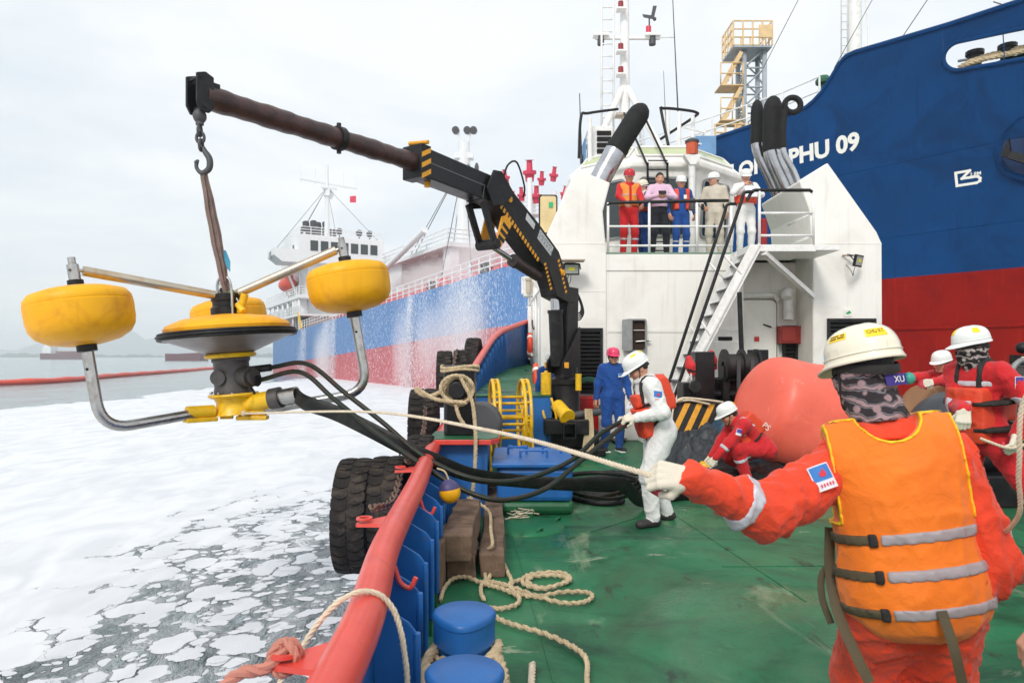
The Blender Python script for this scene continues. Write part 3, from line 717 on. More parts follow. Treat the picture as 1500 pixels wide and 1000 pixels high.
# ---------------------------------------------------------------- the deep blue ship alongside (white name on the bow)
H0, HD, HB = V(16.5, 22, 0), V(-.62, .785, 0), V(.785, .62, 0)
def flare(u, z):
    k = max(0, z - 4.5) / 7.0
    return -.55 * k * k * max(0, 1 - max(u, 0) / 14) + max(0, -u - 2) ** 2 * .028
def HP(u, z, off=0.): return H0 + HD * u + HB * (flare(u, z) - off) + V(0, 0, z)
def upix(px):
    k = (px - 750) / 1000; return (16.5 - 22 * k) / (.62 + .785 * k)
def zpix(px, py): return CAM_H + (HORIZ - py) / 1000 * (22 + .785 * upix(px))
tops = [(-9, 13.4)] + [(upix(a), zpix(a, b)) for a, b in ((1500, 15), (1400, 45), (1300, 72), (1262, 82), (1248, 88), (1238, 98), (1226, 116), (1210, 138), (1197, 151), (1185, 160), (1100, 187), (1020, 212), (950, 232), (890, 250), (840, 268))] + [(24, 11.2), (40, 11)]
def htop(u):
    for (a, za), (b, zb) in zip(tops, tops[1:]):
        if a <= u <= b: return za + (zb - za) * (u - a) / (b - a)
    return tops[-1][1]
RB = 4.48
ship = thing('moored_ship', 'deep blue and red ship with LONG PHU 09 in white on its bow', 'ship', H0 + V(4, 8, SEA))
us = sorted(set([round(-9 + .5 * i, 3) for i in range(0, 96)] + [t[0] for t in tops]))
sl0, sl1 = upix(1391), -4.0                      # the mooring slot in the bulwark
zc_ = lambda u: zpix(1450, 82) + (u - upix(1450)) * (zpix(1391, 92) - zpix(1500, 72)) / (upix(1391) - upix(1500))
def sloth(u):
    d = sl0 - u; return 0 if d <= 0 else .46 * min(1, sqrt(max(0, 1 - (max(0, .5 - d) / .5) ** 2)))
us = sorted(set(us + [sl0 - .5 * (1 - cos(pi * .5 * i / 6)) for i in range(7)]))
us = [u for u in us if u <= 19.6] + [19.6]
mb = MB()
for a, b in zip(us, us[1:]):
    def strip(z0, z1, mi, n):
        mb.sheet([[HP(a, z0(a) + (z1(a) - z0(a)) * i / n), HP(b, z0(b) + (z1(b) - z0(b)) * i / n)] for i in range(n + 1)], mi)
    strip(lambda u: SEA - .5, lambda u: RB, 1, 2)
    if b <= sl0 + 1e-6 and a >= sl1 - 1e-6:
        strip(lambda u: RB, lambda u: zc_(u) - sloth(u), 0, 6); strip(lambda u: zc_(u) + sloth(u), htop, 0, 2)
    else: strip(lambda u: RB, htop, 0, 7)
m_hblue = M('hull_blue', L(5, 62, 112), .45, spec=.12, var=.14, vs=.5, bump=.1, bs=1.6, dirt=L(8, 40, 74), dscale=.5, damt=.55, streak=L(8, 46, 96), samt=.7)
m_hred = M('hull_red', L(140, 22, 13), .5, spec=.12, var=.12, vs=.6, bump=.06, bs=2.2, dirt=L(120, 16, 16), dscale=.8, damt=.6, streak=L(180, 50, 40), samt=.35)
mb.build('hull', [m_hblue, m_hred], ship)
far = [HP(u, 0) + HB * 18 for u in (-9, 19.6)]
mb = MB(); mb.add([far[0] + V(0, 0, SEA), far[1] + V(0, 0, SEA), far[1] + V(0, 0, 11), far[0] + V(0, 0, 11)], [(0, 1, 2, 3)])
mb.add([HP(-9, SEA), HP(-9, 11), far[0] + V(0, 0, 11), far[0] + V(0, 0, SEA)], [(0, 1, 2, 3)])
mb.add([HP(19.6, SEA), HP(19.6, 11.3), far[1] + V(0, 0, 11), far[1] + V(0, 0, SEA)], [(0, 1, 2, 3)]); mb.build('far_side_hull', m_hblue, ship)
mb = MB(); mb.sheet([[HP(u, 9.9 if u > 6.6 else 11.2, -.05), HP(u, 9.9 if u > 6.6 else 11.2) + HB * 17.8] for u in us if u < 39.5]); mb.build('main_deck', M('hull_deck_green', L(60, 96, 80), .6, bump=0), ship)
mb = MB().tube([HP(u, htop(u), 0) for u in us], .09, n=6); mb.build('bulwark_cap', m_hblue, ship)
rim = [HP(sl0 - .5 * (1 - cos(pi * .5 * i / 6)), 0) for i in range(7)]
loop = []
q = [sl0 - .5 * (1 - cos(pi * .5 * i / 6)) for i in range(7)] + [sl0 - 1, sl0 - 2, sl0 - 3, sl1]
loop = [HP(u, zc_(u) + sloth(u), .02) for u in reversed(q)] + [HP(u, zc_(u) - sloth(u), .02) for u in q[1:]]
MB().tube(loop, .07, n=6).build('slot_rim', m_hblue, ship)
for px in (1428, 1476):
    u = upix(px); c = HP(u, zc_(u) - .1, -.5); MB().cyl(c + V(0, 0, -.5), c + V(0, 0, .22), .2, n=12).cyl(c + V(0, 0, .22), c + V(0, 0, .34), .28, n=12).build('mooring_roller', m_black, ship)
for k in range(4):
    mb = MB(); rope_mesh(mb, [HP(sl0 - .35 - .1 * k, zc_(sl0) - .32 + .03 * k, -.25), HP(upix(1450), zc_(upix(1450)) - .18 + .07 * k, -.2 - .1 * k), HP(sl1, zc_(sl1) + .0 + .1 * k, -.3)], .075, n=5); mb.build('mooring_rope', m_rope, ship)
MB().tube([HP(sl0 - .2, zc_(sl0) + .05, -.7), HP(sl1, zc_(sl1) + .12, -.7)], .05).build('slot_rail', m_white2, ship)
# hull welds, rubbing bar
mb = MB().tube([HP(u, zpix(1440, 478), .0) for u in us if u < 12], .07, n=6); mb.build('rubbing_bar', m_hred, ship)
for z_ in (8.65, 6.0): MB().tube([HP(u, z_, -.012) for u in us if u < 12], .03, n=6).build('plate_knuckle', m_hblue, ship)
mb = MB()
for u_ in (-3.5, .4, 3.1, 5.9, 8.6): mb.tube([HP(u_, RB + .02 + (htop(u_) - RB - .5) * i / 8, -.012) for i in range(9)], .016, n=5)
tag(mb.build('weld_seams', m_hblue, ship), kind='stuff')
# name, bow thruster symbol, draught text
def hull_text(txt, px0, px1, py, hgt, bold=.02, name='lettering'):
    u0, u1 = upix(px0), upix(px1); z = zpix(px1, py); vs_, fs_ = text_mesh(txt, 1, bold=bold)
    x0 = min(v.x for v in vs_); x1 = max(v.x for v in vs_); y1 = max(v.y for v in vs_); y0 = min(v.y for v in vs_)
    m = MB(); m.add([HP(u0 + (u1 - u0) * (v.x - x0) / (x1 - x0), z + (v.y - y0) / (y1 - y0) * hgt, .02) for v in vs_], fs_)
    m.build(name, m_letter, ship, fix=False)
hull_text('LONG PHU 09', 1072, 1263, 221, .72, .04)
def mark(pts, w, px=True):
    m = MB()
    for a, b in zip(pts, pts[1:]):
        ua, za, ub, zb = upix(a[0]), zpix(*a), upix(b[0]), zpix(*b)
        d = sqrt((ub - ua) ** 2 + (zb - za) ** 2); nu, nz_ = -(zb - za) / d * w / 2, (ub - ua) / d * w / 2; eu, ez = (ub - ua) / d * w * .5, (zb - za) / d * w * .5
        m.add([HP(ua + nu - eu, za + nz_ - ez, .02), HP(ub + nu + eu, zb + nz_ + ez, .02), HP(ub - nu + eu, zb - nz_ + ez, .02), HP(ua - nu - eu, za - nz_ - ez, .02)], [(0, 1, 2, 3)])
    m.build('thruster_symbol', m_letter, ship, fix=False)
mark([(1402, 254.5), (1422.5, 251), (1411, 262.5), (1430, 259.8), (1434.5, 259.4), (1437.5, 262), (1437, 266), (1432, 268.6), (1403.5, 273), (1402, 254.5)], .085)
hull_text('2.8M', 1422.5, 1439, 256.6, .12, .02, 'draught_lettering')
# anchor in its pocket
ua = upix(1522); za = zpix(1522, 214); c = HP(ua, za, .03)
X_, Z_ = -HD, V(0, 0, 1)
mb = MB().lathe([(.95, .02), (1.05, .1), (1.15, .02), (1.05, -.02)], c, -HB, 28, close=True); mb.build('hawse_ring', m_hblue, ship)
MB().lathe([(.0, .0), (.95, .0)], c, -HB, 28).build('hawse_pocket', M('hawse_dark', L(8, 46, 92), .6), ship)
mb = MB().beam(c - HB * .25 + Z_ * .8, c - HB * .3 - Z_ * .6, .22, .22)
for a in (-1, 1): mb.beam(c - HB * .3 - Z_ * .6, c - HB * .42 + X_ * (a * .62) - Z_ * .25, .2, .24).prism([(0, 0), (.3, .1), (.08, .62)], c - HB * .5 + X_ * (a * .55) - Z_ * .35, X_ * a, Z_, HB * .18)
mb.build('anchor', m_black, ship)
# things on its deck
def vent(px, py, Y, h, label):
    p = P(px, py, Y); t = MB().cyl(p - V(0, 0, h), p, .1, n=10).lathe([(.0, .3), (.22, .26), (.34, .08), (.32, -.05), (.1, -.08)], p, n=14)
    tag(t.build('deck_vent', M('vent_green', L(28, 92, 62), .5, bump=0), ship))
vent(1206, 121, 30.5, 1.6, ''); vent(1222, 124, 30.3, 1.5, '')
rp_ = [HP(u, 0, -.25) for u in (6.9, 8.5, 10.2, 12, 14, 16.5, 19)]
railing('railing', [Vector((p.x, p.y, htop(u) + .0)) for p, u in zip(rp_, (6.9, 8.5, 10.2, 12, 14, 16.5, 19))], 1.15, 1.6, .035, ship, m_white2, 2)
mb = MB()
for a, b in (((1222, 100, 30), (1300, -40, 30)), ((1118, 100, 31), (1190, -40, 30)), ((1314, 66, 27), (1372, -20, 26)), ((1455, 3, 22), (1510, 20, 22))): mb.tube([P(*a), P(*b)], .018, n=4)
mb.build('stay_wires', m_dkgrey, ship)
# foremast of the blue ship
m0 = P(1252, 88, 33)
mast = MB().cyl(m0 - V(0, 0, 3.0), m0 + V(0, 0, 12), .34, .26, 14); mast.build('foremast', m_white2, ship)
mb = MB()
for a in (-.3, .3): mb.cyl(m0 + V(-.55 + a * .5, -.1, -2), m0 + V(-.55 + a * .5, -.1, 12), .035, n=5)
for k in range(36): mb.cyl(m0 + V(-.7, -.1, -2 + .38 * k), m0 + V(-.4, -.1, -2 + .38 * k), .025, n=4)
mb.build('mast_ladder', m_white2, ship)
MB().tube(spline([m0 + V(.3, -.2, 4), m0 + V(.55, -.2, 1.5), m0 + V(.5, -.2, -1)], 5), .05).build('mast_conduit', m_white2, ship)

# lattice access tower further along its deck
m_galv = M('tower_grey', L(166, 173, 178), .5, bump=0); m_org = M('tower_orange', L(230, 196, 144), .5, bump=0)
tw = thing('access_tower', 'grey lattice tower with pale orange stairs and caged platforms beyond the wheelhouse', 'tower', P(1092, 195, 36))
b0 = P(1098, 200, 36); hh = 4.4
mb = MB()
cs_ = [V(-.45, -.5, 0), V(.6, -.5, 0), V(.6, .5, 0), V(-.45, .5, 0)]
for c in cs_: mb.cyl(b0 + c - V(0, 0, 2), b0 + c + V(0, 0, hh), .13, n=8)
for k in range(6):
    z = -1.6 + k * 1.0
    for i in range(4):
        p, q = cs_[i], cs_[(i + 1) % 4]; mb.cyl(b0 + p + V(0, 0, z), b0 + q + V(0, 0, z), .05, n=5); mb.cyl(b0 + p + V(0, 0, z), b0 + q + V(0, 0, z + 1), .045, n=5)
mb.build('lattice_frame', m_galv, tw)
mb = MB().b2(b0 + V(-1.15, -.9, hh - .1), b0 + V(.85, .9, hh)); mb.build('top_platform', m_galv, tw)
railing('top_railing', [b0 + V(-1.15, -.9, hh), b0 + V(.85, -.9, hh), b0 + V(.85, .9, hh), b0 + V(-1.15, .9, hh), b0 + V(-1.15, -.9, hh)], 1.25, .5, .04, tw, m_org)
MB().b2(b0 + V(.15, -1.0, hh + .35), b0 + V(.8, -.92, hh + 1.0)).build('platform_panel', m_org, tw)
mb = MB()
for z in (-1.2, .6, 2.4):
    mb.beam(b0 + V(-1.6, -.8, z), b0 + V(-.7, -.8, z + 1.7), .06, .2).beam(b0 + V(-1.6, -.3, z), b0 + V(-.7, -.3, z + 1.7), .06, .2)
    mb.b2(b0 + V(-1.8, -.9, z - .06), b0 + V(-.6, .2, z))
    for k in range(7): mb.b2(b0 + V(-1.6 + k * .13, -.8, z + k * .24), b0 + V(-1.45 + k * .13, -.3, z + .04 + k * .24))
    for x in (-1.8, -1.2, -.65): mb.cyl(b0 + V(x, -.9, z), b0 + V(x, -.9, z + 1.1), .035, n=5)
    for h in (.55, 1.1): mb.cyl(b0 + V(-1.8, -.9, z + h), b0 + V(-.6, -.9, z + h), .035, n=5)
mb.build('stair_tower', m_org, tw)
railing('lower_railing', [b0 + V(-2.2, -1.3, -1.5), b0 + V(.9, -1.3, -1.5), b0 + V(.9, -.2, -1.5)], 1.7, .5, .045, tw, m_org, 4)
# ---------------------------------------------------------------- the tug: deck, bulwark, tyres
RAIL = [(-.47, .8, .7), (-.49, 1.88, .7), (-.515, 2.43, .7), (-.6, 3.28, .7), (-.67, 4.8, .7), (-.76, 6.3, .7), (-.8, 7.8, .72), (-.79, 10, .92), (-.75, 12, 1.22), (-.66, 14, 1.56), (-.42, 17, 2.1), (-.05, 19, 2.4), (.75, 21.5, 2.75), (2.2, 24, 3.0)]
RS = spline(RAIL, 8)
def rail_at(Y):
    for a, b in zip(RS, RS[1:]):
        if a.y <= Y <= b.y: return a.lerp(b, (Y - a.y) / max(1e-9, b.y - a.y))
    return RS[-1].copy()
def deck_mat():
    m = m_deck; n = m.node_tree; N, K = n.nodes, n.links; b = N['Principled BSDF']
    src = b.inputs['Base Color'].links[0].from_socket
    t = N.new('ShaderNodeTexCoord')
    def nz(scale, sc, lo, hi, det=8, dist=.8):
        mp = N.new('ShaderNodeMapping'); mp.inputs['Scale'].default_value = sc; mp.inputs['Rotation'].default_value = (0, 0, .5); K.new(t.outputs['Object'], mp.inputs[0])
        x = N.new('ShaderNodeTexNoise'); x.inputs['Scale'].default_value = scale; x.inputs['Detail'].default_value = det; x.inputs['Distortion'].default_value = dist; x.inputs['Roughness'].default_value = .65
        K.new(mp.outputs[0], x.inputs['Vector']); r = N.new('ShaderNodeMapRange'); K.new(x.outputs['Fac'], r.inputs[0]); r.inputs[1].default_value = lo; r.inputs[2].default_value = hi; return r.outputs[0]
    def mix(f, k, a, c):
        q = N.new('ShaderNodeMath'); q.operation = 'MULTIPLY'; K.new(f, q.inputs[0]); q.inputs[1].default_value = k
        x = N.new('ShaderNodeMix'); x.data_type = 'RGBA'; K.new(q.outputs[0], x.inputs[0]); K.new(a, x.inputs[6]); x.inputs[7].default_value = (*c, 1); return x.outputs[2]
    c = mix(nz(.9, (1, 1, 1), .42, .62), .6, src, L(66, 128, 88))
    c = mix(nz(.7, (1, .6, 1), .5, .64), .6, c, L(62, 74, 46))
    c = mix(nz(1.5, (1, .35, 1), .585, .7, 10, 1.4), .5, c, L(164, 174, 142))
    c = mix(nz(2.6, (.5, 1, 1), .64, .685, 10, 1.0), .5, c, L(190, 190, 164))
    c = mix(nz(5, (1, .4, 1), .6, .66, 10, .4), .7, c, L(44, 40, 34))
    c = mix(nz(1.1, (.4, 1, 1), .52, .68, 6, 1.), .65, c, L(12, 44, 34))
    K.new(c, b.inputs['Base Color'])
    w = nz(.45, (1, 1, 1), .5, .62, 4); r = N.new('ShaderNodeMapRange'); K.new(w, r.inputs[0]); r.inputs[3].default_value = .52; r.inputs[4].default_value = .13; K.new(r.outputs[0], b.inputs['Roughness'])
deck_mat()
mb = MB()
ys = [.2, 1, 2, 3, 4, 5, 6, 7, 8, 9, 10, 11, 12, 13, 14, 15, 16]
mb.sheet([[V(rail_at(max(y, .8)).x - .03, y, 0), V(2, y, 0), V(4.5, y, 0), V(9.2, y, 0)] for y in [-2.5] + ys], 0, False)
mb.sheet([[V(rail_at(max(y, .8)).x - .03, y, -.03), V(9.2, y, -.03)] for y in [-2.5] + ys], 0, False)
deck = tag(mb.build('deck', m_deck), kind='structure')
# weld seams and a strip of plate on the deck are raised beads
mb = MB()
for a, b in ((DK(762, 820), DK(812, 1000)), (DK(762, 820), DK(745, 770)), (DK(975, 745), DK(1180, 880)), (DK(830, 790), DK(975, 745))):
    mb.beam(a + V(0, 0, .002), b + V(0, 0, .002), .012, .006)
mb.beam((4.2, 3, .002), (4.4, 9.5, .002), .012, .006).beam((1.6, 5.2, .002), (8.6, 5.4, .002), .012, .006).beam((-.2, 8.4, .002), (8.6, 8.6, .002), .012, .006)
o = mb.build('weld_bead', m_deck); tag(o, kind='structure')
# hull side below the deck
mb = MB()
rows = [[V(p.x - .05, p.y, SEA - .3), V(p.x - .05, p.y, min(p.z, .7) - .05 if p.y < 8 else p.z - .06)] for p in [V(-.47, -3, .7)] + RS]
mb.sheet(rows, 0)
tug_hull = tag(mb.build('tug_hull', m_blue), 'blue outer side plating of the tug under the red rail', 'hull')
# raised side deck toward the bow
mb = MB(); fy = [10.9, 12, 13.5, 15, 17, 19, 21]
zf = lambda y: .98 + max(0, y - 13) * .05
mb.sheet([[V(rail_at(y).x + .02, y, zf(y)), V(.63 + (0 if y < 19 else (y - 19) * .4), y, zf(y))] for y in fy], 0, False)
tag(mb.build('raised_deck', m_deck), kind='structure')
mb = MB().b2((rail_at(10.9).x + .03, 10.9, 0), (.2, 10.94, .96)); tag(mb.build('deck_step', m_blue), kind='structure')
mb = MB().b2((.2, 10.9, 0), (.62, 10.94, .96)); tag(mb.build('deck_step', m_blue), kind='structure')
mb = MB().b2((rail_at(10.9).x + .05, 10.88, .96), (.62, 10.96, .975)); tag(mb.build('deck_step', m_green_skirt), kind='structure')

bul = thing('bulwark', 'blue ribbed bulwark topped by a thick red tube rail', 'bulwark', (-.7, 6, 0))
mb = MB(); mb.tube(RS, .07, n=16); mb.build('rail_tube', m_rail, bul)
mb = MB()
inn = [V(-.47, -1, .7)] + [p for p in RS]
mb.sheet([[V(p.x + .0, p.y, 0 if p.y < 10.9 else zf(p.y) - .05), V(p.x + .0, p.y, p.z - .05)] for p in inn])
mb.sheet([[V(p.x - .02, p.y, 0 if p.y < 10.9 else zf(p.y) - .05), V(p.x - .02, p.y, p.z - .05)] for p in inn]); mb.build('side_plate', m_blue, bul)
y = 2.6
while y < 10.5:
    p = rail_at(y); z = p.z - .05; w = .17
    mb = MB().prism([(0.005, .09), (w, .09), (w, z - .1), (w - .03, z - .06), (.06, z - .01), (.005, z)], (p.x, y - .006, 0), (1, 0, 0), (0, 0, 1), (0, .012, 0))
    mb.cyl((p.x + w, y - .0, .09), (p.x + w, y - .0, z - .1), .016, n=8)
    o = mb.build('bulwark_stay', m_blue, bul, bevel=.004)
    MB().b2((p.x + .004, y - .008, 0), (p.x + w + .002, y + .008, .09)).build('green_foot', m_green_skirt, o)
    y += .44
y = 11.4
while y < 18.5:
    p = rail_at(y); MB().b2((p.x + .01, y - .006, zf(y)), (p.x + .14, y + .006, p.z - .06)).build('bulwark_stay', m_blue, bul); y += .6
# outboard lug plates and the thin strip that carries them
def lug(Y, hook=False, big=1.):
    p = rail_at(Y); d = (rail_at(Y + .1) - p).normalized()
    mb = MB(); w = .075 * big
    q = [(-w * 1.5, 0), (w * 1.5, 0), (w * .5, .15 * big), (w * .22, .185 * big), (-w * .22, .185 * big), (-w * .5, .15 * big)]
    out = V(-d.y, d.x, 0).normalized(); up = (out * .93 + V(0, 0, -.1)).normalized()
    mb.prism(q, p + out * .045 + V(0, 0, -.01), d, up, V(0, 0, .018))
    mb.lathe([(.028, 0), (.044, .0), (.044, .012), (.028, .012)], p + out * (.045 + .14 * big) + V(0, 0, .008), (0, 0, 1), 14, close=True)
    o = mb.build('lug_plate', m_rail, bul)
    MB().lathe([(0, 0), (.027, 0)], p + out * (.045 + .14 * big) + V(0, 0, .011), (0, 0, 1), 12).build('eye', m_dark, o)
    return p + out * (.045 + .14 * big)
l1 = lug(2.05, big=1.0); l2 = lug(3.75); l3 = lug(5.5); l4 = lug(7.3)
mb = MB().sheet([[RS[i] + V(-.055, 0, -.02), RS[i] + V(-.085, 0, -.03)] for i in range(8, 44)]); mb.sheet([[RS[i] + V(-.055, 0, -.035), RS[i] + V(-.085, 0, -.045)] for i in range(8, 44)]); mb.build('rub_strip', m_rail, bul)
for Y in (3.0, 4.4):
    p = rail_at(Y); MB().tube(spline([p + V(.06, 0, -.02), p + V(.085, 0, -.09), p + V(.13, 0, -.115), p + V(.155, 0, -.07)], 5), .011).build('rope_hook', m_rail, bul)

def tyre(c, dia, wid, label, tilt=0., lean=0., seed=0):
    """a big block-tread tyre hung with its axle across the hull"""
    c = Vector(c); R = dia / 2; t = thing('tyre_fender', label, 'tyre', c, 'truck tyres hung along the hull')
    ax = V(cos(tilt), sin(tilt), lean).normalized(); hw = wid / 2
    prof = [(R * .56, -hw * .7), (R * .62, -hw * .86), (R * .78, -hw), (R * .9, -hw * .98), (R * .955, -hw * .86), (R * .965, 0), (R * .955, hw * .86), (R * .9, hw * .98), (R * .78, hw), (R * .62, hw * .86), (R * .56, hw * .7), (R * .54, 0)]
    mb = MB().lathe(prof, c, ax, 48, close=True); car = mb.build('carcass', m_tyre, t)
    x = ax.orthogonal().normalized(); y_ = ax.cross(x); tr = MB(); n = 32
    for i in range(n):
        for sd in (-1, 1):
            a0 = 2 * pi * (i + (0 if sd < 0 else .5)) / n; da = 2 * pi / n * .36
            vs_ = []
            for (h, k, rr_) in ((.06, .0, .99), (.34, .16, 1.0), (.62, .10, .995), (.97, -.18, .965), (1.01, -.2, .9)):
                for q in (-1, 1):
                    a = a0 + da * q + k * 2 * pi / n * 1.2 * 1.0
                    vs_.append(c + ax * (sd * hw * h) + (x * cos(a) + y_ * sin(a)) * (R * (.955 + (rr_ - .955) * .75)))
            base = [c + (p - c) - ((p - c) - ax * (p - c).dot(ax)).normalized() * (R * .06) for p in vs_]
            m = len(vs_); fs_ = [(2 * j, 2 * j + 1, 2 * j + 3, 2 * j + 2) for j in range(4)]
            fs_ += [(2 * j, 2 * j + 2, m + 2 * j + 2, m + 2 * j) for j in range(4)] + [(2 * j + 1, m + 2 * j + 1, m + 2 * j + 3, 2 * j + 3) for j in range(4)] + [(0, m, m + 1, 1), (m - 2, m - 1, 2 * m - 1, 2 * m - 2)]
            tr.add(vs_ + base, fs_)
    tr.build('tread', m_tyre, t, smooth=False); return t
tyre((-1.33, 5.85, .245), .98, .275, 'big block-tread tyre hung outermost beside the red rail over the foam', .05)
tyre((-1.06, 5.9, .26), .97, .275, 'worn truck tyre squeezed in the middle of the three beside the rail lugs', .02)
tyre((-.88 - .02, 6.75, .36), .95, .24, 'truck tyre pressed against the hull behind the outer pair', .0)
tyre((-1.14, 8.9, .68), 1.02, .36, 'single grey tyre hanging under the black mooring post', .06)
tyre((-1.19, 12.1, 1.2), 1.02, .26, 'outer tyre of the pair beyond the black mooring post', .05)
tyre((-.93, 12.3, 1.22), 1.02, .24, 'inner tyre of the pair beyond the black mooring post', .05)
tyre((-.86, 15.4, 1.52), 1.02, .3, 'small-looking tyre high on the bow flare past the others', -.1)
def chain(pts, r, label):
    mb = MB(); pts = spline(pts, 10); q = [pts[0]]
    for p in pts:
        if (p - q[-1]).length > r * 3.6: q.append(p)
    for i, (a, b) in enumerate(zip(q, q[1:])):
        d = (b - a).normalized(); s_ = d.orthogonal().normalized(); s_ = (s_ if i % 2 else d.cross(s_)); m = (a + b) / 2; l = (b - a).length * .68
        mb.tube([m + d * (l * cos(2 * pi * k / 10)) + s_ * (r * 1.5 * sin(2 * pi * k / 10)) for k in range(10)], r * .5, n=5, closed=True)
    return tag(mb.build('chain', M('chain_rust', L(120, 98, 86), .6, .4, bump=.1)), label, 'chain')
chain([l2 + V(-.0, .2, .02), V(-.86, 4.9, .56), V(-.93, 5.7, .62), V(-1.0, 6.2, .72)], .018, 'short rusty chain from a rail lug to the outer tyres')
chain([l3 + V(.02, .2, .02), V(-.9, 6.6, .74), V(-.98, 7.6, .8), V(-1.1, 8.7, 1.0)], .018, 'rusty chain draped from the rail to the single grey tyre')
chain([V(-.76, 9.6, .95), V(-.95, 11, 1.35), V(-.98, 12.1, 1.72)], .018, 'thin chain reaching the pair of tyres beyond the post')

# ---------------------------------------------------------------- black mooring post on its stand, with rope
pc = P(674, 600, 7.2); pc.z = 0
post = thing('mooring_post', 'black square mooring post with a round cross bar wound with rope', 'bollard', (pc.x, pc.y, 0))
zt, zb = 1.6 - .013 * 7.2, 1.6 - .113 * 7.2
mb = MB(); n = 28; pr = []
for i in range(n):
    a = 2 * pi * i / n; e = 4.5; ca, sa = cos(a), sin(a); k = (abs(ca) ** e + abs(sa) ** e) ** (-1 / e); pr.append((.165 * k * ca, .165 * k * sa))
mb.prism(pr, (pc.x, pc.y, zb), (1, 0, 0), (0, 1, 0), (0, 0, zt - zb)); mb.build('post', m_blackgloss, post, bevel=.012)
MB().cyl((pc.x, pc.y - .42, 1.6 - .048 * 7), (pc.x, pc.y + .35, 1.6 - .048 * 7), .085, n=24).build('cross_bar', m_black, post, bevel=.008)
mb = MB().prism([(-.3, -.45), (.34, -.45), (.42, -.3), (.42, .3), (-.3, .3)], (pc.x, pc.y, zb - .06), (1, 0, 0), (0, 1, 0), (0, 0, .05)); mb.build('red_plate', m_rail, post, bevel=.006)
mb = MB().prism([(-.29, -.44), (.33, -.44), (.41, -.29), (.41, .29), (-.29, .29)], (pc.x, pc.y, zb - .008), (1, 0, 0), (0, 1, 0), (0, 0, .006)); mb.build('green_top', m_green_skirt, post)
mb = MB(); mb.add([V(pc.x + a, pc.y + b, z) for a, b, z in ((-.22, -.3, zb - .06), (.3, -.3, zb - .06), (.3, .25, zb - .06), (-.22, .25, zb - .06), (-.06, -.36, 0), (.3, -.36, 0), (.3, .25, 0), (-.06, .25, 0))], [(0, 1, 5, 4), (1, 2, 6, 5), (2, 3, 7, 6), (3, 0, 4, 7), (0, 3, 2, 1), (4, 5, 6, 7)])
mb.build('stand', m_blue, post, bevel=.006)
bx, by, bz = pc.x, pc.y - .2, 1.6 - .048 * 7
mb = MB(); pts = []
for i in range(60):
    a = 2 * pi * i / 14; r = .1 + .012 * sin(i * .7) + .022 * (i / 60); pts.append(V(bx + r * cos(a) * 1.25 + .01 * sin(i), by - .02 - .004 * i * (1 if i % 2 else .9), bz + r * sin(a) * 1.2))
pts += [V(bx + .13, by - .25, bz - .05), V(bx + .17, by - .27, bz - .2), V(bx + .19, by - .3, bz - .55), V(bx + .16, by - .42, bz - 1.0), V(bx + .05, by - .6, bz - 1.22), V(bx - .02, by - .75, .03), V(bx + .05, by - .95, .035)]
rope_mesh(mb, spline(pts, 4), .02)
rp2 = []
for i in range(44):
    a = 2 * pi * i / 20; k = (abs(cos(a)) ** 4.5 + abs(sin(a)) ** 4.5) ** (-1 / 4.5)
    rp2.append(V(pc.x + .19 * k * cos(a), pc.y + .19 * k * sin(a), 1.6 - .02 * 7 + .012 * sin(i * .9) + (.03 if i > 20 else 0)))
rope_mesh(mb, rp2, .016)
rope_mesh(mb, spline([V(bx - .12, by - .1, bz), V(bx - .28, by - .2, bz - .06), V(bx - .38, by - .22, bz - .02), V(bx - .4, by - .22, bz + .02), V(bx - .2, by - .23, bz - .09), V(bx + .1, by - .25, bz - .12)], 6), .022)
rope_mesh(mb, spline([V(bx - .02, by - .22, bz - .1), V(bx + .02, by - .24, bz - .25), V(bx + .09, by - .25, bz - .36)], 6), .02)
tag(mb.build('mooring_rope', m_rope, org=(bx, by, bz)), 'tan rope wound round the black post and hanging down to the deck', 'rope')

# yellow ball float
fc = P(659, 721, 5.2)
fl = thing('ball_float', 'yellow round float with purple collar hanging inside the bulwark', 'float', fc)
MB().ball(fc, .082, 24).build('ball', m_yellow, fl)
MB().lathe([(.079, .03), (.075, .052), (.05, .082), (.025, .1), (0, .102)], fc, (-.15, 0, 1), 20).build('collar', M('float_purple', L(72, 66, 110), .5), fl)
MB().tube(spline([fc + V(-.01, 0, .1), fc + V(-.04, 0, .16), fc + V(-.1, .02, .18)], 4), .007).build('lanyard', m_rope, fl)

# ---------------------------------------------------------------- timbers
def timber(a, b, w, h, label, rz=0., seed=0):
    a, b = Vector(a), Vector(b); rnd = random.Random(seed); d = b - a; l = d.length; d.normalize(); s_ = V(d.y, -d.x, 0).normalized(); n = 7; rows = []
    for i in range(n + 1):
        p = a + d * (l * i / n); j = lambda: rnd.uniform(-.012, .012)
        rows.append([p - s_ * (w / 2 + j()), p - s_ * (w / 2 + j()) + V(0, 0, h + j()), p + s_ * (w / 2 + j()) + V(0, 0, h + j()), p + s_ * (w / 2 + j())])
    mb = MB(); mb.sheet([r + [r[0]] for r in rows], 0, False); mb.add(rows[0], [(0, 1, 2, 3)]); mb.add(rows[-1], [(3, 2, 1, 0)])
    return tag(mb.build('timber', m_wood, bevel=.012, org=a), label, 'timber', 'old timbers along the bulwark')
timber((-.14, 4.93, 0), (-.2, 7.5, 0), .185, .17, 'long weathered timber baulk lying beside the blue chest', seed=1)
timber((-.36, 4.9, 0), (-.39, 6.2, 0), .2, .16, 'lower weathered timber block under another beside the bulwark', seed=2)
timber((-.385, 4.78, .162), (-.38, 6.0, .162), .215, .19, 'upper weathered timber block stacked near the yellow ball float', seed=3)
timber((-.5, 4.55, 0), (-.5, 5.2, 0), .05, .33, 'thin upright board wedged against the bulwark ribs', seed=4)
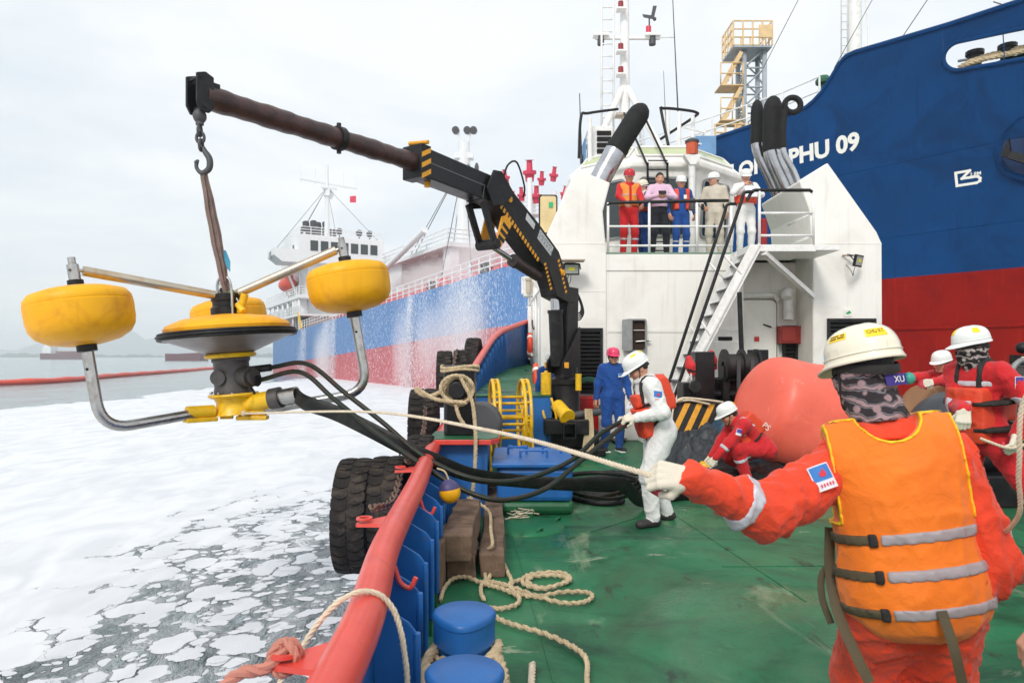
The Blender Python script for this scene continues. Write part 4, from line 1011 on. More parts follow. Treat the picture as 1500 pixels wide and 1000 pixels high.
# dunnage slats under the post
for k in range(3):
    timber((-.35, 7.35 + k * .28, .1 + .0 * k), (.0, 7.3 + k * .28, .1), .09, .04, ('thin plank nearest the mooring stand, across the timber', 'middle thin plank across the timber behind the stand', 'last thin plank across the timber behind the stand')[k], seed=10 + k)

# ---------------------------------------------------------------- blue chest
bx0, bx1, by0, by1, bh = -.155, .62, 6.9, 8.05, .48
ch = thing('deck_chest', 'blue steel chest with handled lid and green painted foot', 'chest', ((bx0 + bx1) / 2, 7.4, 0))
MB().b2((bx0, by0, .13), (bx1, by1, bh)).build('body', m_blue, ch, bevel=.05)
MB().b2((bx0 - .002, by0 - .002, 0), (bx1 + .002, by1, .13)).build('green_foot', m_green_skirt, ch, bevel=.045)
lid = MB().b2((bx0 - .05, by0 - .05, bh), (bx1 + .03, by1 + .03, bh + .05)).build('lid', m_blue, ch, bevel=.015)
zt_ = bh + .05
for x, y_, ln, ax_ in ((.23, 7.22, .14, 0), (.06, 7.5, .1, 0), (.44, 7.55, .1, 0)):
    MB().tube(spline([V(x - ln, y_, zt_), V(x - ln, y_, zt_ + .06), V(x - ln + .02, y_, zt_ + .075), V(x + ln - .02, y_, zt_ + .075), V(x + ln, y_, zt_ + .06), V(x + ln, y_, zt_)], 3), .013).build('handle', m_blue, lid)
for x in (-.02, .16):
    MB().cyl((x, 8.0, zt_), (x, 8.0, zt_ + .03), .03).build('hinge', m_blue, lid)

# ---------------------------------------------------------------- yellow reel
rc = V(-.03, 9.9, .62)
re = thing('hose_reel', 'empty yellow tubular hose reel with spoked rim wheels on the side deck', 'reel', (rc.x, rc.y, 0))
def rim_wheel(x, R):
    mb = MB()
    for q in (0, .075):
        mb.tube([V(x + q, rc.y + R * cos(2 * pi * i / 40), rc.z + .1 + R * sin(2 * pi * i / 40)) for i in range(40)], .024, n=8, closed=True)
    for i in range(8):
        a = 2 * pi * i / 8; mb.cyl((x, rc.y + R * cos(a), rc.z + .1 + R * sin(a)), (x + .075, rc.y + R * cos(a), rc.z + .1 + R * sin(a)), .016, n=6)
    for i in range(4):
        a = pi * i / 4 + .3; mb.cyl((x + .037, rc.y + R * cos(a), rc.z + .1 + R * sin(a)), (x + .037, rc.y - R * cos(a), rc.z + .1 - R * sin(a)), .018, n=6)
    mb.build('rim_wheel', m_yellow2, re)
rim_wheel(-.29, .54); rim_wheel(.14, .54)
for i in range(6):
    a = 2 * pi * i / 6 + .25; r = .3; MB().cyl((-.29, rc.y + r * cos(a), rc.z + .1 + r * sin(a)), (.2, rc.y + r * cos(a), rc.z + .1 + r * sin(a)), .02, n=8).build('drum_bar', m_yellow2, re)
MB().cyl((-.33, rc.y, rc.z + .1), (.25, rc.y, rc.z + .1), .035, n=10).build('axle', m_yellow2, re)
mb = MB()
for x in (-.34, .27):
    for s_ in (-1, 1): mb.cyl((x, rc.y, rc.z + .1), (x, rc.y + s_ * .42, .03), .022, n=8)
    mb.cyl((x, rc.y - .48, .03), (x, rc.y + .48, .03), .024, n=8)
mb.build('stand_frame', m_yellow2, re); re.rotation_euler.z = radians(6)
# rolled rubber between post and reel
mb = MB().lathe([(.0, -.12), (.26, -.12), (.29, -.09), (.29, .09), (.26, .12), (0, .12)], (-.42, 8.95, .72), (0.15, 1, 0), 28)
tag(mb.build('fender_roll', M('grey_rubber', L(84, 84, 86), .7, var=.2, bump=.2), org=(-.42, 8.95, .72)), 'grey rubber roll standing between black post and yellow reel', 'fender')
mb = MB().b2((-.5, 8.7, 0), (-.3, 9.2, .44)); tag(mb.build('roll_stand', m_black, org=(-.4, 8.95, 0), bevel=.01), 'dark block under the grey rubber roll', 'block')

# ---------------------------------------------------------------- twin mooring bitts and the ropes on deck
def bitt(c, label, r=.132):
    c = Vector(c); t = thing('mooring_bitt', label, 'bollard', (c.x, c.y, 0), 'blue mooring bitts')
    n = 40; pr = []
    for i in range(n):
        a = 2 * pi * i / n; k = r * (1 + .0 * cos(a)); x, y_ = k * cos(a), k * sin(a)
        if y_ < 0: s_ = 1 - abs(x) / r * .0; x *= 1.0 - .30 * (abs(y_) / r) ** 1.2; y_ *= 1.22
        pr.append((x * 1.02, y_))
    mb = MB()
    rings = [(1.0, .36), (1.0, .455), (1.035, .46), (1.035, .478), (.99, .487), (.93, .492)]
    vs_ = [];
    for k, z in rings: vs_ += [(c.x + p[0] * k, c.y + p[1] * k, z) for p in pr]
    vs_.append((c.x, c.y, .497)); fs_ = [(j * n + i, j * n + (i + 1) % n, (j + 1) * n + (i + 1) % n, (j + 1) * n + i) for j in range(len(rings) - 1) for i in range(n)]
    fs_ += [((len(rings) - 1) * n + i, (len(rings) - 1) * n + (i + 1) % n, len(rings) * n) for i in range(n)]
    mb.add(vs_, fs_, 0, True); mb.build('head', m_blue, t)
    MB().cyl((c.x, c.y, 0), (c.x, c.y, .37), r * .88, n=28).build('barrel', m_blue, t)
    return c
b1 = bitt(V((680 - 750) * .00298, 2.98, 0), 'blue mooring bitt with drop-shaped head behind its twin')
b2 = bitt(V((680 - 750) * .0024, 2.42, 0), 'blue mooring bitt with drop-shaped head closer to the red rail end', .135)
mb = MB(); pts = []
for i in range(150):
    a = 2 * pi * i / 26; side = 1 if (i // 26) % 2 else -1
    r = .155 + .012 * sin(i * .31); z = .1 + .25 * (i / 150)
    c = b1 if (i // 13) % 2 else b2
    c = b1.lerp(b2, .5 + .5 * sin(a)); pts.append(V(c.x + r * cos(a), c.y - .0 + .05 * -sin(a) * 2.4 + (-.02), z + .012 * sin(i * 1.1)))
rope_mesh(mb, pts, .024)
pts = [V(b1.x + .15 * cos(2 * pi * i / 20), b1.y + .15 * sin(2 * pi * i / 20), .24 + .09 * i / 40 + .01 * sin(i)) for i in range(42)]; rope_mesh(mb, pts, .024)
pts = [V(b2.x + .155 * cos(2 * pi * i / 20), b2.y + .17 * sin(2 * pi * i / 20), .2 + .14 * i / 60 + .01 * sin(i)) for i in range(62)]; rope_mesh(mb, pts, .026)
tag(mb.build('bitt_rope', m_rope, org=b1), 'thick frayed rope wrapped in turns round the two blue bitts', 'rope')
# the long rope on the green deck, drawn from above
cr5 = lambda x, y, z=.022: DK(420 + x / 3.125, 700 + y / 3.125, z)
pts = [cr5(*q) for q in ((1385, 1040), (1375, 935), (1370, 830), (1300, 770), (1180, 715), (1060, 680), (975, 650), (930, 615), (930, 597), (985, 600), (1055, 580), (1060, 545), (1000, 515), (935, 495), (895, 490), (890, 530), (905, 560))]
pts2 = [cr5(*q) for q in ((1120, 460), (1100, 475), (1160, 505), (1250, 490), (1300, 465), (1255, 435), (1140, 440), (1085, 460), (1090, 490), (1180, 510), (1270, 480), (1285, 462), (1230, 448), (1130, 452), (1070, 468), (1020, 490), (1060, 530), (1150, 545), (1260, 525), (1370, 525), (1400, 545), (1360, 570), (1270, 575), (1150, 545), (1040, 505), (940, 478), (890, 480))]
pts3 = [cr5(*q) for q in ((705, 560), (720, 510), (760, 465), (820, 455), (890, 480), (950, 482), (1030, 490), (1010, 430), (990, 395), (950, 378), (925, 400), (930, 450), (915, 470), (905, 420), (900, 370), (870, 330))]
pts3 += [V(-.15, 5.0, .2), V(-.17, 5.5, .2), V(-.2, 6.1, .2), V(-.3, 6.25, .25), V(-.42, 6.3, .3)]
mb = MB()
for q in (pts, pts2, pts3): rope_mesh(mb, [p + V(0, 0, .006 * (i % 3)) for i, p in enumerate(spline(q, 8))], .0145, n=6)
tag(mb.build('deck_rope', m_rope, org=cr5(1000, 500, 0)), 'loose tan rope lying in loops on the green deck', 'rope')
mb = MB(); a = DK(778, 1000 - 8, .02); rope_mesh(mb, [DK(776, 1060, .03), DK(778, 1010, .035), DK(780, 972, .03)], .019); tag(mb.build('rope_end', m_rope2, org=a), 'short tail of pale rope lying near the blue bitts', 'rope')
mb = MB(); pr_ = rail_at(2.28)
rope_mesh(mb, spline([V(-1.0, 2.1, .2), V(-.78, 2.2, .5), V(-.64, 2.27, .72), V(-.55, 2.34, .785), V(-.47, 2.4, .765), V(-.41, 2.42, .68), V(-.375, 2.42, .5), V(-.36, 2.44, .2), V(-.32, 2.5, .03)], 8), .011, n=5)
tag(mb.build('thin_line', m_rope2, org=pr_), 'thin pale line passed over the red tube rail', 'rope')
mb = MB(); rope_mesh(mb, spline([l1 + V(0, 0, .03), l1 + V(-.05, -.03, -.02), l1 + V(-.16, -.06, -.06), V(-1.05, 1.9, .3), V(-1.3, 1.85, .1)], 6), .02); rope_mesh(mb, [l1 + V(.04 * cos(i * .55), .02 * sin(i * .9), .045 * sin(i * .55)) for i in range(26)], .014)
tag(mb.build('lug_rope', M('rope_reddish', L(196, 130, 112), .85, bump=.3, bs=180), org=l1), 'knotted reddish rope tied through the closest rail lug', 'rope')
# manhole cover with clips
mc = DK(770, 771)
mh = thing('manhole_cover', 'round green manhole cover with clips let into the deck', 'manhole', mc)
MB().lathe([(0, .022), (.34, .022), (.36, .012), (.37, 0)], mc, n=48).build('cover', m_deck, mh)
MB().lathe([(0, .06), (.055, .06), (.06, .05), (.06, .02)], mc + V(.03, .35, 0), n=20).build('vent_cap', m_green_skirt, mh)
for a in (.4, 1.9, 3.4, 5.0):
    MB().tube(spline([mc + V(.3 * cos(a), .3 * sin(a), .02), mc + V(.3 * cos(a) + .03, .3 * sin(a), .05), mc + V(.3 * cos(a) + .06, .3 * sin(a) + .03, .05), mc + V(.3 * cos(a) + .05, .3 * sin(a) + .06, .02)], 3), .011).build('clip', m_deck, mh)
mb = MB(); rr2 = random.Random(4)
for k in range(9): mb.tube(spline([mc + V(-.22 + .02 * k, .25 + rr2.uniform(-.1, .25), .02 + .006 * k), mc + V(-.05, .3 + rr2.uniform(-.1, .15), .03 + .006 * k), mc + V(.08 + rr2.uniform(-.1, .1), .45 + rr2.uniform(-.2, .2), .02 + .006 * k)], 6), .006, n=5)
tag(mb.build('cord_bundle', m_rope2, org=mc), 'small tangle of pale cord beside the manhole cover', 'cord')
# ---------------------------------------------------------------- the tug's deckhouse
DY = 13.0
def W_(px, py, Y=DY): return P(px, py, Y)
house = thing('deckhouse', 'white tug deckhouse with twin sloping funnel casings and wheelhouse on top', 'deckhouse', (3.8, 14.5, 0))
UD = 3.55
mb = MB()
mb.b2((.62, DY + .02, 0), (4.42, DY + 7, UD))                                  # aft wall, port part
mb.b2((4.42, DY + .75, 0), (5.74, DY + 7, UD - .06))                              # recess behind the stairs
mb.b2((1.8, DY - .002, UD - .32), (4.42, DY + .02, UD - .002))
mb.build('wall', m_white, house, bevel=.012)
mb = MB().b2((1.8, DY, UD), (5.72, DY + 6.9, UD + .03)); mb.build('upper_deck', M('deck_grey_green', L(120, 150, 128), .6, bump=0), house)
# casings
lc = [(.55, 0), (1.8, 0), (1.8, 3.5), (1.725, 4.35), (1.865, 4.9), (1.22, 5.17), (.66, 3.92), (.55, 3.72)]
mb = MB().prism(lc, (0, DY - .03, 0), (1, 0, 0), (0, 0, 1), (0, 2.0, 0)); mb.build('funnel_casing', m_white, house, bevel=.025)
xm = 3.79
rcp = [(2 * xm - x - (0.04 if x < 1 else 0.14), z) for x, z in lc]
rcp = [(7.05, 0), (5.72, 0), (5.72, 3.5), (5.66, 4.35), (5.46, 4.93), (6.0, 5.28), (6.93, 3.97), (7.03, 3.75)]
mb = MB().prism(rcp, (0, DY - .03, 0), (1, 0, 0), (0, 0, 1), (0, 2.0, 0)); mb.build('funnel_casing', m_white, house, bevel=.025)
mb = MB()
for x0, x1, z in ((.56, 1.79, 3.74), (.56, 1.79, 2.84), (5.73, 7.02, 3.74), (1.82, 4.4, 2.1)):
    mb.b2((x0, DY - .036, z - .006), (x1, DY - .028, z + .006))
mb.build('weld_seam', m_white, house)
mb = MB().b2((.6, DY + 2.02, 0), (.64, 26, UD + .2)); mb.build('side_wall', m_white, house)
# side wall fittings along the gangway
def lifebuoy(p, label, R=.37):
    t = thing('lifebuoy', label, 'lifebuoy', p, 'lifebuoys on the side wall'); p = Vector(p)
    mb = MB().tube([p + V(0, R * .8 * cos(2 * pi * i / 30), R * .8 * sin(2 * pi * i / 30)) for i in range(30)], .075, n=12, closed=True); mb.build('ring', M('lifebuoy_orange', L(236, 82, 50), .5), t)
    for a in (.8, 2.35, 3.9, 5.5):
        c = [p + V(0, R * .8 * cos(a + d), R * .8 * sin(a + d)) for d in (-.12, 0, .12)]
        MB().tube(c, .079, n=12).build('band', m_letter, t)
    MB().beam(p + V(.05, -.35, -.28), p + V(.05, .35, -.28), .06, .04).beam(p + V(.07, 0, -.3), p + V(.07, 0, .3), .03, .03).build('bracket', m_white2, t)
lifebuoy((.51, 14.4, 1.1), 'orange lifebuoy on the white side wall close to the crane')
lifebuoy((.51, 19.5, 1.92), 'orange lifebuoy further along the white side wall')
mb = MB()
for y, z in ((13.2, 1.15), (15.6, 1.2), (16.8, 2.3), (18, 1.4)):
    mb.tube(spline([V(.6, y, z), V(.53, y, z - .02), V(.5, y + .02, z + .1), V(.5, y + .02, z + .2)], 4), .022)
    mb.b2((.55, y - .05, z - .05), (.6, y + .05, z + .05))
mb.build('wall_bracket', m_dkgrey, house)
mb = MB()
for y, z0, z1 in ((14.0, 1.2, 2.6), (16, 1.6, 3.2), (17.5, 1.8, 3.4), (22, 2, 3.6)): mb.cyl((.56, y, z0), (.56, y, z1), .03, n=8)
mb.cyl((.55, 13.1, 2.9), (.55, 25, 3.4), .03, n=8); mb.build('wall_pipe', m_white2, house)
MB().b2((.48, 20.4, 1.5), (.6, 21.4, 3.1)).build('side_locker', m_white2, house, bevel=.04)
for y, z in ((17.5, 3.15), (21.5, 3.6)):
    mb = MB().b2((.3, y, z), (.6, y + .5, z + .5)); o = mb.build('light_board', m_white2, house)
    MB().cyl((.42, y - .12, z + .05), (.42, y - .12, z + .38), .07, n=12).cyl((.42, y - .12, z + .38), (.42, y - .12, z + .44), .1, n=12).build('deck_lamp', M('lamp_tan', L(190, 180, 160), .4), o)
MB().b2((.38, 15.2, 1.0), (.6, 15.9, 1.08)).build('side_step', m_black, house)

# louvres
def louvre(x0, x1, z0, z1, Y, n=14, face='y'):
    o = MB()
    if face == 'y':
        o.b2((x0, Y - .05, z0), (x0 + .05, Y, z1)).b2((x1 - .05, Y - .05, z0), (x1, Y, z1)).b2((x0 + .05, Y - .05, z0), (x1 - .05, Y, z0 + .05)).b2((x0 + .05, Y - .05, z1 - .05), (x1 - .05, Y, z1))
        o.b2((x0 + .05, Y - .008, z0 + .05), (x1 - .05, Y - .002, z1 - .05))
    fr = o.build('louvre', m_black, house); me = None
    for k in range(n):
        z = z0 + .07 + (z1 - z0 - .12) * (k + .5) / n
        if me is None:
            mb = MB().box((0, 0, 0), (x1 - x0 - .1, .055, .012), Matrix.Rotation(radians(-38), 3, 'X')); s0 = mb.build('slat', m_black, fr); me = s0.data; s0.location = Vector(((x0 + x1) / 2, Y - .03, z)) - ORG[fr]
            me.transform(Matrix.Translation(ORG[fr]))
        else:
            c = s0.copy(); COL.objects.link(c); c.parent = fr; c.location = Vector(((x0 + x1) / 2, Y - .03, z)) - ORG[fr]
louvre(1.14, 1.72, .9, 2.14, DY - .03, 15)
louvre(5.98, 6.9, 1.0, 2.32, DY - .03, 16)
louvre(5.0 + .42, 5.72, .9, 2.22, DY + .7, 15)
MB().b2((6.3, DY - .045, 2.36), (6.46, DY - .03, 2.5)).build('green_sticker_plate', m_letter, house)
mb = MB().add([V(6.33, DY - .05, 2.42), V(6.4, DY - .05, 2.47), V(6.44, DY - .05, 2.43), V(6.37, DY - .05, 2.4)], [(0, 1, 2, 3)]); mb.build('green_mark', M('exit_green', L(40, 160, 90), .5), house)
# rectangular port with a hinged metal flap
c = W_(931, 491); hx, hz = .2, .31
def rrect(w, h, r, n=5):
    out = []
    for cx, cz, a0 in ((w - r, h - r, 0), (-w + r, h - r, pi / 2), (-w + r, -h + r, pi), (w - r, -h + r, 1.5 * pi)):
        out += [(cx + r * cos(a0 + pi / 2 * i / n), cz + r * sin(a0 + pi / 2 * i / n)) for i in range(n + 1)]
    return out
def framed(c, w, h, r, t, ax, out, depth, mat_f, mat_g, parent, nm='window'):
    """a rounded frame with a set-back pane"""
    ax, out = Vector(ax).normalized(), Vector(out).normalized(); up = out.cross(ax) if out.cross(ax).z > 0 else -out.cross(ax)
    A = rrect(w, h, r); B = rrect(w - t, h - t, max(.01, r - t * .7)); n = len(A); c = Vector(c); pp = lambda q, d: [c + ax * x + up * z + out * d for x, z in q]
    vs_ = pp(A, 0) + pp(A, depth) + pp(B, depth) + pp(B, -depth * .6); mb = MB()
    mb.add(vs_, [(j * n + i, j * n + (i + 1) % n, (j + 1) * n + (i + 1) % n, (j + 1) * n + i) for j in range(3) for i in range(n)]); o = mb.build(nm, mat_f, parent)
    g = MB(); g.add(pp(B, .004), [tuple(range(n))]); g.build('pane' if mat_g in (m_glass, m_skylight) else 'opening', mat_g, o, fix=False); return o
m_alu = M('frame_grey', L(150, 152, 150), .5, .3, bump=.1, dirt=L(100, 90, 80), dscale=8)
pf = framed((c.x, DY + .0, c.z), hx, hz, .05, .03, (1, 0, 0), (0, -1, 0), .07, m_alu, M('port_inside', L(52, 34, 24), .8, bump=0), house, 'port')
mb = MB().prism(rrect(.09, hz * .96, .04), (c.x - hx + .035, DY - .1, c.z), (1, -.35, 0), (0, 0, 1), (-.02, -.03, 0)); mb.build('flap', m_alu, pf)
MB().cyl((c.x, DY - .03, c.z - .12), (c.x + .28, DY - .06, c.z - .1), .014, n=8).ball((c.x + .22, DY - .06, c.z - .1), .03, 8).build('stay_rod', m_steel, pf)
MB().cyl((c.x - .05, DY - .03, c.z - hz), (c.x - .03, DY - .03, c.z - hz - .25), .008, n=6).build('cord', M('cord_red', L(150, 40, 40), .6), pf)

# door in the recess, with its fittings
dY = DY + .72
dc = W_(1109, 510, dY)
fr = MB().prism(rrect(.42, 1.02, .16), (dc.x, dY + .03, dc.z), (1, 0, 0), (0, 0, 1), (0, -.06, 0)); door = fr.build('door', m_white2, house, bevel=.01)
MB().prism(rrect(.392, .988, .14), (dc.x, dY - .03, dc.z), (1, 0, 0), (0, 0, 1), (0, -.006, 0)).build('gasket', m_dkgrey, door)
MB().prism(rrect(.365, .965, .12), (dc.x, dY - .036, dc.z), (1, 0, 0), (0, 0, 1), (0, -.035, 0)).build('door_leaf', m_white, door, bevel=.012)
MB().cyl(W_(1118, 475, dY - .07), W_(1130, 479, dY - .1), .016, n=8).build('handle', m_black, door)
for z in (-.6, .1, .7): MB().b2((dc.x - .46, dY - .06, dc.z + z), (dc.x - .38, dY - .03, dc.z + z + .12)).build('hinge', m_white2, door)
o = MB().b2(W_(1103, 502, dY - .075), W_(1114, 490, dY - .068)).build('notice_plate', m_letter, door); MB().b2(W_(1105, 500, dY - .085), W_(1112, 493, dY - .078)).build('red_sign', M('sign_red', L(200, 40, 36), .5), door)
mb = MB(); lettering(mb, 'O', .07, W_(1112, 476, dY - .07), (1, 0, 0), (0, 0, 1)); lettering(mb, 'C', .07, W_(1117, 482, dY - .07), (1, 0, 0), (0, 0, 1)); mb.build('door_letters', m_black, door, fix=False)
MB().tube([W_(1071, 440, dY - .1), W_(1078, 433, dY - .1), W_(1134, 432, dY - .1), W_(1140, 440, dY - .1)], .05, n=8).build('rain_hood', m_white2, house)
p = W_(1155, 468, dY - .12); MB().tube(spline([p, p + V(0, 0, .4), p + V(-.02, -.06, .52), p + V(-.1, -.16, .52), p + V(-.12, -.2, .42)], 5), .1, n=14).build('gooseneck_vent', m_white2, house)
q = MB().b2(W_(1142, 503, dY - .2), W_(1168, 478, dY)).build('hose_cabinet', M('cabinet_red', L(150, 42, 34), .45, dirt=L(90, 30, 24), dscale=5), house, bevel=.012)
mb = MB().prism(rrect(.13, .13, .02), W_(1155, 490, dY - .2) + V(0, 0, 0), (1, 0, 0), (0, 0, 1), (0, -.015, 0)); mb.build('cabinet_door', M('cabinet_red2', L(162, 50, 40), .45), q, bevel=.004)
mb = MB(); lettering(mb, 'FIRE', .05, W_(1156, 515, dY - .01) , (1, 0, 0), (0, 0, 1), fit=.12); mb.build('fire_mark', m_orange, house, fix=False)
# low white locker with a coil on top beside the stairs
MB().b2(W_(1036, 640, 13.0), W_(1086, 500, 13.0) + V(0, .7, 0)).build('deck_locker', m_white, house, bevel=.015)
mb = MB(); cc = W_(1058, 498, 13.2)
for k in range(5): mb.tube([cc + V(.25 * cos(2 * pi * i / 24), .2 * sin(2 * pi * i / 24), .012 * k) for i in range(24)], .014, n=6, closed=True)
tag(mb.build('hose_coil', m_rubber, org=cc), 'thin black hose coiled on the low white locker by the stairs', 'hose')

# exhausts
def exhaust(pts, r, sy, tip, nm='exhaust_pipe', mesh_top=True):
    q = spline(pts, 6); k = max(2, int(len(q) * (1 - tip)))
    o = MB().tube(q[:k], r, n=28, caps=False).build(nm, m_exh, house)
    t = q[k - 1:]; mb = MB(); mb.tube(t, r * 1.015, n=28, caps=False)
    mb.tube([q[k - 1] - (q[k] - q[k - 1]).normalized() * .06, q[k - 1] + (q[k] - q[k - 1]).normalized() * .06], r * 1.08, n=28)
    e = t[-1]; d = (t[-1] - t[-2]).normalized(); mb.lathe([(r * 1.015, 0), (r * .94, .1), (r * .7, .2), (r * .35, .26), (0, .27)], e, d, 28)
    mb.build('sooty_tip', m_soot, o); return o
exhaust([W_(868, 285, 14.0), W_(885, 252, 14.0), W_(904, 218, 14.0), W_(922, 189, 14.0), W_(934, 170, 14.0)], .22, 1, .46)
exhaust([W_(1165, 300, 14.2), W_(1150, 268, 14.2), W_(1136, 236, 14.2), W_(1131, 218, 14.2), W_(1131, 190, 14.2), W_(1132, 160, 14.2)], .185, 1, .36)
exhaust([W_(1146, 300, 14.6), W_(1130, 262, 14.6), W_(1114, 228, 14.6), W_(1109, 210, 14.6), W_(1109, 190, 14.6), W_(1109, 165, 14.6)], .13, 1, .33)
exhaust([W_(1178, 300, 13.8), W_(1166, 258, 13.8), W_(1150, 228, 13.8), W_(1147, 210, 13.8), W_(1147, 190, 13.8)], .06, 1, .25, 'thin_exhaust')
mb = MB().tube([W_(1161, 154, 13.8) + V(.16 * cos(a), 0, .15 * sin(a)) for a in [2 * pi * i / 24 for i in range(24)]], .058, n=10, closed=True); mb.cyl(W_(1147, 192, 13.8), W_(1150, 160, 13.8), .06); mb.build('lifting_ring', m_soot, house)

# wheelhouse
wh = [(2.73, 15.5), (4.2, 15.5), (5.44, 16.6), (5.44, 19), (1.56, 19), (1.56, 16.6)]
cx_, cy_ = 3.5, 17.3
def ring(sc, z, dz=0): return [V(cx_ + (x - cx_) * sc, cy_ + (y - cy_) * sc, z) for x, y in wh]
mb = MB(); rg = [ring(.97, UD + .03), ring(.97, 4.25), ring(1.03, 5.8), ring(1.09, 5.86), ring(1.09, 5.98), ring(1.02, 6.08), ring(.8, 6.5)]
n = 6
for a, b in zip(rg, rg[1:]): mb.sheet([a + [a[0]], b + [b[0]]], 0, False)
mb.add(rg[-1], [tuple(range(n))]); mb.build('wheelhouse', m_white, house, bevel=.03)
def face_win(i, f0, f1, z0, z1, sc0, sc1, mat_f, mat_g, r=.12):
    a, b = ring(sc0, z0), ring(sc1, z1); p0, p1 = a[i], a[(i + 1) % 6]; q0, q1 = b[i], b[(i + 1) % 6]
    A = p0.lerp(p1, (f0 + f1) / 2); Bq = q0.lerp(q1, (f0 + f1) / 2); c = (A + Bq) / 2; ax = (p1 - p0).normalized(); up = (Bq - A).normalized(); out = ax.cross(up)
    if (c - V(cx_, cy_, c.z)).dot(out) < 0: out = -out
    w = (p1 - p0).length * (f1 - f0) / 2; h = (Bq - A).length / 2
    return framed(c + out * .012, w, h, r, .05, ax, out, .03, mat_f, mat_g, house)
scz = lambda z: .97 + .06 * (z - 4.25) / 1.55
for i, f0, f1 in ((0, .08, .92), (1, .08, .78), (5, .2, .92), (2, .1, .5)):
    face_win(i, f0, f1, 4.32, 5.66, scz(4.32), scz(5.66), m_alu, m_glass)
for i, f0, f1 in ((0, .06, .96), (1, .06, .94), (5, .06, .94)):
    face_win(i, f0, f1, 6.13, 6.42, 1.02 - .22 * .12, 1.02 - .22 * .81, m_white2, m_skylight, .06)
# black ladder up to the roof, hoops and rails on the roof
mb = MB()
for x in (3.02, 3.46): mb.tube(spline([V(x, 15.15, UD), V(x, 15.2, 5.7), V(x - .05, 15.2, 5.95), V(x - .35, 16.0, 7.2), V(x - .35, 16.2, 7.35)], 5), .026)
for k in range(12): mb.cyl((3.02, 15.17, UD + .2 + .2 * k), (3.46, 15.17, UD + .2 + .2 * k), .014, n=6)
mb.build('ladder', m_black, house)
RZ = 6.5
def hoop(pts, r, mat, nm): return MB().tube(pts, r, n=8).build(nm, mat, house)
hoop(spline([W_(848, 232, 16.5), W_(851, 172, 16.5), W_(862, 166, 16.6), W_(905, 160, 17.2)], 5), .035, m_black, 'roof_hoop')
hoop(spline([W_(985, 240, 16), W_(969, 165, 16.2), W_(972, 159, 16.2), W_(1000, 161, 16.4), W_(1020, 165, 16.6), W_(1016, 172, 17), W_(966, 205, 18)], 5), .035, m_black, 'roof_hoop')
mb = MB()
for px, py, y in ((864, 172, 16.6), (1015, 170, 16.8), (978, 163, 16.2), (995, 164, 17)): a = W_(px, py, y); mb.cyl(a, (a.x, a.y, RZ - .3), .05, n=8)
for za in (7.1, 6.8): mb.tube([V(4.1, 16.4, za), V(4.75, 16.8, za), V(4.75, 18.5, za)], .022).tube([V(1.85, 16.6, za), V(1.85, 18.5, za), V(3, 18.5, za)], .022)
for k in range(6): mb.cyl((4.75, 16.8 + .34 * k, RZ - .2), (4.75, 16.8 + .34 * k, 7.2), .02, n=6)
mb.build('roof_rails', m_white2, house)
mb = MB().b2((1.9, 16.9, RZ - .05), (2.5, 17.4, RZ + .8)); o = mb.build('roof_cabinet', m_white2, house, bevel=.02)
for k in range(4): MB().b2((2.1, 16.86, RZ + .12 + .15 * k), (2.45, 16.9, RZ + .22 + .15 * k)).build('vent_slot', m_dark, o)
p = W_(918, 195, 16.8); mb = MB().b2(p + V(-.12, -.1, -1.0), p + V(.12, .1, .4)).b2(p + V(-.28, -.15, .4), p + V(.28, .15, .46)); o = mb.build('camera_post', M('post_tan', L(190, 176, 160), .5), house)
MB().cyl(p + V(.03, -.2, .2), p + V(.03, .0, .2), .07, n=12).ball(p + V(0, -.16, -.05), .08, 10).build('camera_head', m_black, o)
MB().b2((1.78, 16.75, 6.2), (1.82, 17.4, 6.95)).build('weather_cloth', M('canvas_blue', L(110, 150, 190), .7), house); MB().b2((4.5, 16.72, 6.55), (5.0, 16.76, 7.0)).build('weather_cloth', M('canvas_blue', L(110, 150, 190), .7), house)

# mast
ms = thing('mast', 'white tripod mast with side ladder rising from the wheelhouse roof', 'mast', (2.97, 18, RZ))
mx_, my = 2.97, 18.0
MB().cyl((mx_, my, RZ - .1), (mx_, my, 11.6), .15, .11, 14).build('pole', m_white2, ms)
mb = MB()
for x, y in ((1.9, 17.2), (4.0, 17.2)): mb.cyl((x, y, RZ - .1), (mx_, my, 8.8), .085, n=10)
mb.build('leg', m_white2, ms)
mb = MB()
for x in (2.35, 2.66): mb.cyl((x, my - .1, 7.4), (x, my - .1, 11.6), .03, n=6)
for k in range(13): mb.cyl((2.35, my - .1, 7.55 + .32 * k), (2.66, my - .1, 7.55 + .32 * k), .02, n=6)
mb.build('ladder', m_white2, ms)
z1 = CAM_H + (522 - 56) * .018
MB().beam((2.2, my, z1), (3.9, my, z1), .09, .07).build('cross_arm', m_white2, ms)
for x in (2.34, 3.7):
    o = MB().b2((x - .2, my - .12, z1 + .03), (x + .2, my + .12, z1 + .1)).build('lamp_shelf', m_white2, ms); MB().cyl((x, my, z1 - .18), (x, my, z1 + .03), .09, n=12).build('lamp', m_dkgrey, o)
for z in (11.4, 10.6, 9.5, 8.9):
    o = MB().b2((mx_ - .25, my - .35, z), (mx_, my - .1, z + .04)).build('lamp_bracket', m_white2, ms); MB().cyl((mx_ - .14, my - .24, z + .04), (mx_ - .14, my - .24, z + .22), .07, n=12).build('lamp', M('lamp_red', L(150, 40, 44), .3), o)
wv = V(3.62, my, z1)
o = MB().cyl(wv, wv + V(0, 0, .55), .02).build('wind_vane', m_dkgrey, ms)
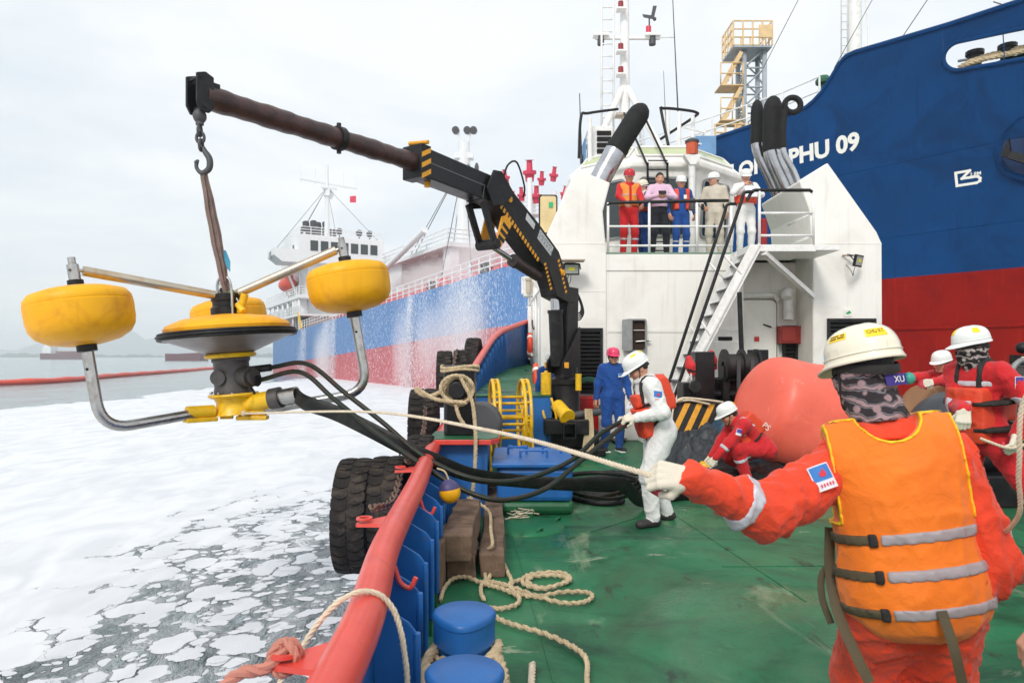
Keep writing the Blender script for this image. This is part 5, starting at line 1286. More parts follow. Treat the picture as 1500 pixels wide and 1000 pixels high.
MB().prism([(-.15, 0), (.12, -.05), (.2, .3), (.1, .3), (.05, .05), (-.18, .08)], wv + V(0, 0, .55), (1, 0, 0), (0, 0, 1), (0, .02, 0)).ball(wv + V(.14, 0, .5), .05, 8).build('vane_blade', m_dkgrey, o)
MB().cyl(wv + V(-.02, 0, .12), wv + V(-.02, 0, .3), .07).build('red_lamp', M('lamp_pink', L(214, 60, 84), .3), ms)
MB().tube([V(mx_, my, z1), V(4.3, my, z1 + .02)], .015).build('yard_rod', m_white2, ms)
def whip(px0, py0, px1, py1, Y, r, label):
    a, b = P(px0, py0, Y), P(px1, py1, Y); m = MB().cyl(a, b, r, r * .5, 6); m.cyl(a, a.lerp(b, .12), r * 1.8, n=8); tag(m.build('whip_antenna', m_dkgrey, org=a), label, 'antenna')
whip(996, 225, 985, -10, 17, .02, 'tallest thin whip antenna above the right roof hoop')
whip(852, 240, 849, 137, 17, .022, 'short whip antenna at the port edge of the wheelhouse roof')
whip(977, 225, 972, 104, 17.4, .012, 'fine whip antenna beside the black roof hoop and tall whip')
# beacon lamp post at the rail
lp = V(3.98, 15.1, 0)
o = thing('lamp_post', 'white lamp post with orange beacon standing in front of the wheelhouse', 'lamp post', (lp.x, lp.y, UD))
MB().cyl((lp.x, lp.y, UD), (lp.x, lp.y, 6.0), .075, n=14).prism([(-.2, 0), (.2, 0), (.06, -.22), (-.06, -.22)], (lp.x, lp.y - .1, 6.04), (1, 0, 0), (0, 0, 1), (0, .2, 0)).build('post', m_white2, o)
MB().cyl((lp.x, lp.y, 6.05), (lp.x, lp.y, 6.32), .13, n=18).build('beacon', M('beacon_orange', L(206, 84, 40), .2, coat=.5), o)
MB().lathe([(.15, 0), (.15, .05), (.06, .1), (0, .11)], (lp.x, lp.y, 6.32), n=18).build('cap', m_dkgrey, o)
MB().lathe([(0, -.01), (.06, 0), (.065, .05), (.05, .16), (.075, .17), (.05, .23), (0, .24)], W_(1014, 308, 13.4), n=16).build('deck_lantern', m_dkgrey, o)

# rails on the upper deck
rl = thing('deck_railing', 'white upper deck railing with black top rail in front of the group', 'railing', (3, DY + .1, UD))
yR = DY + .08; zt = W_(0, 297, yR).z
MB().tube([V(1.83, yR, zt - .06), V(1.87, yR, zt), V(3.9, yR, zt + .04), V(4.15, yR, zt + .04)], .032, n=10).build('top_rail', m_black, rl)
mb = MB()
for z in (UD + .17, UD + .54): mb.cyl((1.83, yR, z), (4.2, yR, z), .022, n=8)
mb.build('mid_rail', m_white2, rl)
for x in (1.84, 2.63, 3.54, 4.2): MB().cyl((x, yR, UD), (x, yR, zt + (.0 if x < 4 else -.03)), .026, n=8).build('post', m_white2, rl)
# platform at the head of the stairs
pl = thing('stair_platform', 'white platform with railing jutting out at the head of the stairs', 'platform', (4.8, 12.4, UD))
PY = 11.9
MB().b2((4.15, PY, UD - .12), (5.3, DY + .0, UD)).b2((5.3, PY, UD - .1), (5.72, DY - .03, UD - .01)).build('floor_plate', m_white2, pl, bevel=.008)
MB().beam((4.4, PY + .03, UD - .14), (5.68, DY - .1, W_(0, 432, 12.6).z), .1, .08).build('brace', m_white2, pl)
zt2 = UD + .95
MB().tube(spline([V(4.1, PY + .02, zt2 - .18), V(4.2, PY + .02, zt2 - .02), V(4.32, PY + .02, zt2), V(4.5, PY + .02, zt2)], 4) + [V(5.2, PY + .02, zt2), V(5.24, PY + .02, zt2 - .03)], .03, n=10).build('top_rail', m_black, pl)
mb = MB()
for z in (.16, .55): mb.cyl((4.3, PY + .02, UD + z), (5.26, PY + .02, UD + z), .022, n=8).cyl((5.26, PY + .02, UD + z), (5.26, DY, UD + z), .022, n=8)
mb.build('mid_rail', m_white2, pl)
for x in (4.32, 5.26): MB().cyl((x, PY + .02, UD), (x, PY + .02, zt2), .026, n=8).build('post', m_white2, pl)
# stairs
stt = thing('stairway', 'steep white ladder stairs with black handrails up to the platform', 'stairs', (2.9, 12.2, 0))
p0, p1 = V(4.24, PY, UD - .05), V(2.4, PY, .02)
sl = (p1 - p0)
for y in (PY, PY + .72): MB().beam(p0 + V(0, y - PY, 0), p1 + V(0, y - PY, 0), .02, .2, up=(0, 0, 1)).beam(p0 + V(.06, y - PY - .025, .06), p1 + V(.06, y - PY - .025, .06), .05, .03).build('stringer', m_white2, stt)
n = 15
for k in range(1, n):
    q = p0 + sl * (k / n); MB().b2((q.x - .1, PY + .012, q.z - .018), (q.x + .12, PY + .708, q.z)).build('tread', M('tread_grey', L(120, 122, 124), .6), stt)
for y, off, top in ((PY, V(-.16, 0, 1.0), V(4.05, 0, 4.45)), (PY + .72, V(-.16, 0, 1.0), V(3.98, 0, 4.4))):
    a = V(top.x, y, top.z); b = p1 + V(.42, y - PY, .85); q = spline([a + V(.16, 0, .02), a, a + (b - a) * .04], 4) + [a + (b - a) * .95, b, b + V(.0, 0, -.12), b + V(.02, 0, -.75)]
    MB().tube(q, .03, n=10).build('handrail', m_black, stt)
    for f in (.3, .62, .9):
        h = a + (b - a) * f; s_ = p0 + sl * ((h - p0).dot(sl) / sl.length_squared + .06) + V(0, y - PY, 0); MB().cyl(h, V(s_.x + .06, y, s_.z + .05), .02, n=8).build('handrail_strut', m_white2, stt)

# floodlights
def flood(p, d, label, up=.0):
    p = Vector(p); d = Vector(d).normalized(); t = thing('floodlight', label, 'floodlight', p, 'LED floodlights on the casings'); x = d.cross(V(0, 0, 1)).normalized(); z = x.cross(d); R = Matrix((x, d, z)).transposed()
    MB().box(p, (.3, .05, .22), R).build('body', m_black, t, bevel=.01)
    MB().box(p + d * .027, (.25, .008, .16), R).build('glass_front', M('lamp_glass', L(170, 176, 170), .15, bump=0), t)
    MB().box(p + d * .033 + z * .005, (.11, .004, .06), R).build('led_chip', M('led_yellow', L(226, 214, 60), .4, bump=0), t)
    MB().tube([p + x * .17, p + x * .17 - d * .1 + z * .08, p - d * .22 + z * .1, p - x * .17 - d * .1 + z * .08, p - x * .17], .012, n=6).build('bracket', m_black, t)
    MB().tube(spline([p - d * .03 - z * .11, p - d * .04 - z * .2, p - d * .02 - z * .28 + x * .03, p - d * .06 - z * .2 + x * .06, p - d * .2 - z * .1], 4), .006, n=5).build('cable', m_rubber, t); return t
flood(W_(837, 394, 12.65), (.05, -1, -.25), 'LED floodlight on the port casing just above the crane column')
flood(W_(1257, 382, 12.65), (.75, -.9, -.25), 'LED floodlight turned outward high on the starboard casing')
MB().beam(W_(820, 382, 12.6), W_(856, 382, 12.6), .3, .02).build('lamp_shelf', M('rusty_white', L(190, 170, 150), .6), house)
MB().tube([W_(1234, 374, 12.95), W_(1252, 374, 12.8)], .02).build('lamp_arm', M('rusty_white', L(190, 170, 150), .6), house)
# side light box
MB().prism(rrect(.2, .42, .06), W_(803, 314, 14.6), (1, 0, 0), (0, 0, 1), (0, .12, 0)).build('side_light_screen', m_black, house); MB().prism(rrect(.17, .39, .05), W_(803, 314, 14.6) + V(0, -.01, 0), (1, 0, 0), (0, 0, 1), (0, .01, 0)).build('side_light_face', M('screen_tan', L(214, 190, 140), .5), house)
MB().b2(W_(804, 304, 14.58), W_(810, 296, 14.57)).build('side_light_green', M('lamp_green', L(40, 170, 110), .3), house)
# starboard bulwark beyond the deck gear
sb = thing('bulwark', 'starboard bulwark plating seen between the men and the red ship', 'bulwark', (8.3, 9, 0))
MB().b2((8.3, 2, 0), (8.34, 14, .72)).build('side_plate', m_blue, sb); MB().cyl((8.3, 2, .76), (8.3, 14, .76), .07).build('rail_tube', m_rail, sb)
# ---------------------------------------------------------------- knuckle boom crane
CB = V(.9, 11.4, 0); CH = V(-3.7, -5.2, 0).normalized(); CW = V(-CH.y, CH.x, 0)
def C(r, z, w=0.): return CB + CH * r + CW * w + V(0, 0, z)
cr_ = thing('deck_crane', 'black knuckle boom crane with hazard stripes and a long brown pole', 'crane', CB)
def cprism(mb, poly, w, off=0., mi=0): return mb.prism(poly, CB - CW * (w / 2) + CW * off, CH, (0, 0, 1), CW * w, mi)
m_haz = M('hazard_yellow', L(236, 164, 26), .5, var=.1, bump=.05, dirt=L(90, 70, 30), dscale=9)
MB().b2((.35, 10.9, 0), (1.5, 12.0, .12)).b2((.45, 11.0, .12), (1.4, 11.9, .4)).b2((.5, 10.62, .38), (1.2, 11.0, .62)).build('base_frame', m_black, cr_, bevel=.02)
MB().lathe([(0, .4), (.26, .4), (.26, .55), (.235, .58), (.225, 1.12), (.25, 1.14), (.25, 1.22), (.2, 1.26), (.19, 1.42), (.0, 1.42)], (CB.x, CB.y, 0), n=36).build('slewing_column', m_black, cr_)
mb = MB(); cprism(mb, [(-.2, 1.38), (.16, 1.38), (.16, 2.2), (.12, 2.75), (-.22, 2.75), (-.2, 2.2)], .25); mb.build('column', m_black, cr_, bevel=.015)
mb = MB()
for a in (-.15, .15): cprism(mb, [(-.2, 1.32), (.36, 1.32), (.36, 1.5), (.28, 1.58), (-.2, 2.1)], .03, a)
mb.build('column_bracket', m_black, cr_, bevel=.006)
MB().cyl(C(.26, 1.45), C(.33, 2.3), .115, n=24).cyl(C(.33, 2.3), C(.335, 2.36), .13, n=24).build('lift_cylinder', m_black, cr_)
MB().cyl(C(.33, 2.3), C(.36, 2.66), .075, n=20).build('piston_rod', m_chrome, cr_)
for z, w in ((1.5, -.19), (1.5, .19)): MB().box(C(.3, 1.46, w), (.07, .07, .09)).build('pin_block', m_haz, cr_)
# lower (main) boom
jp = [(-.02, 2.48), (.26, 3.0), (.46, 3.28), (1.05, 3.64), (1.86, 4.06), (2.12, 4.0), (2.22, 3.82), (1.6, 3.38), (1.2, 3.13), (.76, 2.94), (.6, 2.7), (.54, 2.56), (.15, 2.48)]
mb = MB(); cprism(mb, jp, .3); jib = mb.build('main_boom', m_black, cr_, bevel=.015)
side = -.155       # the face toward the camera
def band(p, q, wd, n, name='hazard_mark'):
    p, q = Vector(p), Vector(q); d = (q - p); l = d.length; d.normalize(); nn = Vector((-d.y, d.x))
    for k in range(n):
        a = p + d * (l * k / n); b = p + d * (l * (k + .55) / n); s_ = d * (wd * .5)
        for sd in (-1,):
            mb = MB(); pl = [(a.x, a.y), (b.x, b.y), (b.x + nn.x * wd + s_.x * 0, b.y + nn.y * wd), (a.x + nn.x * wd, a.y + nn.y * wd)]
            cprism(mb, pl, .004, side * sd * 1.0 if False else SIDE * .153); mb.build(name, m_haz, jib)
SIDE = 1 if C(0, 0, 1).y < C(0, 0, -1).y else -1
band((2.02, 3.76), (1.02, 3.08), .07, 15); band((.86, 3.06), (.66, 2.64), .06, 7); band((.46, 3.16), (.2, 2.62), .06, 8)
mb = MB(); cprism(mb, [(1.1, 3.4), (.72, 3.18), (.64, 3.32), (1.02, 3.55)], .004, SIDE * .154); mb.build('maker_plate', M('plate_pale', L(206, 208, 206), .5), jib)
def plate_text(txt, p, d, h, fit, mat):
    a = C(p[0], p[1], SIDE * .158); b = C(d[0], d[1], SIDE * .158); ax = (b - a).normalized(); up = V(0, 0, 1); up = (up - ax * up.dot(ax)).normalized(); mb = MB(); lettering(mb, txt, h, a, ax, up, fit=fit); mb.build('plate_lettering', mat, jib, fix=False)
plate_text('CAUTION', (1.04, 3.48), (.68, 3.27), .045, .38, m_dkgrey); plate_text('1 2 3 4 5 6', (1.06, 3.42), (.71, 3.21), .05, .42, m_dkgrey)
mb = MB(); cprism(mb, [(1.42, 3.64), (1.2, 3.52), (1.16, 3.61), (1.38, 3.74)], .004, SIDE * .154); mb.build('maker_plate', M('plate_pale', L(206, 208, 206), .5), jib)
for r, z in ((2.0, 3.98), (2.08, 3.8), (1.84, 3.86), (.36, 2.95)): MB().cyl(C(r, z, -.18), C(r, z, .18), .05, n=14).build('pivot_pin', m_haz, jib)
# knuckle, links and knee cylinder
mb = MB()
for a in (-.19, .19): cprism(mb, [(1.78, 3.95), (2.08, 4.2), (2.26, 4.18), (2.42, 3.9), (2.28, 3.68), (2.0, 3.74)], .03, a)
cprism(mb, [(2.1, 3.75), (2.45, 3.75), (2.4, 3.95), (2.1, 4.1)], .3); mb.build('knuckle', m_black, cr_, bevel=.008)
mb = MB()
for a in (-.13, .13): mb.beam(C(2.42, 3.72, a), C(2.16, 3.2, a), .05, .11)
mb.cyl(C(2.14, 3.18, -.18), C(2.14, 3.18, .18), .075, n=16); mb.build('link_arm', m_black, cr_, bevel=.01)
mb = MB()
for a in (-.15, .15): cprism(mb, [(2.16, 3.18), (2.04, 3.14), (1.78, 3.5), (1.9, 3.62), (2.02, 3.58)], .03, a)
ln = mb.build('link_plate', m_haz, cr_, bevel=.008)
for k in range(3):
    f = .2 + .28 * k; mb = MB(); cprism(mb, [(2.17 - .2 * f, 3.2 + .34 * f), (2.03 - .2 * f, 3.14 + .3 * f), (2.0 - .2 * f, 3.19 + .3 * f), (2.14 - .2 * f, 3.25 + .34 * f)], .004, SIDE * .168); mb.build('black_stripe', m_black, ln)
MB().cyl(C(2.1, 3.18), C(1.35, 2.98), .04, n=16).build('piston_rod', m_chrome, cr_)
MB().cyl(C(1.5, 3.02), C(.86, 2.86), .085, n=20).cyl(C(1.54, 3.03), C(1.46, 3.01), .1, n=20).build('knee_cylinder', M('cylinder_brown', L(60, 48, 44), .4, var=.3), cr_)
# outer boom and its sliding pole
z0, z1 = 3.9, 3.98; DX = .14
mb = MB(); cprism(mb, [(1.8, z0 - .17), (1.8, z0 + .2), (3.6, z1 + .2), (3.6, z1 - .17)], .28); ob = mb.build('outer_boom', m_blackgloss, cr_, bevel=.015)
MB().beam(C(1.95, z0 + .02, SIDE * .142), C(3.5, z1 + .02, SIDE * .142), .004, .008).build('weld_line', M('worn_edge', L(120, 120, 122), .5), ob)
mb = MB(); cprism(mb, [(3.5, z1 - .19), (3.5, z1 + .22), (3.68, z1 + .22), (3.68, z1 - .19)], .32); mb.build('boom_collar', m_black, ob, bevel=.01)
for k in range(3):
    mb = MB(); b_ = z1 - .12 + .13 * k; cprism(mb, [(3.51, b_), (3.51, b_ + .06), (3.67, b_ - .03), (3.67, b_ - .09)], .004, SIDE * .162); mb.build('hazard_mark', m_haz, ob)
MB().cyl(C(3.64, z1 + .26, -.08), C(3.6, z1 + .24, .2), .025).cyl(C(3.4, z1 - .24), C(3.4, z1 - .16), .04).build('grease_fitting', m_haz, ob)
mb = MB(); n = 40; pts = [C(3.55 + (6.25 + DX - 3.55) * i / n, z1 + .02 - .04 * i / n) for i in range(n + 1)]
mb.tube(pts, [.108 + .004 * sin(i * 1.9) + .004 * sin(i * .7) for i in range(n + 1)], n=24); pole = mb.build('pole', m_pole, cr_)
MB().cyl(C(4.78, z1 + .005), C(4.86, z1 + .003), .13, n=28).cyl(C(4.82, z1 + .1), C(4.82, z1 + .17), .025).cyl(C(4.82, z1 - .13), C(4.82, z1 - .16), .025).build('pole_band', m_black, pole)
mb = MB()
for a in (-.085, .085): cprism(mb, [(DX + q[0], z1 + q[1]) for q in ((6.2, -.14), (6.2, .14), (6.28, .17), (6.36, .14), (6.36, -.12), (6.32, -.19), (6.24, -.19))], .03, a)
mb.cyl(C(6.28 + DX, z1 - .14, -.11), C(6.28 + DX, z1 - .14, .11), .025).cyl(C(6.33 + DX, z1 + .11, -.11), C(6.33 + DX, z1 + .11, .11), .016); cprism(mb, [(6.12 + DX, z1 - .1), (6.12 + DX, z1 + .11), (6.28 + DX, z1 + .11), (6.28 + DX, z1 - .1)], .14); mb.build('boom_head', m_black, cr_, bevel=.006)
TIP = C(6.28 + DX, z1 - .15)
mb = MB().ball(TIP - V(0, 0, .06), (.06, .06, .07), 12).cyl(TIP - V(0, 0, .02), TIP - V(0, 0, .14), .035)
z = TIP.z - .14
for k in range(3):
    q = V(1, 0, 0) if k % 2 else V(0, 1, 0); c = V(TIP.x + .006 * k, TIP.y, z - .05)
    mb.tube([c + q * (.035 * cos(2 * pi * i / 14)) + V(0, 0, .05 * sin(2 * pi * i / 14)) for i in range(14)], .014, n=8, closed=True); z -= .066
mb.build('load_chain', m_dkgrey, cr_)
hk = V(TIP.x + .03, TIP.y, z - .04)
q = spline([hk + V(a, 0, b) * .78 for a, b in ((0, .05), (.02, .0), (.075, -.09), (.07, -.2), (-.01, -.25), (-.07, -.2), (-.075, -.13), (-.05, -.1))], 5)
MB().tube(q, [.017 + .012 * sin(pi * min(1, i / 24)) if i < 30 else .023 - .003 * (i - 30) for i in range(len(q))], n=10).build('hook', m_dkgrey, cr_)
# hydraulic hoses
for k, (px, py) in enumerate(((735, 262), )):
    MB().tube(spline([C(2.05, 4.1, SIDE * .2), C(2.0, 4.3, SIDE * .25), C(1.78, 4.38, SIDE * .25), C(1.55, 4.1, SIDE * .22), C(1.5, 3.95, SIDE * .17)], 8), .014).build('hydraulic_hose', m_rubber, cr_)
for k in range(4):
    MB().tube(spline([C(-.2, 2.75 - .04 * k, -.1), C(-.5 - .02 * k, 2.72, -.12), C(-.72 - .03 * k, 2.5 - .03 * k, -.12), C(-.62, 2.36 - .04 * k, -.1), C(-.4, 2.4 - .03 * k, -.1)], 8), .013).build('hydraulic_hose', m_rubber, cr_)
for k in range(3):
    MB().tube(spline([C(-.1, 1.3, -.2), C(-.2 - .05 * k, 1.15, -.38 - .04 * k), C(-.15, .85, -.4), C(-.1 + .1 * k, .7, -.3)], 6), .022).build('hydraulic_hose', m_rubber, cr_)
# yellow fittings at its foot
mb = MB().cyl((.55, 11.05, .98), (.55, 11.05, 1.34), .085, n=20).cyl((.55, 11.05, 1.34), (.55, 11.05, 1.37), .03); mb.build('yellow_tank', m_yellow2, cr_, bevel=.01)
mb = MB().cyl((.72, 10.9, .82), (.86, 10.62, .66), .11, n=22).cyl((.85, 10.64, .67), (.87, 10.6, .65), .13, n=22); mb.build('yellow_motor', m_yellow2, cr_, bevel=.008)
MB().tube(spline([V(.52, 11, .95), V(.5, 10.9, .7), V(.6, 10.8, .5), V(.7, 10.75, .62), V(.62, 10.8, .95)], 5), .02).build('yellow_pipe', m_yellow2, cr_); MB().cyl((1.08, 11.1, 1.05), (1.08, 11.1, 1.32), .05).build('yellow_canister', m_yellow2, cr_)
mb = MB().b2((.78, 10.4, .34), (.98, 10.95, .36)).b2((.78, 10.4, .56), (.98, 10.95, .58)).b2((.78, 10.4, .36), (.8, 10.95, .56)).b2((.96, 10.4, .36), (.98, 10.95, .56)); mb.build('outrigger_tube', m_black, cr_)
MB().cyl((.9, 10.75, .66), (1.4, 10.9, .72), .06, n=14).build('outrigger_cylinder', m_dkgrey, cr_)
mb = MB()
for k in range(9): mb.tube(spline([V(1.15 + .012 * k, 10.72 - .01 * (k % 3), .78), V(1.15 + .015 * k, 10.68, .5), V(1.1 + .02 * k, 10.66 - .01 * k, .12)], 4), .012, n=5)
tag(mb.build('rope_hank', m_rope, org=(1.2, 10.7, .1)), 'tan rope hank hung at the crane foot', 'rope')
# sling up to the hook
sk_top = V(-2.68, 6.42, 2.17)
m_sl = M('sling_webbing', L(138, 116, 110), .8, var=.3, vs=12, bump=.3, bs=120, dirt=L(96, 108, 70), dscale=6, damt=.5)
mb = MB(); a = hk + V(0, 0, -.175)
for dx, dy in ((-.03, 0), (.03, .01)):
    pts = [a.lerp(sk_top, i / 14) + V(dx * sin(pi * i / 14) * .7 + .003 * sin(i * 1.7 + dx * 90), dy, 0) for i in range(15)]; mb.tube(pts, .03, n=8, flat=(.028, .009, (1, .3, 0)), twist=0)
    mb.tube(pts, .03, n=8, flat=(.009, .024, (1, .6, 0)))
s_ = mb.build('lifting_sling', m_sl, org=sk_top); tag(s_, 'faded webbing sling from the crane hook down to the skimmer', 'sling')
p = a.lerp(sk_top, .72); MB().sheet([[p + V(0, 0, .12), p + V(.06, -.02, .1)], [p + V(.03, 0, .03), p + V(.1, -.02, .0)], [p + V(.06, 0, -.06), p + V(.1, -.02, -.1)]]).build('sling_tag', M('tag_blue', L(70, 150, 180), .6), s_, smooth=False)
MB().cyl(sk_top + V(-.03, 0, .0), sk_top + V(.06, .02, .03), .035).build('sling_knot', M('knot_green', L(90, 124, 70), .8), s_)

# ---------------------------------------------------------------- the oil skimmer
SC = V(-2.7, 6.5, 0); sk = thing('oil_skimmer', 'yellow three-float oil skimmer hanging from the crane over the foam', 'skimmer', SC + V(0, 0, 1.0))
LF, RF, BF = V(-3.52, 5.58, 1.93), V(-1.57, 6.6, 2.27), V(-3.12, 7.55, 2.0)
up = (RF - LF).cross(BF - LF).normalized(); up = up if up.z > 0 else -up
ctr = (LF + RF + BF) / 3
def float_(c, d=.79, h=.45):
    R = d / 2; pr = [(0.05, -h * .54), (R * .36, -h * .52), (R * .66, -h * .46), (R * .87, -h * .35), (R * .96, -h * .22), (R * .99, -h * .08), (R, h * .19), (R * .983, h * .207), (R * .992, h * .225), (R * .975, h * .32), (R * .9, h * .41), (R * .66, h * .48), (.05, h * .52)]
    f = MB().lathe(pr, c, up, 56).build('float', m_yellow, sk)
    MB().cyl(c + up * (h * .5), c + up * (h * .5 + .2), .045, n=18).cyl(c + up * (h * .5 + .2), c + up * (h * .5 + .26), .03).build('stem', m_steel, f)
    MB().cyl(c + up * (h * .5 + .03), c + up * (h * .5 + .07), .06, n=20).build('clamp', m_black, f)
    MB().cyl(c - up * (h * .54), c - up * (h * .54 + .05), .075, n=20).build('clamp', m_black, f)
    mb = MB().cyl(c + up * (h * .5 + .15) + V(0, -.05, 0), c + up * (h * .5 + .15) - V(0, -.05, 0), .012); mb.build('bolt', m_dkgrey, f)
    return f
for c in (LF, RF, BF): float_(c)
hub = ctr - up * 1.0; hub = V(-2.7, 6.45, 1.12)
def arm(c):
    top = c - up * .28; d = (V(c.x, c.y, 0) - V(hub.x, hub.y, 0)).normalized(); st_ = hub + d * .27 + V(0, 0, -.04); kn = top - up * .78
    kn = V(top.x, top.y, top.z) - up * (.62); el = st_ + (kn - st_) * .72
    pts = [st_, st_.lerp(kn, .5)] + spline([st_.lerp(kn, .62) - up * .03, kn - up * .03 - d * .12, kn + up * .1 - d * .0, kn + up * .3], 6) + [top]
    pts = [st_, st_ + (el - st_) * .6]
    corner = top - up * ((top - st_).dot(up)); corner = top - up * ((top - st_).dot(up) * 1.0)
    R = .24; a = corner - (corner - st_).normalized() * R; b = corner + up * R
    arc = [a.lerp(corner, t) * (1 - t) + corner.lerp(b, t) * t for t in [i / 8 for i in range(9)]]
    MB().tube([st_] + arc + [top - up * .02], .046, n=20).build('float_arm', m_steel, sk)
    MB().cyl(top - up * .16 + V(0, -.048, 0), top - up * .16 + V(0, -.05, 0), .012).build('bolt', m_dark, sk)
for c in (LF, RF, BF): arm(c)
bar_c = V(-2.7, 6.5, 2.16)
for c in (LF, RF, BF):
    e = c + up * (.46 * .5 + .16); d = (e - bar_c); MB().cyl(bar_c, e - d.normalized() * .07, .042, n=18).build('spreader_bar', M('bar_steel', L(204, 192, 172), .35, .85, var=.15, bump=.05, dirt=L(190, 140, 70), dscale=4, damt=.5), sk)
    MB().cyl(e - d.normalized() * .09, e - d.normalized() * .02, .014).build('bar_pin', m_steel, sk)
# centre: disc, ring, cone, pump body
dc_ = V(-2.7, 6.5, 1.86); dn = (up * .5 + V(.02, -.02, 1) * .5).normalized()
MB().lathe([(.12, .14), (.2, .13), (.42, .1), (.54, .05), (.565, .015), (.56, -.015), (.5, -.02)], dc_, dn, 64).build('weir_disc', m_yellow, sk)
mb = MB()
for r, h in ((.6, -.03), (.615, -.052), (.605, -.075)): mb.lathe([(r + .016 * cos(2 * pi * i / 8), h + .014 * sin(2 * pi * i / 8)) for i in range(8)], dc_, dn, 64, close=True)
mb.build('rubber_seal', m_rubber, sk)
MB().lathe([(.56, -.016), (.565, -.035), (.55, -.04)], dc_, dn, 64).build('rim_plate', m_steel, sk)
MB().lathe([(.58, -.085), (.55, -.09), (.3, -.19), (.2, -.235), (.2, -.24)], dc_, dn, 64).build('cone', M('cone_steel', L(138, 130, 128), .42, .6, var=.12, bump=.04, dirt=L(90, 80, 78), dscale=3), sk)
ax = dn
base = dc_ - ax * .25
MB().lathe([(.05, .02), (.225, .015), (.235, .0), (.225, -.02), (.2, -.025)], base, ax, 40).build('flange', m_yellow2, sk)
mb = MB().lathe([(.17, -.02), (.175, -.05), (.16, -.07), (.16, -.16), (.165, -.17), (.165, -.3), (.172, -.32), (.172, -.36), (.15, -.37)], base, ax, 40); mb.build('pump_body', m_grey, sk)
pb = base - ax * .2
MB().cyl(pb + V(-.06, -.13, -.01), pb + V(-.06, -.19, -.01), .07, n=20).cyl(pb + V(.12, -.06, 0), pb + V(.22, -.1, 0), .1, n=22).cyl(pb + V(.21, -.09, 0), pb + V(.26, -.11, 0), .075, n=20).build('motor_cover', m_grey, sk)
MB().cyl(pb + V(.16, -.02, .06), pb + V(.38, -.03, .085), .035, n=14).cyl(pb + V(.14, -.05, -.02), pb + V(.28, -.08, -.04), .055, n=16).tube(spline([pb + V(.2, -.06, -.1), pb + V(.24, -.07, -.16), pb + V(.21, -.07, -.2), pb + V(.18, -.06, -.15)], 4), .012).build('hose_coupling', m_black, sk)
b2_ = base - ax * .37
MB().lathe([(.05, .01), (.225, .008), (.23, -.01), (.2, -.03)], b2_, ax, 40).lathe([(.18, -.03), (.16, -.07), (.17, -.13), (.2, -.19), (.05, -.2)], b2_, ax, 40).build('yellow_base', m_yellow2, sk)
for a in range(10): MB().cyl(b2_ + V(.205 * cos(a * .63), .205 * sin(a * .63), .004), b2_ + V(.205 * cos(a * .63), .205 * sin(a * .63), .022), .013, n=6).build('bolt', m_steel, sk)
for c in (LF, RF, BF):
    d = (V(c.x, c.y, 0) - V(hub.x, hub.y, 0)).normalized(); a = hub + V(0, 0, -.03)
    MB().cyl(a + d * .12, a + d * .36, .06, n=16).build('arm_socket', m_yellow2, sk)
    MB().beam(a + d * .1 - V(0, 0, .07), a + d * .38 - V(0, 0, .07), .12, .04).build('arm_shoe', m_yellow2, sk, bevel=.008)
o0 = b2_ + V(.1, -.02, -.1); o1 = o0 + V(.3, -.05, .06)
MB().cyl(o0, o1, .085, n=22).build('outlet_pipe', m_yellow2, sk); MB().cyl(o1 - V(.02, 0, .004), o1 + V(.08, -.013, .016), .1, n=22).build('outlet_clamp', m_grey, sk); MB().cyl(o1 + V(.06, -.01, .012), o1 + V(.24, -.04, .045), .075, n=22).build('outlet_coupling', m_steel, sk)
OUT = o1 + V(.22, -.036, .04)
# top motor and lifting bridle
tm = dc_ + dn * .13
MB().lathe([(0, 0), (.145, 0), (.145, .07), (.125, .09), (.125, .13), (.135, .14), (.135, .2), (.06, .22), (.05, .26), (0, .26)], tm, dn, 28).build('top_motor', m_black, sk)
MB().cyl(tm + V(.14, -.05, .02), tm + V(.19, -.06, .2), .035).cyl(tm + V(.13, -.08, .1), tm + V(.2, -.12, .03), .03).build('top_valve', m_yellow2, sk)
MB().cyl(tm + V(.0, 0, .2), bar_c, .035, n=14).build('centre_stem', m_steel, sk)
MB().tube(spline([tm + V(-.05, -.1, .16), tm + V(-.05, -.1, .3), tm + V(.0, -.1, .36), tm + V(.07, -.1, .3), tm + V(.1, -.12, 0)], 6), .013).tube(spline([bar_c + V(0, -.03, 0), bar_c + V(.08, -.05, .0), bar_c + V(.16, -.05, -.12), bar_c + V(.17, -.05, -.2)], 6), .013).build('bridle_shackle', m_steel, sk)

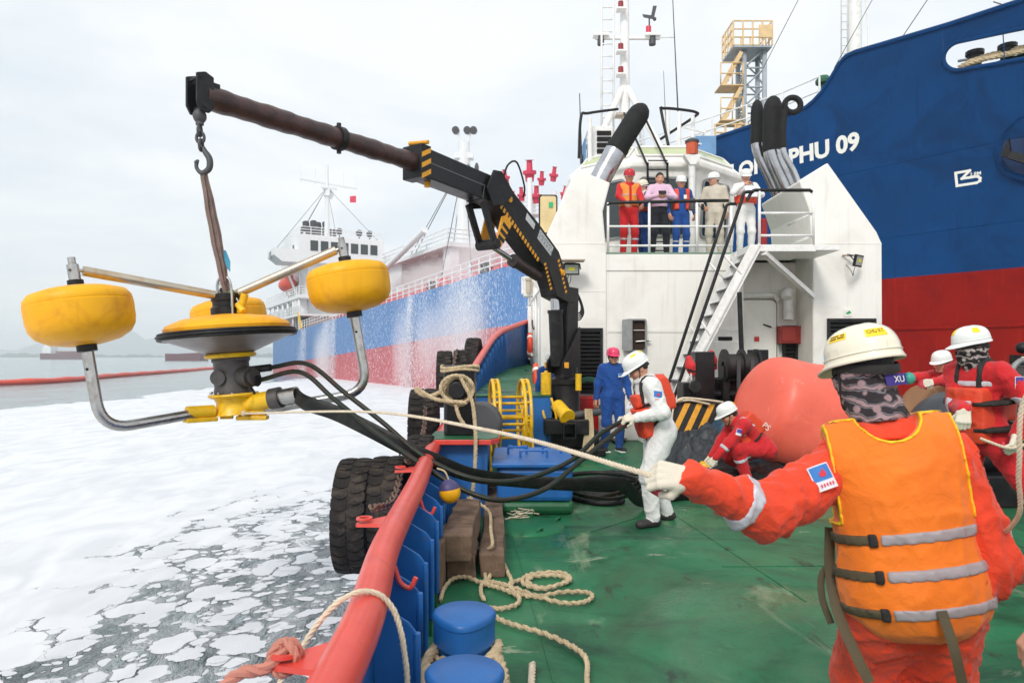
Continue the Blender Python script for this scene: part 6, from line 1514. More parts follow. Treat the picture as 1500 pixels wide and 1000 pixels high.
# ---------------------------------------------------------------- hoses from the skimmer to the deck
HAND = V(1.13, 6.45, 1.02)
def hose(pts, r, mat, label, flat=None, org=None):
    mb = MB(); q = spline(pts, 10); mb.tube(q, r, n=12, flat=flat); return tag(mb.build('hose', mat, org=org or pts[0]), label, 'hose')
h0 = pb + V(.38, -.03, .085)
k1 = [h0, P(450, 533, 6.3), P(505, 575, 6.1), P(560, 618, 5.95), P(620, 668, 5.75), P(690, 700, 5.6), P(760, 703, 5.7), P(835, 675, 6.0), P(880, 635, 6.3), HAND + V(0, .0, .01), HAND + V(.12, .05, -.0), HAND + V(.28, .3, -.2), V(1.36, 7.2, .3), V(1.0, 7.6, .04), V(.75, 8.0, .04), V(.9, 8.7, .04), V(1.6, 9.0, .04)]
hose(k1, .022, m_hose_green, 'thin hydraulic hose sagging just above its twin over the blue chest')
k2 = [pb + V(.3, -.06, -.03), P(440, 545, 6.2), P(490, 585, 6.0), P(560, 640, 5.75), P(640, 695, 5.5), P(690, 722, 5.4), P(740, 732, 5.4), P(800, 715, 5.7), P(850, 675, 6.0), HAND + V(-.01, -.03, -.03), HAND + V(.12, .0, -.06), V(1.4, 7.0, .4), V(1.1, 7.4, .06), V(.4, 8.3, .04), V(.55, 8.9, .04), V(1.4, 9.3, .04)]
hose(k2, .022, m_hose_green, 'lower thin hydraulic hose drooping across the front of the blue chest')
k3 = [OUT, P(448, 590, 6.1), P(490, 604, 6.0), P(540, 628, 5.9), P(590, 654, 5.85), P(640, 676, 5.9), P(690, 695, 6.1), P(760, 704, 6.4), P(840, 709, 6.4), P(900, 708, 6.5), V(1.12, 6.7, .32), V(1.35, 7.1, .1), V(1.7, 7.5, .03), V(2.3, 7.7, .03)]
hose(k3, .06, m_rubber, 'wide flat black discharge hose hanging from skimmer to deck', flat=(.068, .014, (0, .35, 1)))
mb = MB()
for k, (cx0, cy0, rx, ry) in enumerate(((1.15, 8.3, .55, .5), (1.25, 8.5, .6, .45), (1.05, 8.1, .45, .55))):
    mb.tube([V(cx0 + rx * cos(2 * pi * i / 40), cy0 + ry * sin(2 * pi * i / 40), .03 + .05 * k) for i in range(40)], .028, n=10, closed=True)
mb.tube(spline([V(.68, 7.55, .03), V(.95, 7.3, .03), V(1.2, 7.4, .035), V(1.1, 7.7, .03), V(.8, 7.8, .03)], 8), .028, n=10)
tag(mb.build('hose_coil', m_rubber, org=(1.15, 8.3, 0)), 'black hoses lying in loose coils on deck past the blue chest', 'hose')
# ---------------------------------------------------------------- big salmon buoy
sd_ = SDF(); BS = 1.13; bc = V(4.2, 9.65, .93)
sd_.cap((3.72, 9.5, .9), (4.5, 9.62, .7), .7, .7, k=.3).cap((4.5, 9.62, .7), (5.5, 9.8, .5), .68, .42, k=.3).ell((4.1, 9.4, .4), (.72, .62, .38), k=.4)
_n = np.array((-.9, -.25, .36)); _n /= np.linalg.norm(_n)
def blunt(X):
    a = sd_.ev(X); b = (X - np.array((3.36, 9.4, 1.05))) @ _n; h = np.maximum(.2 - np.abs(a - b), 0) / .2; return np.maximum(a, b) + h * h * .05 - .014 * np.exp(-((b + .1) / .05) ** 2)
v_, f_ = nets(blunt, *sd_.bounds(), .05)
by_ = thing('rubber_buoy', 'huge salmon pink rubber buoy lying on the deck before the casing', 'buoy', bc)
me = np_mesh('body', [(v_, f_, 0)]); o = link('body', me, by_, [m_pink])
sm = o.modifiers.new('smooth', 'SMOOTH'); sm.factor = .8; sm.iterations = 8; ss = o.modifiers.new('subsurf', 'SUBSURF'); ss.levels = 1; ss.render_levels = 1
mb = MB(); pts = []
for i in range(30):
    t = i / 29; X = 3.36 + 1.7 * t; pts.append(V(X, 8.86 + .3 * (2 * t - 1) ** 2, .5 - .42 * sin(pi * .5 * min(1, t * 1.7))))
mb.tube(pts, .028, n=10); mb.build('seam_bead', m_pink, by_)
MB().lathe([(0, .03), (.05, .03), (.06, 0)], bc + V(.3, -.58, .42), (0, -.9, .45), 16).build('valve_patch', m_pink, by_)

# ---------------------------------------------------------------- tarpaulins, hazard board, winch
def crumple(name, lo, hi, hfun, n, mat, label, cat, amp=.06, seed=0., org=None):
    (x0, y0), (x1, y1) = lo, hi; nx, ny = n; rows = []
    g = np.array([[x0 + (x1 - x0) * i / nx, y0 + (y1 - y0) * j / ny, 0] for j in range(ny + 1) for i in range(nx + 1)])
    h = np.array([hfun((p[0] - x0) / (x1 - x0), (p[1] - y0) / (y1 - y0)) for p in g])
    dz = -folds(g, amp, .5, seed) - folds(g + 9, amp * .4, .2, seed + 2); g[:, 2] = np.maximum(.012, h + dz * np.clip(h * 4, 0, 1)); w = folds(g + 3, .05, .6, seed + 1); g[:, 0] += w * .5; g[:, 1] += w * .4
    rows = [[V(*g[j * (nx + 1) + i]) for i in range(nx + 1)] for j in range(ny + 1)]
    return tag(MB().sheet(rows).build(name, mat, fix=False, org=org or (x0, y0, 0)), label, cat)
bump = lambda u, v, p=1.: (max(0, 1 - (2 * u - 1) ** 2) ** .5) * (max(0, 1 - (2 * v - 1) ** 2) ** .5)
crumple('tarpaulin', (2.15, 9.0), (3.35, 10.6), lambda u, v: .62 * bump(u, v) * (.75 + .35 * u), (70, 60), m_tarp, 'crumpled dark grey tarpaulin heaped below the hazard striped board', 'tarpaulin', .11, .4)
crumple('tarpaulin', (2.75, 9.2), (3.5, 10.2), lambda u, v: .78 * bump(u, v) ** .8, (50, 44), M('tarp_blue', L(44, 72, 92), .55, bump=.15), 'dusty blue tarpaulin bundle behind the crouching worker', 'tarpaulin', .1, 2.2)
crumple('rubber_sheet', (1.9, 8.2), (4.6, 9.4), lambda u, v: .16 * bump(u, v) + .05, (90, 40), m_rubber, 'black rubber sheeting spread under the crouching worker', 'rubber sheet', .05, 5.)
crumple('rubber_sheet', (3.0, 9.3), (4.8, 10.4), lambda u, v: .3 * bump(u, v) + .05, (60, 30), m_rubber, 'black rubber sheeting piled beneath the salmon buoy', 'rubber sheet', .07, 7.)
hb = thing('hazard_board', 'black board with yellow diagonal stripes leaning at the winch foot', 'hazard board', (2.6, 10.4, 0))
a0, a1 = P(982, 586, 10.6), P(1066, 590, 10.6); hx_ = (a1 - a0).normalized(); dn_ = V(0, -.32, -.95)
MB().prism([(-.05, 0), (1.0, 0), (1.0, .62), (-.05, .62)], a0, hx_, dn_, V(0, .03, .0)).build('board', m_black, hb, bevel=.006)
for k in range(5):
    x = .1 + .19 * k; MB().prism([(x + .12, .03), (x + .21, .03), (x - .08, .58), (x - .17, .58)], a0 + V(0, -.003, -.001), hx_, dn_, V(0, -.005, 0)).build('stripe', m_haz, hb)
wi = thing('tow_winch', 'black towing winch and mooring post gear in front of the door', 'winch', (3.2, 11.2, 0))
MB().b2((2.35, 10.75, 0), (3.7, 12.0, .84)).build('bed', m_black, wi, bevel=.02)
MB().b2((P(1014, 0, 11.2).x, 11.0, .8), (P(1042, 0, 11.2).x, 11.32, P(0, 515, 11.2).z)).build('post', m_blackgloss, wi, bevel=.015)
MB().b2((P(998, 0, 11.1).x, 10.95, .7), (P(1012, 0, 11.1).x, 11.4, P(0, 560, 11.1).z)).build('side_block', m_black, wi, bevel=.015)
MB().cyl(P(1016, 566, 10.95), P(1019, 566, 10.65), .09, n=22).build('post_bar', m_black, wi)
for y, z in ((11.3, .98), (11.2, 1.22)): MB().cyl((3.2, y, z), (4.0, y, z), .06 if z < 1.2 else .04, n=14).build('cross_shaft', m_black, wi)
MB().b2((3.25, 11.35, .84), (3.75, 11.75, 1.2)).build('gear_box', m_black, wi, bevel=.03)
dr = P(1075, 545, 11.2)
MB().cyl(dr + V(-.14, 0, .1), dr + V(.35, 0, .1), .2, n=26).build('drum', M('winch_dark', L(52, 46, 44), .5, .3, bump=.2), wi, bevel=.01)
for q in (-.16, .12, .36): MB().lathe([(.08, -.02), (.28, -.02), (.28, .02), (.08, .02)], dr + V(q, 0, .1), (1, 0, 0), 26, close=True).build('drum_flange', m_black, wi)
MB().b2(dr + V(-.2, -.1, -.75), dr + V(-.1, .2, .1)).b2(dr + V(.3, -.1, -.75), dr + V(.4, .2, .1)).build('side_frame', m_black, wi)
for q in (-.02, .2): MB().b2(dr + V(q, -.22, -.4), dr + V(q + .06, -.19, .2)).build('brake_band', m_dkgrey, wi)
MB().cyl(P(1091, 640, 11.4), P(1083, 428, 11.4), .04, n=12).build('lever_pole', m_black, wi)
MB().b2(P(1100, 560, 12.0), P(1126, 512, 12.0) + V(0, .2, 0)).build('control_box', m_black, wi, bevel=.01)
def float_coat(px, py, w, h, label, y=11.0):
    p = P(px, py, y); R = SDF(); R.cap(p + V(-.02, 0, h * .4), p + V(0, 0, 0), w * .35, w * .5, k=.06).cap(p, p + V(.03, 0, -h * .4), w * .5, w * .38, k=.06)
    v, f = nets(lambda X: R.ev(X) + folds(X, .008, .12), *R.bounds(), .018); t = thing('life_jacket', label, 'life jacket', p); link('jacket', np_mesh('jacket', [(v, f, 0)]), t, [M('jacket_red', L(208, 40, 44), .7, bump=.2, cloth=True)])
    MB().cyl(p + V(.0, -w * .3, -h * .38), p + V(.01, -w * .2, -h * .75), .016).build('tape', m_white2, t); MB().beam(p + V(-w * .4, -w * .5, -.05), p + V(w * .4, -w * .5, -.09), .012, .03).build('strap', m_black, t)
float_coat(1011, 536, .15, .3, 'red life jacket hung on the left side of the black winch post', 10.95); float_coat(1044, 527, .12, .32, 'red life jacket hung over the other side of the black winch post', 11.2)
mb = MB(); rope_mesh(mb, spline([P(985, 592, 10.55), P(1000, 583, 10.6), P(1030, 585, 10.5), P(1060, 589, 10.5)], 6), .018); rope_mesh(mb, spline([P(1000, 584, 10.5), P(988, 592, 10.45), P(984, 620, 10.3), P(986, 650, 10.1), P(972, 668, 9.8)], 6), .014); rope_mesh(mb, spline([P(985, 590, 10.5), P(1010, 586, 10.55), P(1040, 592, 10.5)], 6), .018)
tag(mb.build('winch_rope', m_rope2, org=P(985, 592, 10.55)), 'pale rope lying along the top edge of the hazard board', 'rope')
# red cabinet by the crane
rc_ = thing('fire_cabinet', 'bright red steel cabinet standing behind the crane foot', 'cabinet', (1.35, 12.2, 0))
MB().b2(P(841, 650, 12.0) * 1.0, P(877, 582, 12.0) + V(0, .5, 0)).build('box', m_redcab, rc_, bevel=.015)
MB().b2(P(846, 645, 11.985), P(872, 588, 11.99)).build('door', m_redcab, rc_, bevel=.004); MB().b2(P(841, 582, 12.2), P(850, 560, 12.2) + V(0, .1, 0)).build('red_bottle', m_redcab, rc_, bevel=.03)
mb = MB()
for k in range(5): mb.tube([V(1.42 + .3 * cos(a), 12.62, .85 + .3 * sin(a) + .015 * k) for a in [2 * pi * i / 30 for i in range(30)]], .018, n=8, closed=True)
tag(mb.build('green_hose', M('hose_green', L(30, 96, 76), .45), org=(1.42, 12.62, .55)), 'green hose coiled on the wall behind the red cabinet', 'hose')
mb = MB().beam(DK(905, 628, .04), DK(938, 600, .3), .14, .03); tag(mb.build('plank', m_alu, org=DK(905, 628)), 'pale metal plank on the deck behind the worker in white', 'plank')
mb = MB().sheet([[DK(908, 650, .05), DK(930, 632, .05)], [DK(890, 640, .05), DK(905, 622, .05)]]); tag(mb.build('rubber_mat', m_rubber, org=DK(908, 650)), 'small black rubber mat on the deck by the standing men', 'mat')
# starboard gear: black roll, grey console, yellow grating
rl_ = thing('hose_roll', 'big black rubber roll behind the man in the red coverall', 'roll', (5.3, 7.8, 0))
sdr = SDF(); sdr.cap((4.9, 7.6, .75), (6.6, 8.3, .72), .46, .44, k=.1); v, f = nets(lambda X: sdr.ev(X) + folds(X, .012, .4), *sdr.bounds(), .05); link('roll', np_mesh('roll', [(v, f, 0)]), rl_, [M('roll_rubber', L(58, 60, 64), .45, var=.15, bump=.1)])
MB().b2((4.7, 7.2, 0), (7, 8.4, .34)).build('cradle', m_black, rl_, bevel=.02)
MB().cyl((5.1, 8.5, .95), (6.0, 8.9, .95), .3, n=24).build('tan_end', M('roll_tan', L(176, 140, 104), .7), rl_, bevel=.02)
co = thing('winch_console', 'grey steel deck machine with levers at the starboard side', 'console', (6.6, 8.3, 0))
MB().b2((5.72, 7.75, .95), (7.4, 9, 1.5)).build('housing', m_grey, co, bevel=.03); MB().b2((5.72, 7.8, 0), (7.3, 9, .95)).build('bed', m_black, co)
MB().b2((5.8, 7.7, .95), (7.0, 7.76, 1.36)).build('recess', m_dark, co)
for k in range(5): MB().cyl((5.9 + .09 * k, 7.7, 1.05), (5.88 + .09 * k, 7.55, 1.3), .014, n=6).ball((5.88 + .09 * k, 7.55, 1.31), .025, 8).build('lever', m_black, co)
MB().tube(spline([V(5.62, 7.7, 1.4), V(5.7, 7.7, 1.53), V(5.9, 7.7, 1.56), V(7, 7.7, 1.56)], 4), .03).build('grab_rail', m_alu, co)
mb = MB(); rope_mesh(mb, [V(5.9, 7.9, 1.58), V(6.4, 7.95, 1.6), V(7, 7.9, 1.58)], .02); mb.build('lashing', m_rope2, co)
MB().b2((5.9, 7.9, 1.5), (6.05, 8.1, 1.62)).ball((5.98, 8, 1.7), .07, 8).build('roller_block', m_black, co)
MB().b2((5.78, 7.72, .62), (6.3, 7.78, .76)).build('name_plate', M('plate_blue', L(22, 70, 150), .4), co)
mb = MB(); lettering(mb, 'GS', .075, V(5.9, 7.715, .655), (1, 0, 0), (0, 0, 1)); mb.build('plate_letters', m_letter, co, fix=False)
MB().b2((5.7, 7.65, .36), (7, 7.75, .42)).build('shelf', m_alu, co)
gr = thing('grating', 'yellow steel step grating leaning at the starboard gear', 'grating', (4.4, 5.75, 0))
g0 = P(1480, 642, 5.9); gx, gy = V(1, .1, 0).normalized(), V(.3, -.15, -.9).normalized()
MB().beam(g0, g0 + gx * .7, .03, .03).beam(g0, g0 + gy * .5 + gx * .14, .03, .03).beam(g0 + gy * .5 + gx * .14, g0 + gy * .5 + gx * .9, .03, .03).build('frame', m_yellow2, gr)
for k in range(7):
    a = g0 + gy * (.06 + .065 * k) + gx * (.02 + .02 * k); MB().beam(a, a + gx * .75, .012, .03).build('bar', m_yellow2, gr)
# ---------------------------------------------------------------- people
C_RED = L(206, 26, 34); C_ORED = L(228, 66, 30); C_BLUE = L(18, 74, 150); C_WHITE = L(232, 230, 226); C_BEIGE = L(206, 196, 178); C_PINKS = L(226, 190, 212); C_NAVY = L(26, 28, 38)
SKIN = L(206, 150, 122); GLOVE = L(226, 216, 196)
def cm(name, col, **k): return M('cloth_' + name, col, .82, var=.1, vs=5, bump=.22, bs=90, cloth=True, **k)
m_skin = M('skin', SKIN, .5, var=.06, bump=.04); m_hair = M('hair_black', L(26, 22, 22), .55, bump=.3, bs=200); m_glove = M('glove_knit', GLOVE, .9, var=.08, bump=.35, bs=220)
m_glove_red = M('glove_palm', L(206, 60, 78), .6, bump=.2); m_shoe = M('shoe_dark', L(50, 44, 44), .6, bump=.15); m_refl = M('reflective_tape', L(196, 194, 200), .35, var=.05, bump=.05)
m_strap = M('strap_webbing', L(40, 38, 36), .8, bump=.2); m_olive = M('strap_olive', L(84, 74, 52), .8, bump=.2)
m_lifeo = M('lifejacket_orange', L(226, 72, 40), .6, var=.08, bump=.1)
m_vest = M('vest_orange', L(247, 123, 18), .75, var=.05, vs=3, bump=.18, bs=50, cloth=True, dirt=L(224, 104, 20), dscale=4, damt=.4)
m_helm = {k: M('helmet_' + k, c, .28, var=.02, bump=0, coat=.3) for k, c in (('white', L(236, 236, 232)), ('cream', L(238, 230, 206)), ('red', L(196, 24, 44)), ('pink', L(232, 58, 104)))}
m_eye = M('eye_dark', L(28, 22, 20), .3, bump=0); m_lip = M('lip', L(150, 88, 80), .5, bump=0)

def rot(axis, deg): return np.array(Matrix.Rotation(radians(deg), 3, axis))
def ik(a, b, l1, l2, pole):
    a, b, pole = (np.array(q, float) for q in (a, b, pole)); d = b - a; L_ = np.linalg.norm(d)
    if L_ > (l1 + l2) * .999: b = a + d / L_ * (l1 + l2) * .999; d = b - a; L_ = np.linalg.norm(d)
    u = d / L_; x = (l1 * l1 - l2 * l2 + L_ * L_) / (2 * L_); h = sqrt(max(0, l1 * l1 - x * x)); p = pole - u * (pole @ u); p /= max(1e-6, np.linalg.norm(p))
    return a + u * x + p * h, b
def hand_sdf(w, d, n, thumb, curl, s=1., spread=.0, m=0, mr=None):
    """w wrist, d along the hand, n palm side, thumb = +1/-1 which side of d x n carries the thumb"""
    S_ = SDF(); w, d, n = (np.array(q, float) for q in (w, d, n)); d /= np.linalg.norm(d); n -= d * (n @ d); n /= np.linalg.norm(n); t = np.cross(d, n) * thumb
    for i in range(4):
        o = (1.5 - i) * .0215 * s; b = w + d * .088 * s * (1 - .03 * abs(i - 1.2)) + t * o
        S_.cap(w + t * o * .55 + d * .01, b, .019 * s, .0145 * s, m, .009)
        ang = 0; p = b; dr_ = d
        for j, (ln, r0, r1) in enumerate(((.044, .0125, .0112), (.027, .0112, .0102), (.021, .0102, .0085))):
            ang += (62, 88, 52)[j] * curl * (1 + .06 * (i - 1.5)); a = radians(ang)
            dd = d * cos(a) + n * sin(a) + t * (spread * (1.5 - i)); dd /= np.linalg.norm(dd); q = p + dd * ln * s * (.95, 1.04, 1., .8)[i]
            S_.cap(p, q, r0 * s, r1 * s, mr if (mr is not None and j > 0) else m, .0035); p = q
    b = w + d * .022 * s + t * .022 * s; c = b + (d * .55 + t * .62 + n * (.3 + .35 * curl)) * .046 * s; e = c + (d * .75 + t * (.35 - .7 * curl) + n * (.2 + .7 * curl)) * .03 * s; g = e + (d * .7 + t * (.1 - .7 * curl) + n * (.3 + .5 * curl)) * .026 * s
    S_.cap(w + d * .01, b, .02 * s, .018 * s, m, .016).cap(b, c, .017 * s, .0135 * s, m, .014).cap(c, e, .0135 * s, .012 * s, m, .006).cap(e, g, .012 * s, .0095 * s, mr if mr is not None else m, .006)
    return S_
class Person:
    def __init__(s, label, base, yaw, top, pants, group=None, lean=0., roll=0., twist=0., pel=(0, 0, .93), lh=(.3, -.05, .85), rh=(-.3, -.05, .85), lpole=(.5, .6, -.3), rpole=(-.5, .6, -.3), lf=(.11, .02, 0), rf=(-.11, .02, 0), lfy=12, rfy=-12, lkp=(.15, -1, 0), rkp=(-.15, -1, 0), hyaw=0, hpitch=0, hroll=0, gloves=True, lcurl=.5, rcurl=.5, ld=None, rd=None, ln=None, rn=None, scale=1., lod=.018, hlod=.0085, fold=.006, shoe=None, face=True, hair=True, skin=None, bulk=1., sleeve=None, neckfwd=.02, world=True, wlen=.13, armk=1., necklen=.135, arml=1., legk=1., nshift=0., shdrop=0.):
        s.base = Vector(base); s.M = np.array(Matrix.Rotation(radians(yaw), 3, 'Z')); s.sc = scale; s.t = thing('person', label, 'person', base, group)
        s.parts = []; s.lod = lod
        inv = lambda p: (s.M.T @ (np.array(p, float) - np.array(s.base))) / scale
        s.inv = inv
        if world: lh, rh = [inv(q) if len(q) == 4 or isinstance(q, Vector) else np.array(q, float) for q in (lh, rh)]
        else: lh, rh = np.array(lh, float), np.array(rh, float)
        pel = np.array(pel, float); Rt = rot('Z', 0) @ rot('X', lean) @ rot('Y', roll); s.Rt = Rt; u = Rt @ np.array((0, 0, 1.)); f = Rt @ np.array((0, -1., 0)); x = Rt @ np.array((1., 0, 0))
        Rs = Rt @ rot('Z', twist); xs, fs = Rs @ np.array((1., 0, 0)), Rs @ np.array((0, -1., 0)); s.Rs = Rs
        s.pel, s.u, s.f, s.x, s.xs, s.fs = pel, u, f, x, xs, fs
        sh = pel + u * .455; s.sh = sh; lS, rS = sh + xs * .17 - u * shdrop, sh - xs * .17 - u * shdrop; s.lS, s.rS = lS, rS
        le, lh = ik(lS, lh, .285 * arml, .255 * arml, lpole); re_, rh = ik(rS, rh, .285 * arml, .255 * arml, rpole); s.le, s.re, s.lw, s.rw = le, re_, lh, rh
        B = SDF(); s.B = B; mt, mp, ms = 1, 2, 3; k_ = bulk
        B.ell(pel + u * .0, (.168 * k_, .125 * k_, .13), Rt, mp, .06, 'torso').ell(pel + u * .15, (.158 * k_, .122 * k_, .16), Rt, mt, .08, 'torso').ell(pel + u * .34 - f * .005, (.172 * k_, .125 * k_, .17), Rs, mt, .09, 'torso')
        B.cap(sh + xs * .06, sh + xs * .15 - u * .01, .078, .07, mt, .07, 'torso').cap(sh - xs * .06, sh - xs * .15 - u * .01, .078, .07, mt, .07, 'torso')
        B.cap(sh, sh + u * .055 + f * neckfwd * .6, .085, .066, mt, .05, 'torso')
        for S0, e, w, g in ((lS, le, lh, 'armL'), (rS, re_, rh, 'armR')):
            B.cap(S0 - u * .012, e, .07 * (1 + (armk - 1) * .6), .058 * armk, mt, .05, g)
            d = (w - e) / np.linalg.norm(w - e)
            if sleeve: B.cap(e, e + d * .05, .058, .054, mt, .03, g); s.bare = (e, w)
            else: B.cap(e, w - d * .012, .057 * armk, .043 * (1 + (armk - 1) * .5), mt, .035, g)
        hips = (pel + x * .088 - u * .03, pel - x * .088 - u * .03); s.legs = []
        for hp, ft, fy, kp in zip(hips, (lf, rf), (lfy, rfy), (lkp, rkp)):
            ft = np.array(ft, float); an = ft + np.array((0, .0, .085)); kn, an = ik(hp, an, .42, .405, kp); s.legs.append((hp, kn, an))
            B.cap(hp, kn, .102 * k_ * legk, .076 * legk, mp, .05, 'leg').cap(kn, an + (kn - an) * .06, .076 * legk, .06 * legk, mp, .04, 'leg')
            fd = rot('Z', fy) @ np.array((0, -1., 0)); an2 = an - np.array((0, 0, .0))
            hl = np.array((an[0], an[1], an[2] - .042)) - fd * .045; to = np.array((an[0], an[1], an[2] - .05)) + fd * .155
            B.cap(hl, to, .043, .036, ms, .02, 'foot').cap(an, hl + fd * .05, .046, .045, ms, .03, 'foot').ell(to - fd * .02, (.046, .05, .036), None, ms, .02, 'foot')
        # head
        nb = pel + u * .5 + f * neckfwd; Rh = rot('Z', hyaw) @ rot('X', hpitch) @ rot('Y', hroll); hu, hf, hx = Rh @ np.array((0, 0, 1.)), Rh @ np.array((0, -1., 0)), Rh @ np.array((1., 0, 0))
        hc = nb + (u * .45 + np.array((0, 0, .55))) * necklen + hf * .02 + x * nshift; s.hc, s.Rh, s.hu, s.hf, s.hx = hc, Rh, hu, hf, hx
        Hd = SDF(); s.H = Hd
        Hd.ell(hc + hu * .02 - hf * .01, (.074, .094, .092), Rh, 0, .03).ell(hc - hu * .045 + hf * .022, (.058, .068, .066), Rh, 0, .05).ell(hc - hu * .092 + hf * .06, (.026, .024, .02), Rh, 0, .03)
        Hd.cap(hc - hu * .05 - hf * .01, nb - u * .04, .05, .056, 0, .03)
        Hd.cap(hc + hf * .082 + hu * .002, hc + hf * .101 - hu * .032, .009, .0135, 0, .014).ell(hc + hf * .076 - hu * .066, (.024, .014, .009), Rh, 0, .012)
        for q in (-1, 1):
            Hd.ell(hc + hx * (q * .077) - hf * .008 - hu * .01, (.009, .02, .03), Rh, 0, .008).cap(hc + hf * .078 + hu * .022 + hx * (q * .018), hc + hf * .066 + hu * .022 + hx * (q * .046), .011, .009, 0, .012).ell(hc + hf * .06 - hu * .03 + hx * q * .04, (.024, .024, .024), Rh, 0, .03)
        s.mats = [skin or m_skin, top, pants, shoe or m_shoe, m_glove if gloves else (skin or m_skin), m_glove_red if gloves else (skin or m_skin)]
        fo = s.fo = fold; wl = s.wl = wlen
        def fb(X):
            D, I = B.ev(X, want=True); return D + folds(X, fo, wl) * (I != 3)
        v, fc = nets(fb, *B.bounds(), lod); _, I = B.ev(v[fc].mean(1), want=True); s.parts.append((v, fc, I))
        v, fc = nets(lambda X: Hd.ev(X), *Hd.bounds(), hlod); s.parts.append((v, fc, 0))
        for w, e, th, cu, dd, nn in ((lh, le, 1, lcurl, ld, ln), (rh, re_, -1, rcurl, rd, rn)):
            fd_ = (w - e) / np.linalg.norm(w - e); d = fd_ if dd is None else (s.M.T @ np.array(dd, float) if world else np.array(dd, float))
            n_ = np.array((-1. * th, 0, 0)) * .9 + np.array((0, .2, -.2)) if nn is None else (s.M.T @ np.array(nn, float))
            # thumb side: forwards/upwards of the palm
            hs = hand_sdf(w, d, n_, th if True else 1, cu, 1.08 if gloves else 1., m=4, mr=5 if gloves else None); hs.cap(w - fd_ * .05, w, .033, .028, 4, .02)
            v, fc = nets(lambda X: hs.ev(X, pad=.04), *hs.bounds(), max(.004, hlod * .62)); _, I = hs.ev(v[fc].mean(1), want=True); s.parts.append((v, fc, I))
        if sleeve:
            a = SDF(); a.cap(s.le, s.lw, .044, .03, 0).cap(s.re, s.rw, .044, .03, 0); v, fc = nets(lambda X: a.ev(X), *a.bounds(), .012); s.parts.append((v, fc, 0))
        s._link('body', s.parts, s.mats)
        if hair:
            hs = SDF(); hs.ell(hc + hu * .022 - hf * .012, (.081, .1, .1), Rh, 0)
            def fh(X):
                q = (X - hc) @ Rh; return np.maximum(hs.ev(X) + folds(X, .003, .03), np.interp(q[:, 1], (-.1, -.06, -.02, .03, .1), (.068, .056, .01, -.045, -.075)) - q[:, 2])
            v, fc = nets(fh, hc - .13, hc + .14, hlod); s._link('hair', [(v, fc, 0)], [m_hair])
        if face:
            for nm, pts, r, m in (('eye', [(q * .031, .079, .004) for q in (-1, 1)], (.0125, .006, .0048), m_eye), ('eyebrow', [(q * .031, .086, .024) for q in (-1, 1)], (.019, .006, .004), m_hair), ('mouth', [(0, .0905, -.066)], (.021, .004, .0035), m_lip)):
                for p in pts:
                    c = hc + hx * p[0] + hf * p[1] + hu * p[2]; mb = MB().ball((0, 0, 0), r, 10); R = s.M @ Rh
                    mb.v = [tuple(np.array(s.w(c)) + (R @ np.array(q)) * s.sc) for q in mb.v]; mb.build(nm, m, s.t)
    def w(s, p): return Vector(s.M @ (np.array(p) * s.sc)) + s.base
    def _link(s, nm, parts, mats):
        parts = [((s.M @ (v * s.sc).T).T + np.array(s.base), f, m) for v, f, m in parts if len(v)]
        if not parts: return None
        return link(nm, np_mesh(nm, parts), s.t, mats)
    def shell(s, nm, mat, reg, t, gs=('torso',), lod=None, fold=0., box=None, hollow=0.):
        """clothing: the chosen parts of the body swelled by t, kept where reg(points) < 0"""
        lo, hi = s.B.bounds(gs); tm = .1 if callable(t) else t; lo, hi = (lo - tm, hi + tm) if box is None else box
        h = lod or s.lod
        tt = t if callable(t) else (lambda X: t)
        def fn(X):
            d0 = s.B.ev(X, gs); d = d0 - tt(X)
            if fold: d = d + folds(X, fold, .16, 3.)
            else: d = d + folds(X, s.fo, s.wl)
            if hollow: d = np.maximum(d, tt(X) - hollow - d0)
            return np.maximum(d, reg(X))
        v, f = nets(fn, lo, hi, h)
        return s._link(nm, [(v, f, 0)], [mat]) if len(v) else None
    def tl(s, X):
        """torso coordinates: x to the left hand, y to the back, z up from the pelvis"""
        return (X - s.pel) @ s.Rt
    def band(s, nm, a, b, f, w, mat, g, t=.001):
        """tape round a limb from a to b at fraction f"""
        a, b = np.array(a), np.array(b); d = (b - a) / np.linalg.norm(b - a); c = a + (b - a) * f
        return s.shell(nm, mat, lambda X: np.maximum(np.abs((X - c) @ d) - w / 2, np.linalg.norm(X - c, axis=1) - .13), t + .003, (g,), min(s.lod, .012), box=(c - .14, c + .14))
    def helmet(s, col, stickers=(), chin=True, k=1.):
        R = s.Rh * k; c = s.hc + s.hu * .05 - s.hf * .004; Rw = s.M @ R; Wp = lambda x, y, z: tuple(np.array(s.w(c + R @ np.array((x, y, z)))))
        n = 56; rows = []
        def surf(a, th, k=1.):
            # a round the head (0 = face side), th from top (0) to rim (1)
            rx, ry, rz = .107 * k, .128 * k, .108 * k; q = th * pi / 2; z = rz * cos(q) ** .8; rr = sin(q) ** .74
            rid = 1 + .018 * math.exp(-((math.sin(a)) / .16) ** 2) * (1 - th * .9) * (1.0 if th > .02 else 1)
            return (rx * rr * sin(a) * rid, -ry * rr * cos(a) * rid, z * rid)
        T_ = [0, .06, .14, .24, .34, .45, .56, .67, .78, .88, .95, 1.0]
        mb = MB(); rg = [[surf(2 * pi * i / n, t) for i in range(n)] for t in T_]
        def brim(a):
            fr = max(0, cos(a)) ** 3; return .008 + .046 * fr, -.013 - .016 * fr
        rg.append([(surf(2 * pi * i / n, 1)[0] * 1.04, surf(2 * pi * i / n, 1)[1] * 1.03, -.012) for i in range(n)])
        ed = []
        for i in range(n):
            a = 2 * pi * i / n; p = surf(a, 1); o, z = brim(a); l = math.hypot(p[0], p[1]); ed.append((p[0] * (1 + o / l), p[1] * (1 + o / l), z - .006))
